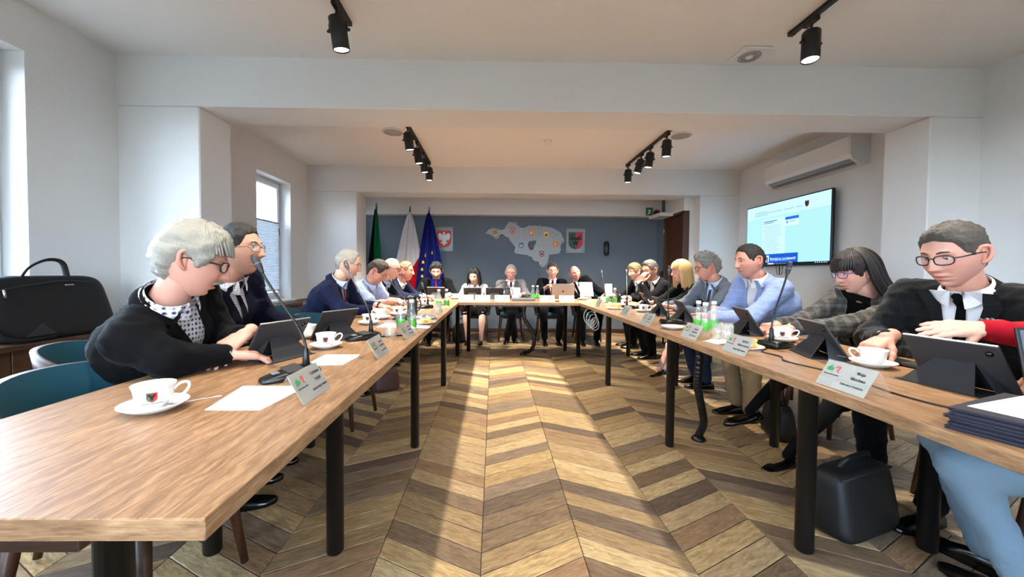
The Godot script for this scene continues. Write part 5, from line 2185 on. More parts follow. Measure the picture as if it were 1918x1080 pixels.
	if c.has("moustache"):
		var ms := S(true)
		tube(ms, [Vector3(-0.029, -0.0585, 0.079), Vector3(-0.013, -0.049, 0.0945), Vector3(0, -0.048, 0.097), Vector3(0.013, -0.049, 0.0945), Vector3(0.029, -0.0585, 0.079)], [0.003, 0.0062, 0.0065, 0.0062, 0.003], 8)
		var mo := obj("moustache", ms, M[c.moustache], root)
		mo.transform = Transform3D(Basis.IDENTITY, -base) * ht
	if c.has("glasses"):
		glasses(root, Transform3D(Basis.IDENTITY, -base) * ht, M[c.glasses], c.get("thick", 0.0018), g.o.w)
	return root

func lid_mat(k: String) -> StandardMaterial3D:
	if not M.has(k + "_lid"):
		mat(k + "_lid", (M[k].get_meta("base") as Color).darkened(0.06), 0.5)
	return M[k + "_lid"]

func glasses(root: Node3D, t: Transform3D, m: Material, r: float, w: float) -> void:
	var o := Node3D.new()
	o.name = "glasses"
	root.add_child(o, true)
	o.transform = t
	var st := S(true)
	for s in [-1.0, 1.0]:
		var pts := []
		for j in 25:
			var a := TAU * j / 24
			var cx := signf(cos(a)) * pow(absf(cos(a)), 0.7)
			var cy := signf(sin(a)) * pow(absf(sin(a)), 0.75)
			pts.append(Vector3(s * 0.0335 + cx * 0.0255, 0.006 + cy * 0.0175, 0.099 - 0.22 * absf(s * 0.0335 + cx * 0.0255) * absf(s * 0.0335 + cx * 0.0255) * 20.0))
		tube(st, pts, r, 6, false)
		var lz := S(true)
		var ring_pts := PackedVector3Array()
		for j in 24:
			ring_pts.append(pts[j])
		fan(lz, ring_pts, false)
		obj("lens", lz, M.lens, o)
		tube(st, [Vector3(s * 0.058, 0.012, 0.084), Vector3(s * 0.073 * w, 0.012, 0.062), Vector3(s * 0.082 * w, 0.010, 0.0), Vector3(s * 0.080 * w, 0.006, -0.016), Vector3(s * 0.078 * w, -0.008, -0.026)], [r, r * 1.1, r, r, r * 0.8], 6)
	tube(st, [Vector3(-0.009, 0.012, 0.099), Vector3(0, 0.0145, 0.102), Vector3(0.009, 0.012, 0.099)], r * 0.9, 6)
	obj("frame", st, m, o)

# ---------------------------------------------------------------- the nineteen people
func hair_paths(n: int, az0: float, bottom: float, out: float, flare: float, back := 0.0) -> Array:
	var paths := []
	var o := {"w": 1.0, "jaw": 0.1}
	for k in n:
		var az := lerpf(az0, 360.0 - az0, float(k) / (n - 1))
		var a := deg_to_rad(az)
		var jit := rng.randf_range(-1.0, 1.0)
		var pts := []
		for e in [78.0, 60.0, 42.0, 24.0, 6.0]:
			var er := deg_to_rad(e)
			var d := Vector3(sin(a) * cos(er), sin(er), cos(a) * cos(er))
			pts.append(head_shape(d, o) + d * (out + 0.002 * jit))
		var last: Vector3 = pts[4]
		var hz := Vector3(sin(a), 0, cos(a))
		var bot := bottom + 0.018 * jit - 0.012 * cos(a)
		for t in [0.35, 0.7, 1.0]:
			var p: Vector3 = last + hz * flare * t
			p.y = lerpf(last.y, bot, t)
			p.z -= back * t * t
			pts.append(p)
		paths.append(catmull(pts, 2))
	return paths

func fringe_paths(n: int, az: float, low: float, sweep: float, out := 0.012) -> Array:
	var paths := []
	var o := {"w": 1.0, "jaw": 0.1}
	for k in n:
		var a0 := lerpf(-az, az, float(k) / (n - 1)) + rng.randf_range(-3, 3)
		var pts := []
		for t in [0.0, 0.25, 0.5, 0.75, 1.0]:
			var a := deg_to_rad(a0 + sweep * (1.0 - t))
			var y := lerpf(0.115, low + rng.randf_range(-0.005, 0.005) * t, t)
			var el := asin(clampf(y / 0.119, -1, 1))
			var d := Vector3(sin(a) * cos(el), sin(el), cos(a) * cos(el))
			pts.append(head_shape(d, o) + d * out)
		paths.append(catmull(pts, 2))
	return paths

func feet_of(at: Vector3, face: float, reach := 0.36, apart := 0.11) -> Array:
	var f := fdir(face)
	var r := f.cross(Vector3.UP)
	var b := Vector3(at.x, 0.08, at.z) + f * reach
	return [[b + r * apart, f], [b - r * apart, f]]

func seated(c: Dictionary, chair_label: String) -> void:
	if not c.has("feet"):
		c.feet = feet_of(c.at, c.face)
	person(c)
	var f := fdir(c.face)
	chair(c.at.x - f.x * c.get("chair_back", 0.02), c.at.z - f.z * c.get("chair_back", 0.02), c.get("chair_face", c.face), chair_label)

func build_people() -> void:
	var D := Vector3.DOWN
	# ---- left row, near to far
	var p := fringe_paths(20, 75.0, 0.042, -26.0, 0.021)
	seated({"label": "grey haired man in a black jacket and dotted shirt, bent over his tablet", "at": Vector3(-1.62, 0.57, -1.74), "face": -22.0, "head": Vector3(-1.173, 1.165, -1.5), "hyaw": -31.0, "hpitch": 17.0, "s": 1.1, "hs": 1.13, "girth": 1.12, "sw": 0.165, "skin": "skin_pink", "coat": "suit_black", "shirt": "dotted_shirt", "open": 1.15,
		"hands": [[Vector3(-1.04, 0.80, -1.50), Vector3(0.7, -0.15, -0.6), "relaxed"], [Vector3(-1.045, 0.862, -1.60), Vector3(-0.14, -0.32, 0.85), "relaxed", Vector3(-0.1, -0.9, -0.3), Vector3(0.0, -1.0, -0.5)]],
		"hair": {"color": "hair_silver", "front": 0.062, "side": -0.012, "back": -0.085, "top": 0.027, "sides": 0.019, "rough": 0.0035, "paths": p, "lock": 0.012}, "brow": "hair_grey", "moustache": "hair_grey", "glasses": "glasses_dark", "thick": 0.0024, "lids": 0.7, "cell": 0.013, "kind": "broad"}, "teal tub chair under the grey haired man")
	seated({"label": "man in a navy suit and black tie sitting upright behind the grey haired man", "at": Vector3(-1.72, 0.57, -2.28), "face": -6.0, "head": Vector3(-1.355, 1.240, -2.05), "hyaw": -2.0, "hpitch": -2.0, "s": 1.08, "hs": 1.12, "girth": 1.06, "skin": "skin_tan", "coat": "suit_navy", "shirt": "mini_dot_shirt", "tie": "tie_navy",
		"hands": [[Vector3(-1.20, 0.80, -2.02)], [Vector3(-1.18, 0.80, -2.35)]], "hair": {"color": "hair_dark", "front": 0.076, "side": 0.008, "top": 0.013, "sides": 0.005}, "brow": "hair_dark_grey", "glasses": "glasses_metal", "lids": 0.25, "cell": 0.014, "kind": "man", "beard": 0.12}, "teal tub chair under the upright man in navy")
	seated({"label": "balding white haired man in a blue suit with a red tie", "at": Vector3(-1.70, 0.57, -3.46), "face": -12.0, "head": Vector3(-1.258, 1.196, -3.3), "hyaw": -16.0, "hpitch": 17.0, "s": 1.06, "hs": 1.06, "girth": 1.08, "skin": "skin_fair", "coat": "suit_blue", "shirt": "shirt_pale_blue", "tie": "tie_red",
		"hands": [[Vector3(-1.04, 0.81, -3.24), Vector3(0.8, -0.1, -0.3)], [Vector3(-1.03, 0.82, -3.46), Vector3(0.8, -0.1, -0.1)]], "hair": {"color": "hair_silver", "front": 0.085, "side": 0.005, "top": 0.006, "sides": 0.006, "rough": 0.0015}, "brow": "hair_silver", "glasses": "glasses_metal", "lids": 0.7}, "teal tub chair under the man with the red tie")
	seated({"label": "man in a short sleeved light blue shirt with head bowed low", "at": Vector3(-1.68, 0.57, -4.05), "face": -6.0, "head": Vector3(-1.193, 1.128, -3.9), "hyaw": -8.0, "hpitch": 36.0, "s": 1.05, "hs": 1.05, "girth": 1.15, "skin": "skin_ruddy", "coat": "striped_shirt", "garment": "shirt", "short": true,
		"hands": [[Vector3(-0.99, 0.83, -3.80), Vector3(0.7, -0.05, -0.3)], [Vector3(-0.98, 0.83, -3.95), Vector3(0.7, -0.05, 0.3)]], "hair": {"color": "hair_brown", "front": 0.080, "side": 0.005, "top": 0.012, "sides": 0.006}, "glasses": "glasses_dark", "lids": 0.9, "kind": "broad"}, "teal tub chair under the man in the pale blue shirt")
	seated({"label": "bald man in a dark navy jacket with dark glasses", "at": Vector3(-1.68, 0.57, -4.62), "face": -4.0, "head": Vector3(-1.207, 1.168, -4.5), "hyaw": -8.0, "hpitch": 14.0, "s": 1.05, "skin": "skin_pink", "coat": "suit_navy", "shirt": "shirt_pale_blue",
		"hands": [[Vector3(-1.0, 0.81, -4.44)], [Vector3(-1.0, 0.81, -4.62)]], "hair": {"color": "hair_light", "front": 0.06, "side": 0.0, "crown": 0.42, "top": 0.003, "sides": 0.004, "rough": 0.001}, "brow": "hair_light", "glasses": "glasses_dark", "thick": 0.0026, "lids": 0.6, "cell": 0.02}, "teal tub chair under the bald man in navy")
	seated({"label": "man with short light brown hair in a blue suit before the red flag", "at": Vector3(-1.66, 0.57, -5.18), "face": 2.0, "head": Vector3(-1.164, 1.139, -5.05), "hyaw": 4.0, "hpitch": 3.0, "s": 1.05, "skin": "skin_ruddy", "coat": "suit_blue", "shirt": "shirt_white", "tie": "tie_navy",
		"hands": [[Vector3(-0.93, 0.81, -4.92)], [Vector3(-0.93, 0.81, -5.12)]], "hair": {"color": "hair_dark_blonde", "front": 0.078, "side": 0.004, "top": 0.009, "sides": 0.006}, "lids": 0.3, "cell": 0.02}, "teal tub chair under the man before the red flag")
	# ---- far row, left to right
	seated({"label": "dark haired bearded man in a bright blue shirt with a pink tie", "at": Vector3(-0.93, 0.57, -6.32), "face": 84.0, "head": Vector3(-0.903, 1.150, -6.0), "hyaw": 84.0, "hpitch": 20.0, "s": 1.1, "hs": 1.08, "girth": 1.2, "skin": "skin_fair", "coat": "suit_dark", "shirt": "shirt_blue", "tie": "tie_pink", "open": 1.5,
		"hands": [[Vector3(-1.10, 0.80, -5.72), Vector3(0.2, 0, 1)], [Vector3(-0.66, 0.80, -5.72), Vector3(-0.2, 0, 1)]], "hair": {"color": "hair_dark", "front": 0.066, "side": -0.012, "top": 0.021, "sides": 0.010, "rough": 0.006}, "beard": 0.5, "lids": 0.6, "cell": 0.02, "kind": "broad"}, "teal tub chair under the bearded man")
	seated({"label": "woman with a black bob in a white shirt", "at": Vector3(-0.30, 0.56, -6.38), "face": 90.0, "head": Vector3(-0.31, 1.062, -6.1), "hyaw": 100.0, "hpitch": 14.0, "s": 0.97, "hs": 1.02, "sw": 0.15, "girth": 0.92, "kind": "woman", "bust": true, "skin": "skin_fair", "coat": "shirt_white", "garment": "shirt",
		"hands": [[Vector3(-0.45, 0.79, -5.74), Vector3(0.3, 0, 1)], [Vector3(-0.16, 0.79, -5.76), Vector3(-0.3, 0, 1)]], "hair": {"color": "hair_black", "front": 0.072, "side": -0.02, "back": -0.09, "top": 0.018, "sides": 0.016, "paths": hair_paths(44, 58.0, -0.115, 0.018, 0.020), "lock": 0.017}, "brow": "hair_black", "lids": 0.8, "cell": 0.02, "skirt": true, "bare_legs": true}, "teal tub chair under the woman with the bob")
	seated({"label": "grey haired man in a grey tweed jacket reading a sheet of paper", "at": Vector3(0.30, 0.57, -6.38), "face": 90.0, "head": Vector3(0.283, 1.134, -6.1), "hyaw": 92.0, "hpitch": 12.0, "s": 1.05, "hs": 1.03, "skin": "skin_ruddy", "coat": "grey_tweed", "shirt": "shirt_white", "tie": "red_print_tie",
		"hands": [[Vector3(0.20, 0.83, -5.80), Vector3(0.3, 0.1, 1)], [Vector3(0.45, 0.81, -5.76), Vector3(-0.5, 0, 0.8)]], "hair": {"color": "hair_grey", "front": 0.078, "side": 0.003, "top": 0.011, "sides": 0.006}, "brow": "hair_grey", "glasses": "glasses_purple", "thick": 0.003, "lids": 0.7, "cell": 0.02,
		"feet": [[Vector3(0.36, 0.09, -6.10), Vector3(0.3, -0.5, 0.8)], [Vector3(0.22, 0.09, -6.06), Vector3(-0.3, -0.4, 0.8)]]}, "teal tub chair under the man in grey tweed")
	seated({"label": "man in a black suit with a red tie behind the open laptop", "at": Vector3(0.95, 0.57, -6.38), "face": 92.0, "head": Vector3(0.954, 1.165, -6.1), "hyaw": 96.0, "hpitch": 8.0, "s": 1.06, "hs": 1.03, "skin": "skin_pink", "coat": "suit_dark", "shirt": "shirt_white", "tie": "tie_red",
		"hands": [[Vector3(0.80, 0.90, -5.82), Vector3(0.5, 0.5, 0.5), "grip"], [Vector3(1.10, 0.79, -5.80), Vector3(-0.2, 0, 1)]], "hair": {"color": "hair_brown", "front": 0.080, "side": 0.005, "top": 0.014, "sides": 0.006}, "glasses": "glasses_metal", "lids": 0.6, "cell": 0.02}, "teal tub chair under the man behind the laptop")
	seated({"label": "bald man in a black suit leaning sideways over his papers", "at": Vector3(1.58, 0.57, -6.36), "face": 96.0, "head": Vector3(1.318, 1.130, -6.1), "hyaw": 88.0, "hpitch": 3.0, "hroll": 16.0, "sroll": 6.0, "s": 1.06, "hs": 1.0, "skin": "skin_ruddy", "coat": "suit_black", "shirt": "shirt_white", "tie": "tie_black",
		"hands": [[Vector3(1.38, 0.80, -5.78), Vector3(0.3, 0, 1)], [Vector3(1.75, 0.82, -5.80), Vector3(-0.4, 0, 1)]], "hair": {"color": "hair_dark_grey", "front": 0.05, "side": 0.0, "crown": 0.36, "top": 0.002, "sides": 0.003, "rough": 0.001}, "lids": 0.35, "cell": 0.02}, "teal tub chair under the leaning bald man")
	# ---- right row, far to near
	seated({"label": "woman with pinned up dark blonde hair in black, farthest on the right", "at": Vector3(2.50, 0.56, -5.80), "face": 180.0, "head": Vector3(2.138, 1.158, -5.7), "hyaw": 166.0, "hpitch": 10.0, "s": 0.98, "hs": 1.02, "sw": 0.15, "kind": "woman", "skin": "skin_fair", "coat": "black_knit", "shirt": "shirt_white",
		"hands": [[Vector3(1.86, 0.80, -5.78)], [Vector3(1.86, 0.80, -5.60)]], "hair": {"color": "hair_dark_blonde", "front": 0.060, "side": -0.01, "back": -0.07, "top": 0.024, "sides": 0.014, "paths": fringe_paths(9, 50.0, 0.052, 18.0), "lock": 0.010}, "lids": 0.5, "cell": 0.02}, "teal tub chair under the farthest woman on the right")
	seated({"label": "man in a black jacket and glasses resting his chin on his hand", "at": Vector3(2.48, 0.57, -5.12), "face": 176.0, "head": Vector3(2.082, 1.178, -5.0), "hyaw": 166.0, "hpitch": 14.0, "s": 1.08, "hs": 1.07, "girth": 1.12, "skin": "skin_tan", "coat": "suit_dark", "shirt": "shirt_white",
		"hands": [[Vector3(1.86, 0.80, -5.16)], [Vector3(1.94, 1.02, -4.92), Vector3(0.12, 0.9, 0.05), "grip", Vector3(0.9, 0.0, -0.4), Vector3(-0.6, -1, 0.3)]], "hair": {"color": "hair_dark_grey", "front": 0.078, "side": 0.002, "top": 0.015, "sides": 0.007}, "brow": "hair_dark", "glasses": "glasses_dark", "thick": 0.0026, "lids": 0.7, "cell": 0.018, "kind": "broad", "beard": 0.3, "cuff": "shirt_white"}, "teal tub chair under the man with chin on hand")
	p = hair_paths(50, 70.0, -0.175, 0.016, 0.016)
	p.append_array(fringe_paths(10, 48.0, 0.040, 26.0))
	seated({"label": "blonde woman with shoulder length hair in a black top", "at": Vector3(2.55, 0.56, -4.55), "face": 180.0, "head": Vector3(2.215, 1.160, -4.45), "hyaw": 182.0, "hpitch": 6.0, "s": 1.0, "hs": 1.05, "sw": 0.15, "girth": 0.98, "kind": "woman", "bust": true, "skin": "skin_pink", "coat": "black_knit", "garment": "sweater", "collar": false,
		"hands": [[Vector3(1.86, 0.80, -4.52)], [Vector3(1.84, 0.80, -4.33)]], "hair": {"color": "hair_blonde", "front": 0.066, "side": -0.02, "back": -0.09, "top": 0.018, "sides": 0.014, "paths": p, "lock": 0.015}, "brow": "hair_dark_blonde", "lids": 0.4, "cell": 0.018, "skirt": true, "bare_legs": true,
		"feet": [[Vector3(1.86, 0.085, -4.18), Vector3(-0.8, -0.2, 0.4)], [Vector3(2.02, 0.085, -4.28), Vector3(-0.8, -0.2, 0.4)]]}, "teal tub chair under the blonde woman")
	seated({"label": "man with curly grey hair in a grey wool jacket", "at": Vector3(2.48, 0.57, -3.78), "face": 184.0, "head": Vector3(2.072, 1.200, -3.65), "hyaw": 194.0, "hpitch": 15.0, "s": 1.08, "hs": 1.08, "girth": 1.08, "skin": "skin_ruddy", "coat": "grey_wool", "shirt": "shirt_pale_blue", "tie": "tie_grey", "trousers": "jeans_dark",
		"hands": [[Vector3(1.76, 0.81, -3.86)], [Vector3(1.74, 0.81, -3.60)]], "hair": {"color": "hair_grey", "front": 0.070, "side": -0.005, "top": 0.024, "sides": 0.015, "rough": 0.009}, "brow": "hair_grey", "glasses": "glasses_dark", "lids": 0.75}, "teal tub chair under the curly grey haired man")
	seated({"label": "man in a light blue checked jacket with folded arms", "at": Vector3(2.46, 0.57, -3.12), "face": 178.0, "head": Vector3(2.08, 1.240, -3.05), "hyaw": 181.0, "hpitch": 9.0, "s": 1.12, "hs": 1.10, "girth": 1.14, "sw": 0.175, "skin": "skin_ruddy", "coat": "blue_check", "shirt": "shirt_white", "trousers": "trousers_beige", "open": 1.1,
		"hands": [[Vector3(1.80, 0.83, -3.05), Vector3(-0.35, -0.45, 0.8)], [Vector3(1.72, 0.80, -2.98), Vector3(-0.5, 0.05, -0.8), "flat"]], "hair": {"color": "hair_dark", "front": 0.080, "side": 0.006, "top": 0.010, "sides": 0.005}, "brow": "hair_brown", "lids": 0.6, "cell": 0.014, "kind": "broad",
		"feet": [[Vector3(2.00, 0.08, -3.05), Vector3(-1, 0, 0.1)], [Vector3(1.98, 0.08, -2.85), Vector3(-1, 0, 0.1)]]}, "teal tub chair under the man in light blue checks")
	p = fringe_paths(26, 62.0, 0.030, 8.0)
	p.append_array(hair_paths(40, 92.0, -0.20, 0.016, 0.004, 0.055))
	seated({"label": "dark haired woman with a fringe and glasses in a grey checked blazer", "at": Vector3(2.52, 0.56, -2.42), "face": 182.0, "head": Vector3(2.227, 1.150, -2.3), "hyaw": 188.0, "hpitch": 15.0, "s": 1.02, "hs": 1.07, "sw": 0.155, "kind": "woman", "bust": true, "skin": "skin_pink", "coat": "plaid_grey", "shirt": "black_knit", "open": 1.5, "collar": false, "cuff": "plaid_grey",
		"hands": [[Vector3(1.84, 0.81, -2.42), Vector3(-1, -0.1, 0.2), "grip"], [Vector3(1.76, 0.82, -2.20), Vector3(-0.8, -0.1, -0.2), "grip"]], "hair": {"color": "hair_wine", "front": 0.058, "side": -0.015, "back": -0.085, "top": 0.022, "sides": 0.014, "paths": p, "lock": 0.016}, "brow": "hair_dark", "glasses": "glasses_purple", "lids": 0.7, "cell": 0.014, "skirt": true,
		"feet": [[Vector3(1.78, 0.20, -2.58), Vector3(-0.85, -0.35, -0.3)], [Vector3(1.74, 0.085, -2.18), Vector3(-0.9, -0.1, 0.2)]]}, "teal tub chair under the woman in the checked blazer")
	seated({"label": "man with glasses in a charcoal checked suit and black tie, nearest facing man", "at": Vector3(2.42, 0.57, -1.74), "face": 166.0, "head": Vector3(1.977, 1.218, -1.6), "hyaw": 176.0, "hpitch": 16.0, "s": 1.12, "hs": 1.12, "girth": 1.1, "sw": 0.18, "skin": "skin_pink", "coat": "window_check", "shirt": "shirt_white", "tie": "tie_black", "open": 1.25,
		"hands": [[Vector3(1.755, 0.85, -1.66), Vector3(-0.75, -0.30, 0.15), "relaxed"], [Vector3(2.02, 0.83, -1.30), Vector3(-0.6, -0.3, 0.4), "relaxed"]], "hair": {"color": "hair_dark_grey", "front": 0.074, "side": 0.008, "top": 0.014, "sides": 0.004, "sweep": 0.004}, "brow": "hair_brown", "glasses": "glasses_dark", "thick": 0.0022, "lids": 0.75, "cell": 0.013, "kind": "man",
		"feet": [[Vector3(2.02, 0.08, -1.95), Vector3(-0.9, 0, 0.2)], [Vector3(1.98, 0.08, -1.66), Vector3(-0.9, 0, 0.2)]]}, "teal tub chair under the man in the charcoal checked suit")
	seated({"label": "person in pale jeans and red sleeves cut off by the right edge", "at": Vector3(2.06, 0.55, -1.12), "face": 215.0, "head": Vector3(1.98, 1.18, -0.95), "hyaw": 205.0, "hpitch": 10.0, "s": 1.0, "sw": 0.15, "kind": "woman", "skin": "skin_fair", "coat": "sleeve_red", "garment": "sweater", "collar": false, "trousers": "jeans",
		"hands": [[Vector3(1.72, 0.945, -1.31), Vector3(-0.95, 0.0, -0.16), "flat", Vector3(0.0, -0.8, -0.6)], [Vector3(1.80, 0.83, -1.17), Vector3(-0.6, -0.34, 0.12), "relaxed"]], "hair": {"color": "hair_dark", "front": 0.066, "side": -0.02, "back": -0.09, "top": 0.018, "sides": 0.014}, "cell": 0.016,
		"feet": [[Vector3(1.90, 0.08, -1.40), Vector3(-0.25, 0, -0.95)], [Vector3(1.80, 0.08, -1.22), Vector3(-0.3, 0, -0.95)]]}, "teal tub chair under the person in pale jeans")
	# bracelets on the gesturing wrist
	for i in 2:
		var b := thing("bracelet", Vector3(1.742 + 0.014 * i, 0.945, -1.306 + 0.002 * i), ["metal bead bracelet on the gesturing wrist, nearer the hand", "metal bead bracelet on the gesturing wrist, nearer the sleeve"][i], "bracelet", "bracelets")
		for k in 14:
			var st := S(true)
			var a := TAU * k / 14
			var q := Vector3(0.004 * sin(a * 2), cos(a), sin(a)) * Vector3(1, 0.034, 0.034)
			lathe(st, [Vector2(0, -0.006), Vector2(0.0055, -0.003), Vector2(0.0055, 0.003), Vector2(0, 0.006)], 8, xf(q))
			obj("bead", st, M.bracelet, b)

# ---------------------------------------------------------------- things on the tables
var proto := {}

func place(kind: String, maker: Callable, at: Vector3, yaw: float, label: String) -> Node3D:
	if not proto.has(kind):
		var o: Node3D = maker.call(label)
		o.position = at
		o.rotation.y = yaw
		proto[kind] = o
		return o
	return dup(proto[kind], at, yaw, label)

func make_saucer(label: String) -> Node3D:
	var o := thing("saucer", Vector3.ZERO, label, "saucer", "white saucers")
	var st := S(true)
	lathe(st, [Vector2(0, 0.003), Vector2(0.034, 0.003), Vector2(0.036, 0.0), Vector2(0.042, 0.002), Vector2(0.06, 0.011), Vector2(0.075, 0.021), Vector2(0.0755, 0.0235), Vector2(0.073, 0.0235), Vector2(0.058, 0.0145), Vector2(0.042, 0.008), Vector2(0.030, 0.007), Vector2(0.027, 0.0085), Vector2(0.024, 0.007), Vector2(0, 0.007)], 40)
	obj("dish", st, M.porcelain, o)
	st = S(true)
	lathe(st, [Vector2(0.0735, 0.0232), Vector2(0.0748, 0.0242), Vector2(0.076, 0.0232)], 40)
	obj("rim", st, M.porcelain, o)
	return o

func cup_r(y: float) -> float:
	# outside radius of the cup by height
	var t := clampf(y / 0.066, 0, 1)
	return 0.0265 + 0.0135 * smoothstep(0.0, 0.45, t) + 0.0085 * pow(t, 3.0)

func make_cup(label: String) -> Node3D:
	var o := thing("coffee_cup", Vector3.ZERO, label, "cup", "white coffee cups")
	var st := S(true)
	var prof := [Vector2(0, 0.0015), Vector2(0.020, 0.0015), Vector2(0.022, 0)]
	for i in 13:
		var y := 0.066 * i / 12
		prof.append(Vector2(cup_r(y), y))
	prof.append(Vector2(cup_r(0.066) - 0.001, 0.0672))
	for i in 9:
		var y := 0.066 - 0.058 * i / 8
		prof.append(Vector2(cup_r(y) - 0.0028, y))
	prof.append(Vector2(0, 0.007))
	lathe(st, prof, 40)
	obj("bowl", st, M.porcelain, o)
	st = S(true)
	tube(st, bez(Vector3(0.042, 0.046, 0), Vector3(0.052, 0.066, 0), Vector3(0.082, 0.068, 0), Vector3(0.073, 0.044, 0), 8) + bez(Vector3(0.072, 0.042, 0), Vector3(0.066, 0.028, 0), Vector3(0.050, 0.022, 0), Vector3(0.038, 0.013, 0), 6), 0.0038, 8)
	obj("handle", st, M.porcelain, o)
	st = S(true)
	lathe(st, [Vector2(cup_r(0.052) - 0.0026, 0.052), Vector2(0, 0.0522)], 32)
	obj("coffee", st, M.coffee, o)
	# printed crest: two halves and a bull's head following the bowl, centred on +z
	for side in 1:
		for half in [[-1.0, 0.0, M.ink_olive], [0.0, 1.0, M.crest_red]]:
			st = S(true)
			var rows := []
			for i in 8:
				var t := i / 7.0
				var y := 0.052 - 0.026 * t
				var w := 0.0115 * (1.0 if t < 0.55 else sqrt(maxf(1.0 - pow((t - 0.55) / 0.46, 2.0), 0.0)))
				var row := PackedVector3Array()
				for j in 5:
					var x: float = lerpf(half[0], half[1], j / 4.0) * w
					row.append(on_cup(x, y, 0.0005, side))
				rows.append(row)
			loft(st, rows, false)
			obj("crest_field", st, half[2], o)
		st = S(true)
		var bh := bull_head(0.022, Vector2(0, 0.041))
		var ix := Geometry2D.triangulate_polygon(bh)
		for i in range(0, ix.size(), 3):
			tri(st, on_cup(bh[ix[i]].x, bh[ix[i]].y, 0.0009, side), on_cup(bh[ix[i + 1]].x, bh[ix[i + 1]].y, 0.0009, side), on_cup(bh[ix[i + 2]].x, bh[ix[i + 2]].y, 0.0009, side))
		obj("crest_bull", st, M.ink, o)
		for i in 17:
			if i == 6:
				continue
			st = S(false)
			var x := -0.021 + i * 0.0026
			quad(st, on_cup(x, 0.0205, 0.0006, side), on_cup(x + 0.0019, 0.0205, 0.0006, side), on_cup(x + 0.0019, 0.0228 if i % 3 else 0.0236, 0.0006, side), on_cup(x, 0.0228, 0.0006, side))
			obj("lettering", st, M.ink, o)
	return o

func on_cup(x: float, y: float, off: float, side: int) -> Vector3:
	var r := cup_r(y) + off
	var a := x / r + (PI if side == 1 else 0.0)
	return Vector3(sin(a) * r, y, cos(a) * r)

func make_spoon(label: String) -> Node3D:
	var o := thing("teaspoon", Vector3.ZERO, label, "spoon", "teaspoons")
	var st := S(true)
	tube(st, [Vector3(0, 0.003, 0), Vector3(0.06, 0.009, 0), Vector3(0.105, 0.012, 0)], [0.0022, 0.0016, 0.003], 8, true, Vector3.UP, 0.5)
	obj("handle", st, M.steel, o)
	st = S(true)
	var rows := []
	for i in 7:
		var t := i / 6.0
		rows.append(ring(Vector3(-0.030 * t, 0.002, 0), Vector3(0, 0.0022, 0) * sin(PI * clampf(t, 0.06, 0.96)) , Vector3(0, 0, 0.0095) * sin(PI * clampf(t * 0.85 + 0.1, 0.06, 0.97)), 10))
	loft(st, rows, true, true, true)
	obj("bowl", st, M.steel, o)
	return o

func cup_set(x: float, z: float, yaw: float, name_: String, spoon := true) -> void:
	place("saucer", make_saucer, Vector3(x, TT, z), yaw, "white saucer under the cup " + name_)
	place("cup", make_cup, Vector3(x, TT + 0.007, z), yaw, "white coffee cup " + name_)
	if spoon:
		place("spoon", make_spoon, Vector3(x + 0.052 * cos(yaw - 0.5), TT + 0.014, z - 0.052 * sin(yaw - 0.5)), yaw - 0.25, "teaspoon by the cup " + name_)

func mic(base: Vector3, yaw: float, neck: Vector3, tip: Vector3, label: String) -> void:
	# wedge shaped base, long side along local x; neck rises from local 'neck' to world tip
	var o := thing("gooseneck_microphone", base, label, "microphone", "conference microphones", yaw)
	var st := S(true)
	var rows := []
	for q in [[-0.100, 0.024, 0.010], [-0.094, 0.032, 0.016], [-0.05, 0.044, 0.026], [0.0, 0.053, 0.034], [0.04, 0.058, 0.038], [0.075, 0.058, 0.038], [0.083, 0.052, 0.032]]:
		var row := PackedVector3Array()
		for j in 20:
			var a := TAU * j / 20
			var cx := signf(cos(a)) * pow(absf(cos(a)), 0.45)
			var cy := signf(sin(a)) * pow(absf(sin(a)), 0.45)
			row.append(Vector3(q[0], q[2] * (0.5 + 0.5 * cy), -cx * q[1] * (0.92 if cy > 0 else 1.0)))
		rows.append(row)
	loft(st, rows, true, true, true)
	obj("base", st, M.black_plastic, o)
	st = S(false)
	bevel(st, Vector3(-0.025, 0, -0.05), Vector3(0.03, 0.007, 0.05), 0.003, Transform3D(Basis(Vector3(0, 0, 1), 0.12), Vector3(0.0, 0.031, 0)))
	obj("speaker_grille", st, M.dark_grey, o)
	st = S(false)
	bevel(st, Vector3(-0.012, 0, -0.02), Vector3(0.012, 0.005, 0.02), 0.002, Transform3D(Basis(Vector3(0, 0, 1), 0.12), Vector3(-0.055, 0.026, 0)))
	obj("talk_button", st, M.mid_grey, o)
	var t := (o.transform.affine_inverse() * tip)
	var n0 := neck
	st = S(true)
	tube(st, [n0 - Vector3(0, 0.01, 0), n0 + Vector3(0, 0.03, 0), n0 + Vector3(0, 0.062, 0)], [0.0145, 0.011, 0.0075], 12)
	obj("neck_sleeve", st, M.black_plastic, o)
	st = S(true)
	var path := bez(n0 + Vector3(0, 0.05, 0), n0 + Vector3(0, 0.05, 0) + Vector3(0, 0.26, 0) * (t.y - n0.y), n0.lerp(t, 0.62), t, 18)
	tube(st, path, 0.0048, 8)
	obj("gooseneck", st, M.black_plastic, o)
	var d: Vector3 = (t - path[15]).normalized()
	var b := Basis(d.cross(Vector3(0, 0, 1)).normalized(), d, Vector3.ZERO)
	b.z = b.x.cross(b.y)
	st = S(true)
	lathe(st, [Vector2(0.006, -0.035), Vector2(0.0115, -0.010), Vector2(0.013, 0.0), Vector2(0.013, 0.03), Vector2(0.010, 0.042), Vector2(0, 0.045)], 16, Transform3D(b, t))
	obj("capsule", st, M.dark_grey, o)
	st = S(true)
	lathe(st, [Vector2(0.0134, 0.0), Vector2(0.0140, 0.002), Vector2(0.0134, 0.004)], 16, Transform3D(b, t))
	obj("light_ring", st, M.mid_grey, o)

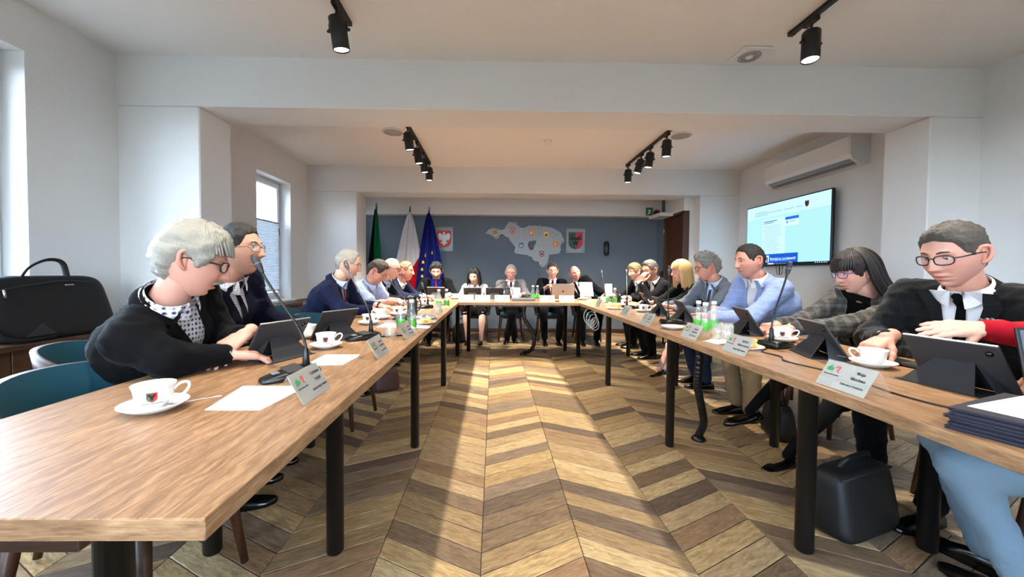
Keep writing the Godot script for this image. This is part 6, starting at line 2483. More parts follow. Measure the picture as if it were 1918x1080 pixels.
func make_tablet(label: String) -> Node3D:
	# user sits towards -x, back of the tablet faces +x
	var o := thing("tablet_computer", Vector3.ZERO, label, "tablet", "tablets on folding stands")
	var lean := Transform3D(Basis(Vector3(0, 0, 1), -0.56), Vector3(-0.045, 0.004, 0))
	var st := S(false)
	bevel(st, Vector3(-0.004, 0, -0.128), Vector3(0.004, 0.188, 0.128), 0.002, lean)
	obj("shell", st, M.tablet_cover, o)
	st = S(false)
	bevel(st, Vector3(-0.0052, 0.004, -0.124), Vector3(-0.0040, 0.184, 0.124), 0.0004, lean)
	obj("screen", st, M.screen_dark, o)
	st = S(false)
	bevel(st, Vector3(-0.0045, 0.1865, -0.126), Vector3(0.0035, 0.1905, 0.126), 0.0012, lean)
	obj("edge", st, M.tablet_edge, o)
	st = S(true)
	tube(st, [lean * Vector3(0.004, 0.158, -0.100), lean * Vector3(0.0058, 0.158, -0.100)], 0.010, 12)
	obj("camera", st, M.screen_dark, o)
	# folded cover: a triangular tent behind the tablet
	var h := lean * Vector3(0.0045, 0.105, 0)
	var a := Vector3(h.x, h.y, -0.052)
	var b := Vector3(h.x, h.y, 0.052)
	var c := Vector3(0.092, 0.001, 0.10)
	var d := Vector3(0.092, 0.001, -0.10)
	var e := Vector3(-0.028, 0.001, 0.116)
	var f := Vector3(-0.028, 0.001, -0.116)
	st = S(false)
	var th := Vector3(0.003, 0.003, 0)
	for q in [Vector3.ZERO, th]:
		quad(st, a + q, b + q, c + q, d + q)
	quad(st, a, b, b + th, a + th)
	quad(st, c, d, d + th, c + th)
	quad(st, b, c, c + th, b + th)
	quad(st, d, a, a + th, d + th)
	tri(st, b, lean * Vector3(0.0045, 0.002, 0.118), Vector3(0.03, 0.001, 0.117))
	tri(st, a, Vector3(0.03, 0.001, -0.117), lean * Vector3(0.0045, 0.002, -0.118))
	obj("stand", st, M.tablet_cover, o)
	st = S(false)
	box(st, Vector3(-0.036, 0.0, -0.118), Vector3(0.094, 0.003, 0.118))
	obj("cover_flap", st, M.tablet_cover, o)
	return o

func tablet(x: float, z: float, yaw: float, label: String) -> void:
	place("tablet", make_tablet, Vector3(x, TT, z), yaw, label)

func nameplate(x: float, z: float, yaw: float, lines: Array, label: String, w := 0.175) -> void:
	# front leaf faces local +z
	var o := thing("name_plate", Vector3(x, TT, z), label, "name plate", "acrylic name plates", yaw)
	var h := 0.098
	var lean := Transform3D(Basis(Vector3.RIGHT, -0.52), Vector3(0, 0.001, 0))
	var st := S(false)
	box(st, Vector3(-w / 2, 0, -0.0022), Vector3(w / 2, h, 0), lean)
	obj("front_leaf", st, M.acrylic, o)
	st = S(false)
	box(st, Vector3(-w / 2 + 0.001, 0.002, -0.0030), Vector3(w / 2 - 0.001, h - 0.002, -0.0024), lean)
	var card := obj("card", st, M.insert_card, o)
	var top := lean * Vector3(0, h, 0)
	var back := Transform3D(Basis(Vector3.RIGHT, 0.52), Vector3(0, 0.001, top.z * 2.0))
	st = S(false)
	box(st, Vector3(-w / 2, 0, 0), Vector3(w / 2, h, 0.0022), back)
	obj("back_leaf", st, M.acrylic, o)
	var face := func(px: float, py: float) -> Transform3D:
		return lean * Transform3D(Basis.IDENTITY, Vector3(px, py, 0.0006))
	# emblem: green hill and red ribbon with a line of small print
	st = S(false)
	prism(st, poly([-0.016, -0.012, 0.010, -0.012, 0.013, 0.004, 0.004, 0.002, -0.001, 0.016, -0.008, 0.004, -0.014, 0.006]), 0, 0.0005, face.call(-w * 0.34, h * 0.70) * Transform3D(Basis.from_scale(Vector3(0.75, 0.75, 1)), Vector3.ZERO))
	obj("emblem_green", st, M.ink_green, o)
	st = S(true)
	var rp := []
	for q in [[-0.008, 0.006], [-0.003, 0.013], [0.004, 0.011], [0.003, 0.002], [0.001, -0.006], [0.008, -0.010]]:
		rp.append(face.call(-w * 0.19, h * 0.68) * Vector3(q[0], q[1], 0.0004))
	tube(st, catmull(rp, 2), 0.0019, 5, true, Vector3.UP, 0.4)
	obj("emblem_red", st, M.ink_red, o)
	print_bar(o, face, -w * 0.43, h * 0.47, 0.055, 0.004, M.ink_grey)
	if lines.size() == 3:
		var y := h * 0.74
		for i in 3:
			if lines[i] != "":
				text("lettering", lines[i], 0.0135 if i < 2 else 0.0098, M.ink, o, face.call(w * (0.26 if i < 2 else 0.20), y))
			y -= h * (0.22 if i == 0 else 0.26)
	else:
		print_bar(o, face, w * 0.12, h * 0.68, 0.040, 0.007, M.ink_grey)
		print_bar(o, face, w * 0.06, h * 0.48, 0.055, 0.007, M.ink_grey)
		print_bar(o, face, w * 0.0, h * 0.25, 0.072, 0.005, M.ink_grey)

func print_bar(o: Node3D, face: Callable, x: float, y: float, l: float, h: float, m: Material) -> void:
	# a line of print too small to read: separate word-like marks
	var st := S(false)
	var p := x
	var k := 0
	while p < x + l:
		var w := 0.0035 + 0.0018 * ((k * 7) % 4)
		box(st, Vector3(p, y - h * 0.4, 0.0), Vector3(minf(p + w, x + l), y + h * (0.4 if k % 3 else 0.6), 0.0003), face.call(0.0, 0.0))
		p += w + 0.0014
		k += 1
	obj("small_print", st, m, o)

func sheet(label: String, pts: Array, y: float, thick := 0.0012) -> void:
	var c := Vector3.ZERO
	for p in pts:
		c += Vector3(p[0], 0, p[1])
	c /= pts.size()
	var pp := PackedVector2Array()
	for p in pts:
		pp.append(Vector2(p[0] - c.x, -(p[1] - c.z)))
	var o := thing("paper_sheet", Vector3(c.x, y, c.z), label, "paper", "white papers on the tables")
	var st := S(false)
	prism(st, pp, 0, thick, Transform3D(Basis(Vector3(1, 0, 0), Vector3(0, 0, -1), Vector3(0, 1, 0)), Vector3.ZERO))
	obj("sheet", st, M.paper, o)

func make_bottle(label: String) -> Node3D:
	var o := thing("water_bottle", Vector3.ZERO, label, "bottle", "small glass water bottles")
	var st := S(true)
	lathe(st, [Vector2(0, 0.004), Vector2(0.024, 0.002), Vector2(0.028, 0.006), Vector2(0.029, 0.02), Vector2(0.0295, 0.075), Vector2(0.028, 0.10), Vector2(0.020, 0.140), Vector2(0.0135, 0.168), Vector2(0.0128, 0.185), Vector2(0.0145, 0.188), Vector2(0.0145, 0.196)], 24)
	obj("glass", st, M.clear_glass, o)
	st = S(true)
	lathe(st, [Vector2(0.0152, 0.190), Vector2(0.0158, 0.192), Vector2(0.0155, 0.207), Vector2(0.0145, 0.209), Vector2(0, 0.209)], 20)
	obj("cap", st, M.cap_white, o)
	for k in 2:
		st = S(true)
		var rows := []
		for i in 9:
			var t := i / 8.0
			var y := 0.034 + 0.062 * t
			var half := 0.95 * sqrt(maxf(1.0 - pow(2.0 * t - 1.0, 4.0), 0.02))
			var r := 0.0304 if y < 0.075 else 0.0304 - 0.0035 * (y - 0.075) / 0.025
			var row := PackedVector3Array()
			for j in 9:
				var a := lerpf(-half, half, j / 8.0) + PI * k
				row.append(Vector3(sin(a) * r, y, cos(a) * r))
			rows.append(row)
		loft(st, rows, false)
		obj("label", st, M.label_green, o)
	return o

func bottle(x: float, z: float, yaw: float, label: String) -> void:
	place("bottle", make_bottle, Vector3(x, TT, z), yaw, label)

func make_tumbler(label: String) -> Node3D:
	var o := thing("drinking_glass", Vector3.ZERO, label, "glass", "clear tumblers")
	var st := S(true)
	lathe(st, [Vector2(0, 0.001), Vector2(0.026, 0.0), Vector2(0.028, 0.004), Vector2(0.033, 0.098), Vector2(0.0322, 0.0985), Vector2(0.0315, 0.097), Vector2(0.0265, 0.010), Vector2(0, 0.009)], 24)
	obj("glass", st, M.clear_glass, o)
	return o

func snack_plate(x: float, z: float, label: String, n: int, seed_: int, foil: bool) -> void:
	var o := thing("snack_plate", Vector3(x, TT, z), label, "plate", "plates of snacks")
	var st := S(true)
	lathe(st, [Vector2(0, 0.002), Vector2(0.05, 0.0), Vector2(0.055, 0.003), Vector2(0.088, 0.014), Vector2(0.088, 0.016), Vector2(0.055, 0.006), Vector2(0, 0.005)], 30)
	obj("plate", st, M.porcelain, o)
	var r := RandomNumberGenerator.new()
	r.seed = seed_
	for i in n:
		var a := r.randf() * TAU
		var d := sqrt(r.randf()) * 0.062
		var at := Vector3(x + cos(a) * d, TT + 0.014 + 0.016 * (i / 9), z + sin(a) * d)
		var q := thing("wrapped_sweet" if foil else "biscuit", at, ("shiny foil wrapped sweet on the " if foil else "pale yellow biscuit heaped on the ") + label, "sweet" if foil else "biscuit", label, r.randf() * TAU)
		st = S(true)
		if foil:
			lathe(st, [Vector2(0.0, -0.024), Vector2(0.012, -0.021), Vector2(0.004, -0.013), Vector2(0.010, -0.008), Vector2(0.011, 0.006), Vector2(0.004, 0.013), Vector2(0.012, 0.021), Vector2(0, 0.024)], 8, Transform3D(Basis(Vector3(0, 0, 1), PI / 2), Vector3.ZERO), false)
		else:
			lathe(st, [Vector2(0, -0.007), Vector2(0.018, -0.006), Vector2(0.022, 0.0), Vector2(0.017, 0.006), Vector2(0, 0.009)], 10, Transform3D(Basis.from_euler(Vector3(r.randf_range(-0.4, 0.4), 0, r.randf_range(-0.4, 0.4))), Vector3.ZERO))
		obj("wrapper" if foil else "crumb", st, M.foil if foil else (M.snack if i % 3 else M.snack_dark), q)

func napkins(x: float, z: float, yaw: float, label: String) -> void:
	var o := thing("napkin", Vector3(x, TT, z), label, "napkin", "paper napkins", yaw)
	for i in 3:
		var st := S(false)
		bevel(st, Vector3(-0.06, 0.002 * i, -0.05), Vector3(0.06, 0.002 * i + 0.0018, 0.05), 0.0006, Transform3D(Basis(Vector3.UP, 0.15 * i), Vector3.ZERO))
		obj("ply", st, M.napkin_blue if i == 1 else M.paper, o)

func build_table_things() -> void:
	mat("ink_olive", Color(0.33, 0.36, 0.24), 0.5)
	mat("cap_white", Color(0.80, 0.82, 0.82), 0.3)
	mat("folder_pages", Color(0.30, 0.30, 0.36), 0.8)
	mat("napkin_blue", Color(0.66, 0.78, 0.84), 0.8)
	var st: SurfaceTool
	# ---- left table
	cup_set(-0.917, -1.032, 0.62, "nearest on the left table beside the first sheet")
	cup_set(-0.831, -1.89, 0.36, "on the left table between the first two microphones")
	cup_set(-1.06, -2.179, 3.6, "on the left table beside the second tablet", false)
	cup_set(-0.898, -2.748, 0.05, "on the left table behind the second microphone")
	cup_set(-0.903, -3.065, 3.3, "before the hands of the man with the red tie")
	cup_set(-0.835, -3.33, 0.0, "on the left table beside the dark flask", false)
	cup_set(-0.80, -4.40, 0.4, "before the bald man in navy", false)
	cup_set(-0.84, -5.02, 0.9, "at the far left corner of the tables", false)
	sheet("blank white sheet beside the near coffee cup", [[-0.783, -1.033], [-0.634, -1.034], [-0.612, -1.253], [-0.822, -1.251]], TT)
	sheet("blank white sheet beside the second coffee cup", [[-0.759, -1.524], [-0.611, -1.544], [-0.602, -1.735], [-0.763, -1.732]], TT)
	sheet("blank white sheet behind the two bottles on the left", [[-0.80, -2.60], [-0.655, -2.60], [-0.66, -2.80], [-0.80, -2.80]], TT)
	sheet("blank white sheet before the fourth microphone on the left", [[-0.86, -3.72], [-0.71, -3.72], [-0.71, -3.93], [-0.86, -3.93]], TT)
	mic(Vector3(-0.715, TT, -1.352), 0.80, Vector3(0.045, 0.038, 0.008), Vector3(-0.885, 1.153, -1.44), "nearest black gooseneck microphone, its head by the navy suited man")
	mic(Vector3(-0.73, TT, -2.14), 0.80, Vector3(0.045, 0.038, 0.0), Vector3(-0.93, 1.165, -2.42), "black gooseneck microphone before the man with the red tie")
	mic(Vector3(-0.715, TT, -3.05), 0.9, Vector3(0.045, 0.038, 0.0), Vector3(-1.02, 1.04, -3.78), "black gooseneck microphone leaning towards the man in pale blue")
	mic(Vector3(-0.72, TT, -3.98), 0.9, Vector3(0.045, 0.038, 0.0), Vector3(-0.76, 0.98, -4.10), "black gooseneck microphone, last on the left table")
	nameplate(-0.528, -1.152, PI / 2, ["Czesława", "Frątyk", "Radny Rady Powiatu"], "nearest name plate on the left table")
	nameplate(-0.492, -1.718, PI / 2, [], "second name plate on the left table")
	nameplate(-0.474, -2.20, PI / 2 - 0.1, [], "third name plate on the left table, before the bottles")
	nameplate(-0.49, -3.62, PI / 2, [], "fourth name plate on the left table, by the far bottles")
	tablet(-0.95, -1.68, -0.35, "grey tablet on a folding stand before the grey haired man")
	tablet(-0.90, -2.16, -0.45, "grey tablet on a folding stand beside the empty left chair")
	bottle(-0.565, -2.328, 0.6, "glass water bottle with a green label, left of the near left pair")
	bottle(-0.509, -2.371, 1.3, "glass water bottle with a green label, right of the near left pair")
	bottle(-0.545, -3.80, 0.4, "glass water bottle with a green label, left of the far left pair")
	bottle(-0.482, -3.92, 0.9, "glass water bottle with a green label, right of the far left pair")
	for q in [[-0.60, -2.20, "clear tumbler beside the third left name plate"], [-0.50, -2.52, "clear tumbler behind the near left bottles"], [-0.50, -3.45, "clear tumbler before the far left bottles"]]:
		place("tumbler", make_tumbler, Vector3(q[0], TT, q[1]), 0.0, q[2])
	snack_plate(-0.51, -2.80, "near snack plate on the left table", 15, 3, false)
	snack_plate(-0.545, -3.11, "foil sweet plate on the left table", 11, 8, true)
	snack_plate(-0.61, -4.46, "far snack plate on the left table", 10, 5, false)
	napkins(-0.505, -2.60, 0.3, "folded napkins behind the near left bottles")
	flask(-0.70, -3.29, "black vacuum flask on the left table behind the bottles")
	# smartphone by the second microphone
	var ph := thing("smartphone", Vector3(-0.62, TT, -2.25), "dark phone lying beside the second microphone", "phone", "", 0.4)
	st = S(false)
	bevel(st, Vector3(-0.075, 0, -0.036), Vector3(0.075, 0.008, 0.036), 0.003)
	obj("body", st, M.screen_dark, ph)
	st = S(false)
	bevel(st, Vector3(-0.071, 0.008, -0.033), Vector3(0.071, 0.0086, 0.033), 0.0002)
	obj("screen", st, M.mid_grey, ph)
	# ---- far table
	for q in [[-0.36, "first"], [-0.14, "second"], [0.12, "third"], [0.72, "fourth"], [0.98, "fifth"]]:
		nameplate(q[0], -4.95 - 0.05, 0.0, [], "%s name plate from the left on the far table" % q[1], 0.20)
	bottle(0.545, -5.20, 0.3, "left glass water bottle standing on the far table")
	bottle(0.61, -5.22, 0.9, "right glass water bottle standing on the far table")
	tablet(-0.83, -5.52, -PI / 2, "tablet on a stand before the bearded man")
	tablet(-0.30, -5.48, -PI / 2, "tablet on a stand before the woman in white")
	tablet(0.02, -5.50, -PI / 2, "tablet on a stand left of the dark flask on the far table")
	flask(0.205, -5.42, "black vacuum flask on the far table")
	mic(Vector3(-0.13, TT, -5.22), PI / 2, Vector3(0.045, 0.038, 0.0), Vector3(0.13, 0.99, -5.62), "black gooseneck microphone before the woman in white")
	mic(Vector3(0.75, TT, -5.50), PI / 2, Vector3(0.045, 0.038, 0.0), Vector3(0.72, 1.12, -5.95), "black gooseneck microphone left of the laptop")
	mic(Vector3(1.62, TT, -5.42), PI / 2, Vector3(0.045, 0.038, 0.0), Vector3(1.66, 1.15, -5.78), "black gooseneck microphone at the far right corner")
	laptop(Vector3(1.0, TT, -5.42), -PI / 2 - 0.08, M.space_grey, "open light brown grey laptop on the far table", true)
	cup_set(1.30, -5.46, 0.6, "beside the laptop on the far table", false)
	cup_set(-0.55, -5.44, 2.8, "before the woman in white", false)
	snack_plate(0.86, -5.13, "snack plate on the far table", 9, 12, false)
	var rec := thing("conference_unit", Vector3(0.41, TT, -5.20), "grey conference recorder box with cables on the far table", "recorder")
	st = S(false)
	bevel(st, Vector3(-0.16, 0, -0.10), Vector3(0.16, 0.035, 0.10), 0.006)
	obj("housing", st, M.mid_grey, rec)
	st = S(false)
	bevel(st, Vector3(-0.15, 0.035, -0.09), Vector3(-0.05, 0.075, 0.0), 0.006)
	obj("adapter", st, M.white_plastic, rec)
	for k in 4:
		st = S(true)
		tube(st, bez(Vector3(-0.02 + 0.04 * k, 0.036, 0.0), Vector3(0.02 + 0.04 * k, 0.10, -0.02), Vector3(0.10 + 0.02 * k, 0.09, -0.10), Vector3(0.16, 0.006, -0.13 - 0.02 * k), 10), 0.004, 6)
		obj("cable", st, M.black_cable, rec)
	# sheets held or lying at the far end
	held_sheet(Vector3(0.30, 0.80, -5.66), 0.0, 0.21, 0.15, 0.5, "sheet of paper held up by the man in grey tweed")
	held_sheet(Vector3(1.40, 0.79, -5.62), 0.1, 0.20, 0.24, 0.75, "tall white sheet held up by the leaning bald man")
	held_sheet(Vector3(1.72, 0.80, -5.60), -0.1, 0.10, 0.19, 0.9, "small white card standing at the far right corner")
	# ---- right table, near to far
	folders()
	laptop(Vector3(1.70, TT, -1.03), 1.40, M.black_plastic, "dark laptop at the right edge showing a pale screen", false)
	cup_set(1.591, -1.553, 2.4, "before the man in the charcoal suit")
	cup_set(1.66, -2.14, -0.66, "held by the woman in checks")
	cup_set(1.498, -3.748, -0.36, "before the blonde woman")
	cup_set(1.544, -4.416, -0.3, "beside the far snack plate on the right")
	cup_set(1.45, -4.93, 2.5, "before the man resting his chin", false)
	nameplate(1.14, -1.228, -PI / 2, ["Maja", "Moskwa", "Sekretarz Powiatu"], "nearest name plate on the right table")
	nameplate(1.153, -1.803, -PI / 2, ["Bartosz", "Adamczewski", "Radny Rady Powiatu"], "second name plate on the right table, before the snacks")
	nameplate(1.15, -2.22, -PI / 2, [], "third name plate on the right table, before the tumblers")
	nameplate(1.14, -2.835, -PI / 2, [], "fourth name plate on the right table")
	nameplate(1.19, -3.45, -PI / 2, [], "fifth name plate on the right table")
	nameplate(1.17, -4.28, -PI / 2, [], "sixth name plate on the right table, at the far end")
	tablet(1.60, -1.27, PI + 0.10, "large grey tablet on a stand below the gesturing hand")
	tablet(1.56, -1.76, PI - 0.30, "grey tablet on a stand before the woman in checks")
	tablet(1.65, -2.42, PI - 0.25, "grey tablet on a stand before the man in light blue checks")
	tablet(1.56, -3.06, PI - 0.2, "grey tablet on a stand before the curly haired man")
	tablet(1.56, -3.50, PI - 0.2, "grey tablet on a stand before the blonde woman")
	tablet(1.72, -4.22, PI - 0.2, "grey tablet on a stand beside the farthest right microphone")
	tablet(1.68, -5.05, PI - 0.1, "grey tablet on a stand, farthest on the right table")
	mic(Vector3(1.50, TT, -1.97), PI + 0.35, Vector3(0.045, 0.038, 0.0), Vector3(1.566, 1.16, -1.99), "black gooseneck microphone before the television on the right")
	mic(Vector3(1.37, TT, -2.86), PI + 0.1, Vector3(0.045, 0.038, -0.01), Vector3(1.375, 1.155, -2.95), "black gooseneck microphone before the blonde woman")
	mic(Vector3(1.50, TT, -4.10), PI + 0.1, Vector3(0.045, 0.038, 0.0), Vector3(1.57, 1.15, -4.45), "black gooseneck microphone before the man resting his chin")
	bottle(1.331, -2.432, -0.7, "left glass bottle of the three beside the tumblers")
	bottle(1.294, -2.287, -0.3, "front glass bottle of the three beside the tumblers")
	bottle(1.408, -2.392, -0.9, "right glass bottle of the three, green label showing")
	bottle(1.40, -4.60, -0.4, "left glass bottle of the far pair on the right table")
	bottle(1.463, -4.53, -0.8, "right glass bottle of the far pair on the right table")
	for q in [[1.30, -2.165, "clear tumbler standing on the napkins, nearest"], [1.375, -2.20, "clear tumbler on the napkins beside the snacks"], [1.30, -2.075, "clear tumbler before the snack plate on the right"], [1.30, -4.45, "clear tumbler by the far right bottles"], [1.88, -1.46, "clear tumbler behind the large tablet"]]:
		place("tumbler", make_tumbler, Vector3(q[0], TT, q[1]), 0.0, q[2])
	napkins(1.26, -2.10, 0.4, "folded napkins under the tumblers on the right table")
	snack_plate(1.30, -1.93, "near snack plate on the right table", 22, 6, false)
	snack_plate(1.30, -4.02, "far snack plate on the right table", 10, 7, false)
	place("saucer", make_saucer, Vector3(1.243, TT, -2.59), 0.0, "empty white saucer holding a teaspoon on the right table")
	place("spoon", make_spoon, Vector3(1.24, TT + 0.012, -2.57), 0.7, "teaspoon on the empty saucer on the right table")
	sheet("white sheet under the fourth right tablet", [[1.44, -3.18], [1.58, -3.16], [1.56, -2.96], [1.42, -2.98]], TT - 0.0)
	# thin black cable along the right table
	var cb := thing("black_cable", Vector3(1.3, TT, -1.5), "thin black cable lying along the right table", "cable")
	st = S(true)
	tube(st, catmull([Vector3(0.12, 0.004, -0.42), Vector3(0.02, 0.004, -0.33), Vector3(0.03, 0.004, -0.22), Vector3(-0.02, 0.004, -0.12), Vector3(0.03, 0.004, 0.10), Vector3(-0.01, 0.004, 0.28), Vector3(0.0, 0.004, 0.42), Vector3(0.06, 0.004, 0.52)], 5), 0.0028, 6)
	obj("cord", st, M.black_cable, cb)
	var kb := thing("keyboard", Vector3(1.78, TT, -1.56), "flat black keyboard before the man in the charcoal suit", "keyboard", "", PI / 2 + 0.1)
	st = S(false)
	bevel(st, Vector3(-0.14, 0, -0.06), Vector3(0.14, 0.010, 0.06), 0.003)
	obj("tray", st, M.black_plastic, kb)
	for r in 4:
		for c in 12:
			st = S(false)
			bevel(st, Vector3(-0.128 + c * 0.0215, 0.010, -0.050 + r * 0.025), Vector3(-0.110 + c * 0.0215, 0.013, -0.030 + r * 0.025), 0.001)
			obj("key", st, M.dark_grey, kb)

func held_sheet(at: Vector3, yaw: float, w: float, h: float, tilt: float, label: String) -> void:
	var o := thing("paper_sheet", at, label, "paper", "papers held at the far table", yaw)
	var st := S(true)
	var rows := []
	for i in 9:
		var t := i / 8.0
		var row := PackedVector3Array()
		for j in 5:
			row.append(Vector3((j / 4.0 - 0.5) * w, h * t * sin(tilt + 0.3), -h * t * cos(tilt + 0.3) * 0.6 - 0.015 * sin(PI * j / 4.0)))
		rows.append(row)
	loft(st, rows, false)
	obj("sheet", st, M.paper, o)

func flask(x: float, z: float, label: String) -> void:
	var o := thing("vacuum_flask", Vector3(x, TT, z), label, "flask", "vacuum flasks")
	var st := S(true)
	lathe(st, [Vector2(0, 0), Vector2(0.04, 0.0), Vector2(0.043, 0.004), Vector2(0.043, 0.125), Vector2(0.034, 0.145)], 24)
	obj("body", st, M.dark_grey, o)
	st = S(true)
	lathe(st, [Vector2(0.034, 0.143), Vector2(0.036, 0.148), Vector2(0.036, 0.165), Vector2(0.028, 0.172), Vector2(0, 0.174)], 24)
	obj("lid", st, M.black_plastic, o)
	st = S(true)
	tube(st, bez(Vector3(0.036, 0.155, 0), Vector3(0.085, 0.155, 0), Vector3(0.085, 0.05, 0), Vector3(0.042, 0.045, 0), 10), 0.006, 8)
	obj("handle", st, M.black_plastic, o)

func laptop(at: Vector3, yaw: float, m: Material, label: String, logo: bool) -> void:
	# user towards local -x, lid stands at +x with its back facing +x
	var o := thing("laptop", at, label, "laptop", "", yaw)
	var st := S(false)
	bevel(st, Vector3(-0.22, 0.002, -0.16), Vector3(0.0, 0.016, 0.16), 0.003)
	obj("base", st, m, o)
	st = S(false)
	bevel(st, Vector3(-0.15, 0.016, -0.135), Vector3(-0.03, 0.0172, 0.135), 0.0004)
	obj("keyboard", st, M.screen_dark, o)
	st = S(false)
	bevel(st, Vector3(-0.21, 0.016, -0.05), Vector3(-0.155, 0.0168, 0.05), 0.0003)
	obj("touchpad", st, M.mid_grey, o)
	var lid := Transform3D(Basis(Vector3(0, 0, 1), -0.20), Vector3(0.0, 0.014, 0))
	st = S(false)
	bevel(st, Vector3(-0.004, 0, -0.16), Vector3(0.004, 0.22, 0.16), 0.002, lid)
	var l := obj("lid", st, m, o)
	st = S(false)
	bevel(st, Vector3(-0.0052, 0.012, -0.152), Vector3(-0.004, 0.212, 0.152), 0.0004, lid)
	if logo:
		obj("display", st, M.screen_dark, o)
		st = S(true)
		lathe(st, [Vector2(0.015, 0.0), Vector2(0.015, 0.0008), Vector2(0, 0.0008)], 18, lid * Transform3D(Basis(Vector3(0, 0, 1), -PI / 2), Vector3(0.004, 0.11, 0)))
		obj("lid_emblem", st, M.dark_grey, l)
	else:
		var dm := mat("display_glow", Color(0.05, 0.05, 0.06), 0.15)
		dm.emission_enabled = true
		dm.emission = Color(0.50, 0.58, 0.68)
		dm.emission_energy_multiplier = 0.55
		obj("display", st, dm, o)

func folders() -> void:
	# a fanned stack of dark blue folders with a sheet on top
	for i in 6:
		var o := thing("document_folder", Vector3(1.325 + 0.004 * (i % 3), TT + 0.009 * i, -0.872 - 0.003 * (i % 2)), "dark blue folder, %s of the stack at the right table edge" % ["lowest", "second from the bottom", "third from the bottom", "fourth from the bottom", "fifth from the bottom", "topmost"][i], "folder", "dark blue folders in a stack", 0.36 + 0.02 * ((i * 5) % 3 - 1))
		var st := S(false)
		bevel(st, Vector3(-0.16, 0.0, -0.115), Vector3(0.16, 0.0024, 0.115), 0.0008)
		obj("back_cover", st, M.folder_blue, o)
		st = S(false)
		box(st, Vector3(-0.154, 0.0025, -0.108), Vector3(0.152, 0.0050, 0.108))
		obj("pages", st, M.folder_pages, o)
		st = S(false)
		bevel(st, Vector3(-0.16, 0.0051, -0.115), Vector3(0.16, 0.0084, 0.115), 0.0008)
		obj("front_cover", st, M.folder_blue, o)
	var p := thing("paper_sheet", Vector3(1.36, TT + 0.0545, -0.873), "white signature sheet lying on the dark blue folders", "paper", "white papers on the tables", 0.30)
	var st := S(false)
	box(st, Vector3(-0.145, 0, -0.10), Vector3(0.145, 0.001, 0.10))
	obj("sheet", st, M.paper, p)

# ---------------------------------------------------------------- bags, cables and hoses on floor and counter
func soft_box(st: SurfaceTool, half: Vector3, power: float, bulge: Callable) -> void:
	var rows := []
	for i in 21:
		var a := -PI / 2 + PI * i / 20
		var cy := signf(sin(a)) * pow(absf(sin(a)), power)
		var cr := pow(maxf(cos(a), 0.0), power)
		var row := PackedVector3Array()
		for j in 36:
			var b := TAU * j / 36
			var q := Vector3(cr * signf(cos(b)) * pow(absf(cos(b)), power), cy, -cr * signf(sin(b)) * pow(absf(sin(b)), power))
			row.append(bulge.call(q) * half)
		rows.append(row)
	st.set_smooth_group(0)
	loft(st, rows, true)

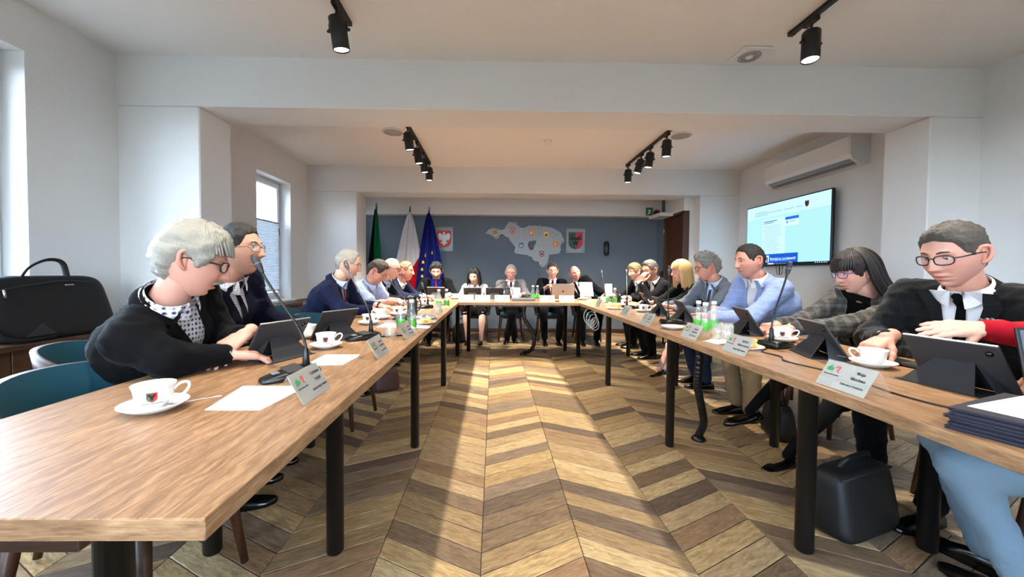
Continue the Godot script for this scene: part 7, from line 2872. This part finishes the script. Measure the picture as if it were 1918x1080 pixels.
func build_floor_things() -> void:
	var st: SurfaceTool
	# laptop bag on the counter
	var b := thing("laptop_bag", Vector3(-2.72, 0.712, -2.36), "big black laptop bag standing on the window counter", "bag", "", PI / 2 - 0.12)
	st = S(true)
	soft_box(st, Vector3(0.30, 0.19, 0.075), 0.34, func(q: Vector3) -> Vector3:
		var s := q
		s.x *= 1.0 - 0.16 * (q.y + 0.2) * signf(q.x) if q.x > 0 else 1.0
		s.z *= 1.0 - 0.25 * q.y
		return s + Vector3(0, 0.0, 0))
	var body := obj("body", st, M.bag_black, b)
	body.position = Vector3(0, 0.19, 0)
	st = S(true)
	tube(st, catmull([Vector3(-0.15, 0.36, 0.03), Vector3(-0.12, 0.43, 0.05), Vector3(-0.04, 0.475, 0.05), Vector3(0.03, 0.46, 0.05), Vector3(0.06, 0.37, 0.04)], 5), 0.016, 8, true, Vector3.UP, 0.4)
	obj("handle", st, M.bag_black, b)
	st = S(true)
	tube(st, catmull([Vector3(-0.29, 0.25, 0.05), Vector3(-0.33, 0.20, 0.07), Vector3(-0.34, 0.14, 0.09), Vector3(-0.28, 0.05, 0.10), Vector3(-0.20, 0.015, 0.11), Vector3(-0.05, 0.012, 0.10)], 5), 0.018, 8, true, Vector3.UP, 0.4)
	obj("shoulder_strap", st, M.bag_black, b)
	st = S(true)
	var rg := []
	for i in 13:
		rg.append(Vector3(-0.30 + 0.016 * cos(TAU * i / 12), 0.245 + 0.02 * sin(TAU * i / 12), 0.075))
	tube(st, rg, 0.0035, 6, false)
	tube(st, [Vector3(-0.315, 0.225, 0.078), Vector3(-0.325, 0.195, 0.085)], 0.007, 8)
	obj("strap_clip", st, M.steel, b)
	st = S(true)
	tube(st, catmull([Vector3(-0.26, 0.30, 0.062), Vector3(0.0, 0.345, 0.066), Vector3(0.18, 0.335, 0.06)], 6), 0.004, 6)
	obj("zip", st, M.bag_panel, b)
	st = S(true)
	tube(st, [Vector3(-0.245, 0.30, 0.075), Vector3(-0.243, 0.262, 0.08)], 0.006, 6)
	obj("zip_pull", st, M.steel, b)
	st = S(false)
	prism(st, poly([-0.17, 0.03, -0.03, 0.035, -0.09, 0.10]), 0.0, 0.004, xf(Vector3(0, 0.0, 0.084)))
	obj("accent_panel", st, M.bag_panel, b)
	st = S(false)
	bevel(st, Vector3(0.03, 0.318, 0.064), Vector3(0.075, 0.326, 0.070), 0.001)
	obj("badge", st, M.steel, b)
	# briefcase bag on the floor, right
	b = thing("briefcase", Vector3(1.62, 0, -1.66), "black leather briefcase on the floor under the near right table", "bag", "", 0.35)
	st = S(true)
	soft_box(st, Vector3(0.20, 0.145, 0.085), 0.32, func(q: Vector3) -> Vector3: return Vector3(q.x * (1.0 - 0.06 * q.y), q.y, q.z * (1.0 - 0.3 * q.y)))
	body = obj("body", st, M.leather_black, b)
	body.position = Vector3(0, 0.145, 0)
	st = S(true)
	tube(st, catmull([Vector3(-0.10, 0.28, 0), Vector3(-0.07, 0.33, 0.02), Vector3(0.07, 0.33, 0.02), Vector3(0.10, 0.28, 0)], 5), 0.010, 8)
	obj("handle", st, M.leather_black, b)
	st = S(true)
	tube(st, [Vector3(-0.18, 0.265, 0.055), Vector3(0.18, 0.265, 0.055)], 0.006, 6)
	obj("zip", st, M.bag_panel, b)
	# handbag by the crossed legs, brown bag at the left, white shopping bag far
	for q in [["handbag", Vector3(2.02, 0, -2.62), Vector3(0.15, 0.12, 0.06), M.leather_black, "black handbag on the floor behind the crossed legs", 1.3], ["handbag", Vector3(-1.02, 0, -3.60), Vector3(0.12, 0.11, 0.06), M.leather_brown, "brown leather bag on the floor under the left tables", 0.6], ["handbag", Vector3(2.06, 0, -4.42), Vector3(0.10, 0.12, 0.05), M.paper, "white bag on the floor beside the high heels", 0.9], ["handbag", Vector3(-0.52, 0, -6.15), Vector3(0.13, 0.15, 0.06), M.bag_black, "soft black bag on the floor by the woman with the bob", 0.3]]:
		b = thing(q[0], q[1], q[4], "bag", "bags on the floor", q[5])
		st = S(true)
		soft_box(st, q[2], 0.4, func(v: Vector3) -> Vector3: return Vector3(v.x * (1.0 - 0.1 * v.y), v.y, v.z * (1.0 - 0.35 * v.y)))
		body = obj("body", st, q[3], b)
		body.position = Vector3(0, q[2].y, 0)
		st = S(true)
		var hh: float = q[2].y * 2
		tube(st, catmull([Vector3(-0.07, hh - 0.02, 0), Vector3(-0.05, hh + 0.07, 0), Vector3(0.05, hh + 0.07, 0), Vector3(0.07, hh - 0.02, 0)], 5), 0.007, 8)
		obj("handle", st, q[3], b)
	# jointed black cable hoses hanging from the tables to the floor
	hose([Vector3(0.40, 0.70, -5.00), Vector3(0.42, 0.52, -5.02), Vector3(0.52, 0.36, -5.05), Vector3(0.56, 0.22, -5.08), Vector3(0.52, 0.08, -5.14), Vector3(0.42, 0.02, -5.22)], "black jointed cable hose under the far table")
	hose([Vector3(1.33, 0.70, -2.40), Vector3(1.335, 0.52, -2.42), Vector3(1.34, 0.40, -2.44), Vector3(1.385, 0.26, -2.47), Vector3(1.42, 0.13, -2.50), Vector3(1.41, 0.03, -2.54)], "black jointed cable hose under the middle right table")
	# coil of white cable hanging under the far right corner
	var wc := thing("cable_coil", Vector3(1.24, 0.66, -4.75), "loops of white cable hanging under the right table", "cable")
	for k in 4:
		st = S(true)
		var pts := []
		for i in 25:
			var a := TAU * i / 24
			pts.append(Vector3((0.075 - 0.008 * k) * cos(a) + 0.022 * k - 0.02, -0.075 + (0.10 - 0.006 * k) * sin(a) - 0.03 * k, 0.012 * sin(a * 2.0 + k)))
		tube(st, pts, 0.0038, 6, false)
		obj("loop", st, M.white_cable, wc)
	st = S(true)
	tube(st, [Vector3(0.0, 0.054, 0), Vector3(0.0, 0.02, 0.0)], 0.006, 6)
	obj("cable_tie", st, M.white_cable, wc)

func hose(pts: Array, label: String) -> void:
	var c: Vector3 = pts[pts.size() - 1]
	var base := Vector3(c.x, 0, c.z)
	var o := thing("cable_hose", base, label, "cable hose", "jointed cable hoses")
	var path := catmull(pts, 5)
	var st := S(true)
	var rel := []
	for p in path:
		rel.append(p - base)
	tube(st, rel, 0.014, 8)
	obj("cables", st, M.black_cable, o)
	for i in range(1, rel.size() - 1):
		var d: Vector3 = (rel[i + 1] - rel[i - 1]).normalized()
		st = S(true)
		tube(st, [rel[i] - d * 0.012, rel[i] + d * 0.012], 0.026, 10, true, Vector3(0, 0, 1), 0.8)
		obj("link", st, M.black_metal, o)
	st = S(true)
	var e: Vector3 = rel[rel.size() - 1]
	lathe(st, [Vector2(0, 0), Vector2(0.045, 0), Vector2(0.045, 0.012), Vector2(0.028, 0.03), Vector2(0, 0.032)], 18, xf(Vector3(e.x, 0.0, e.z)))
	obj("floor_foot", st, M.black_plastic, o)
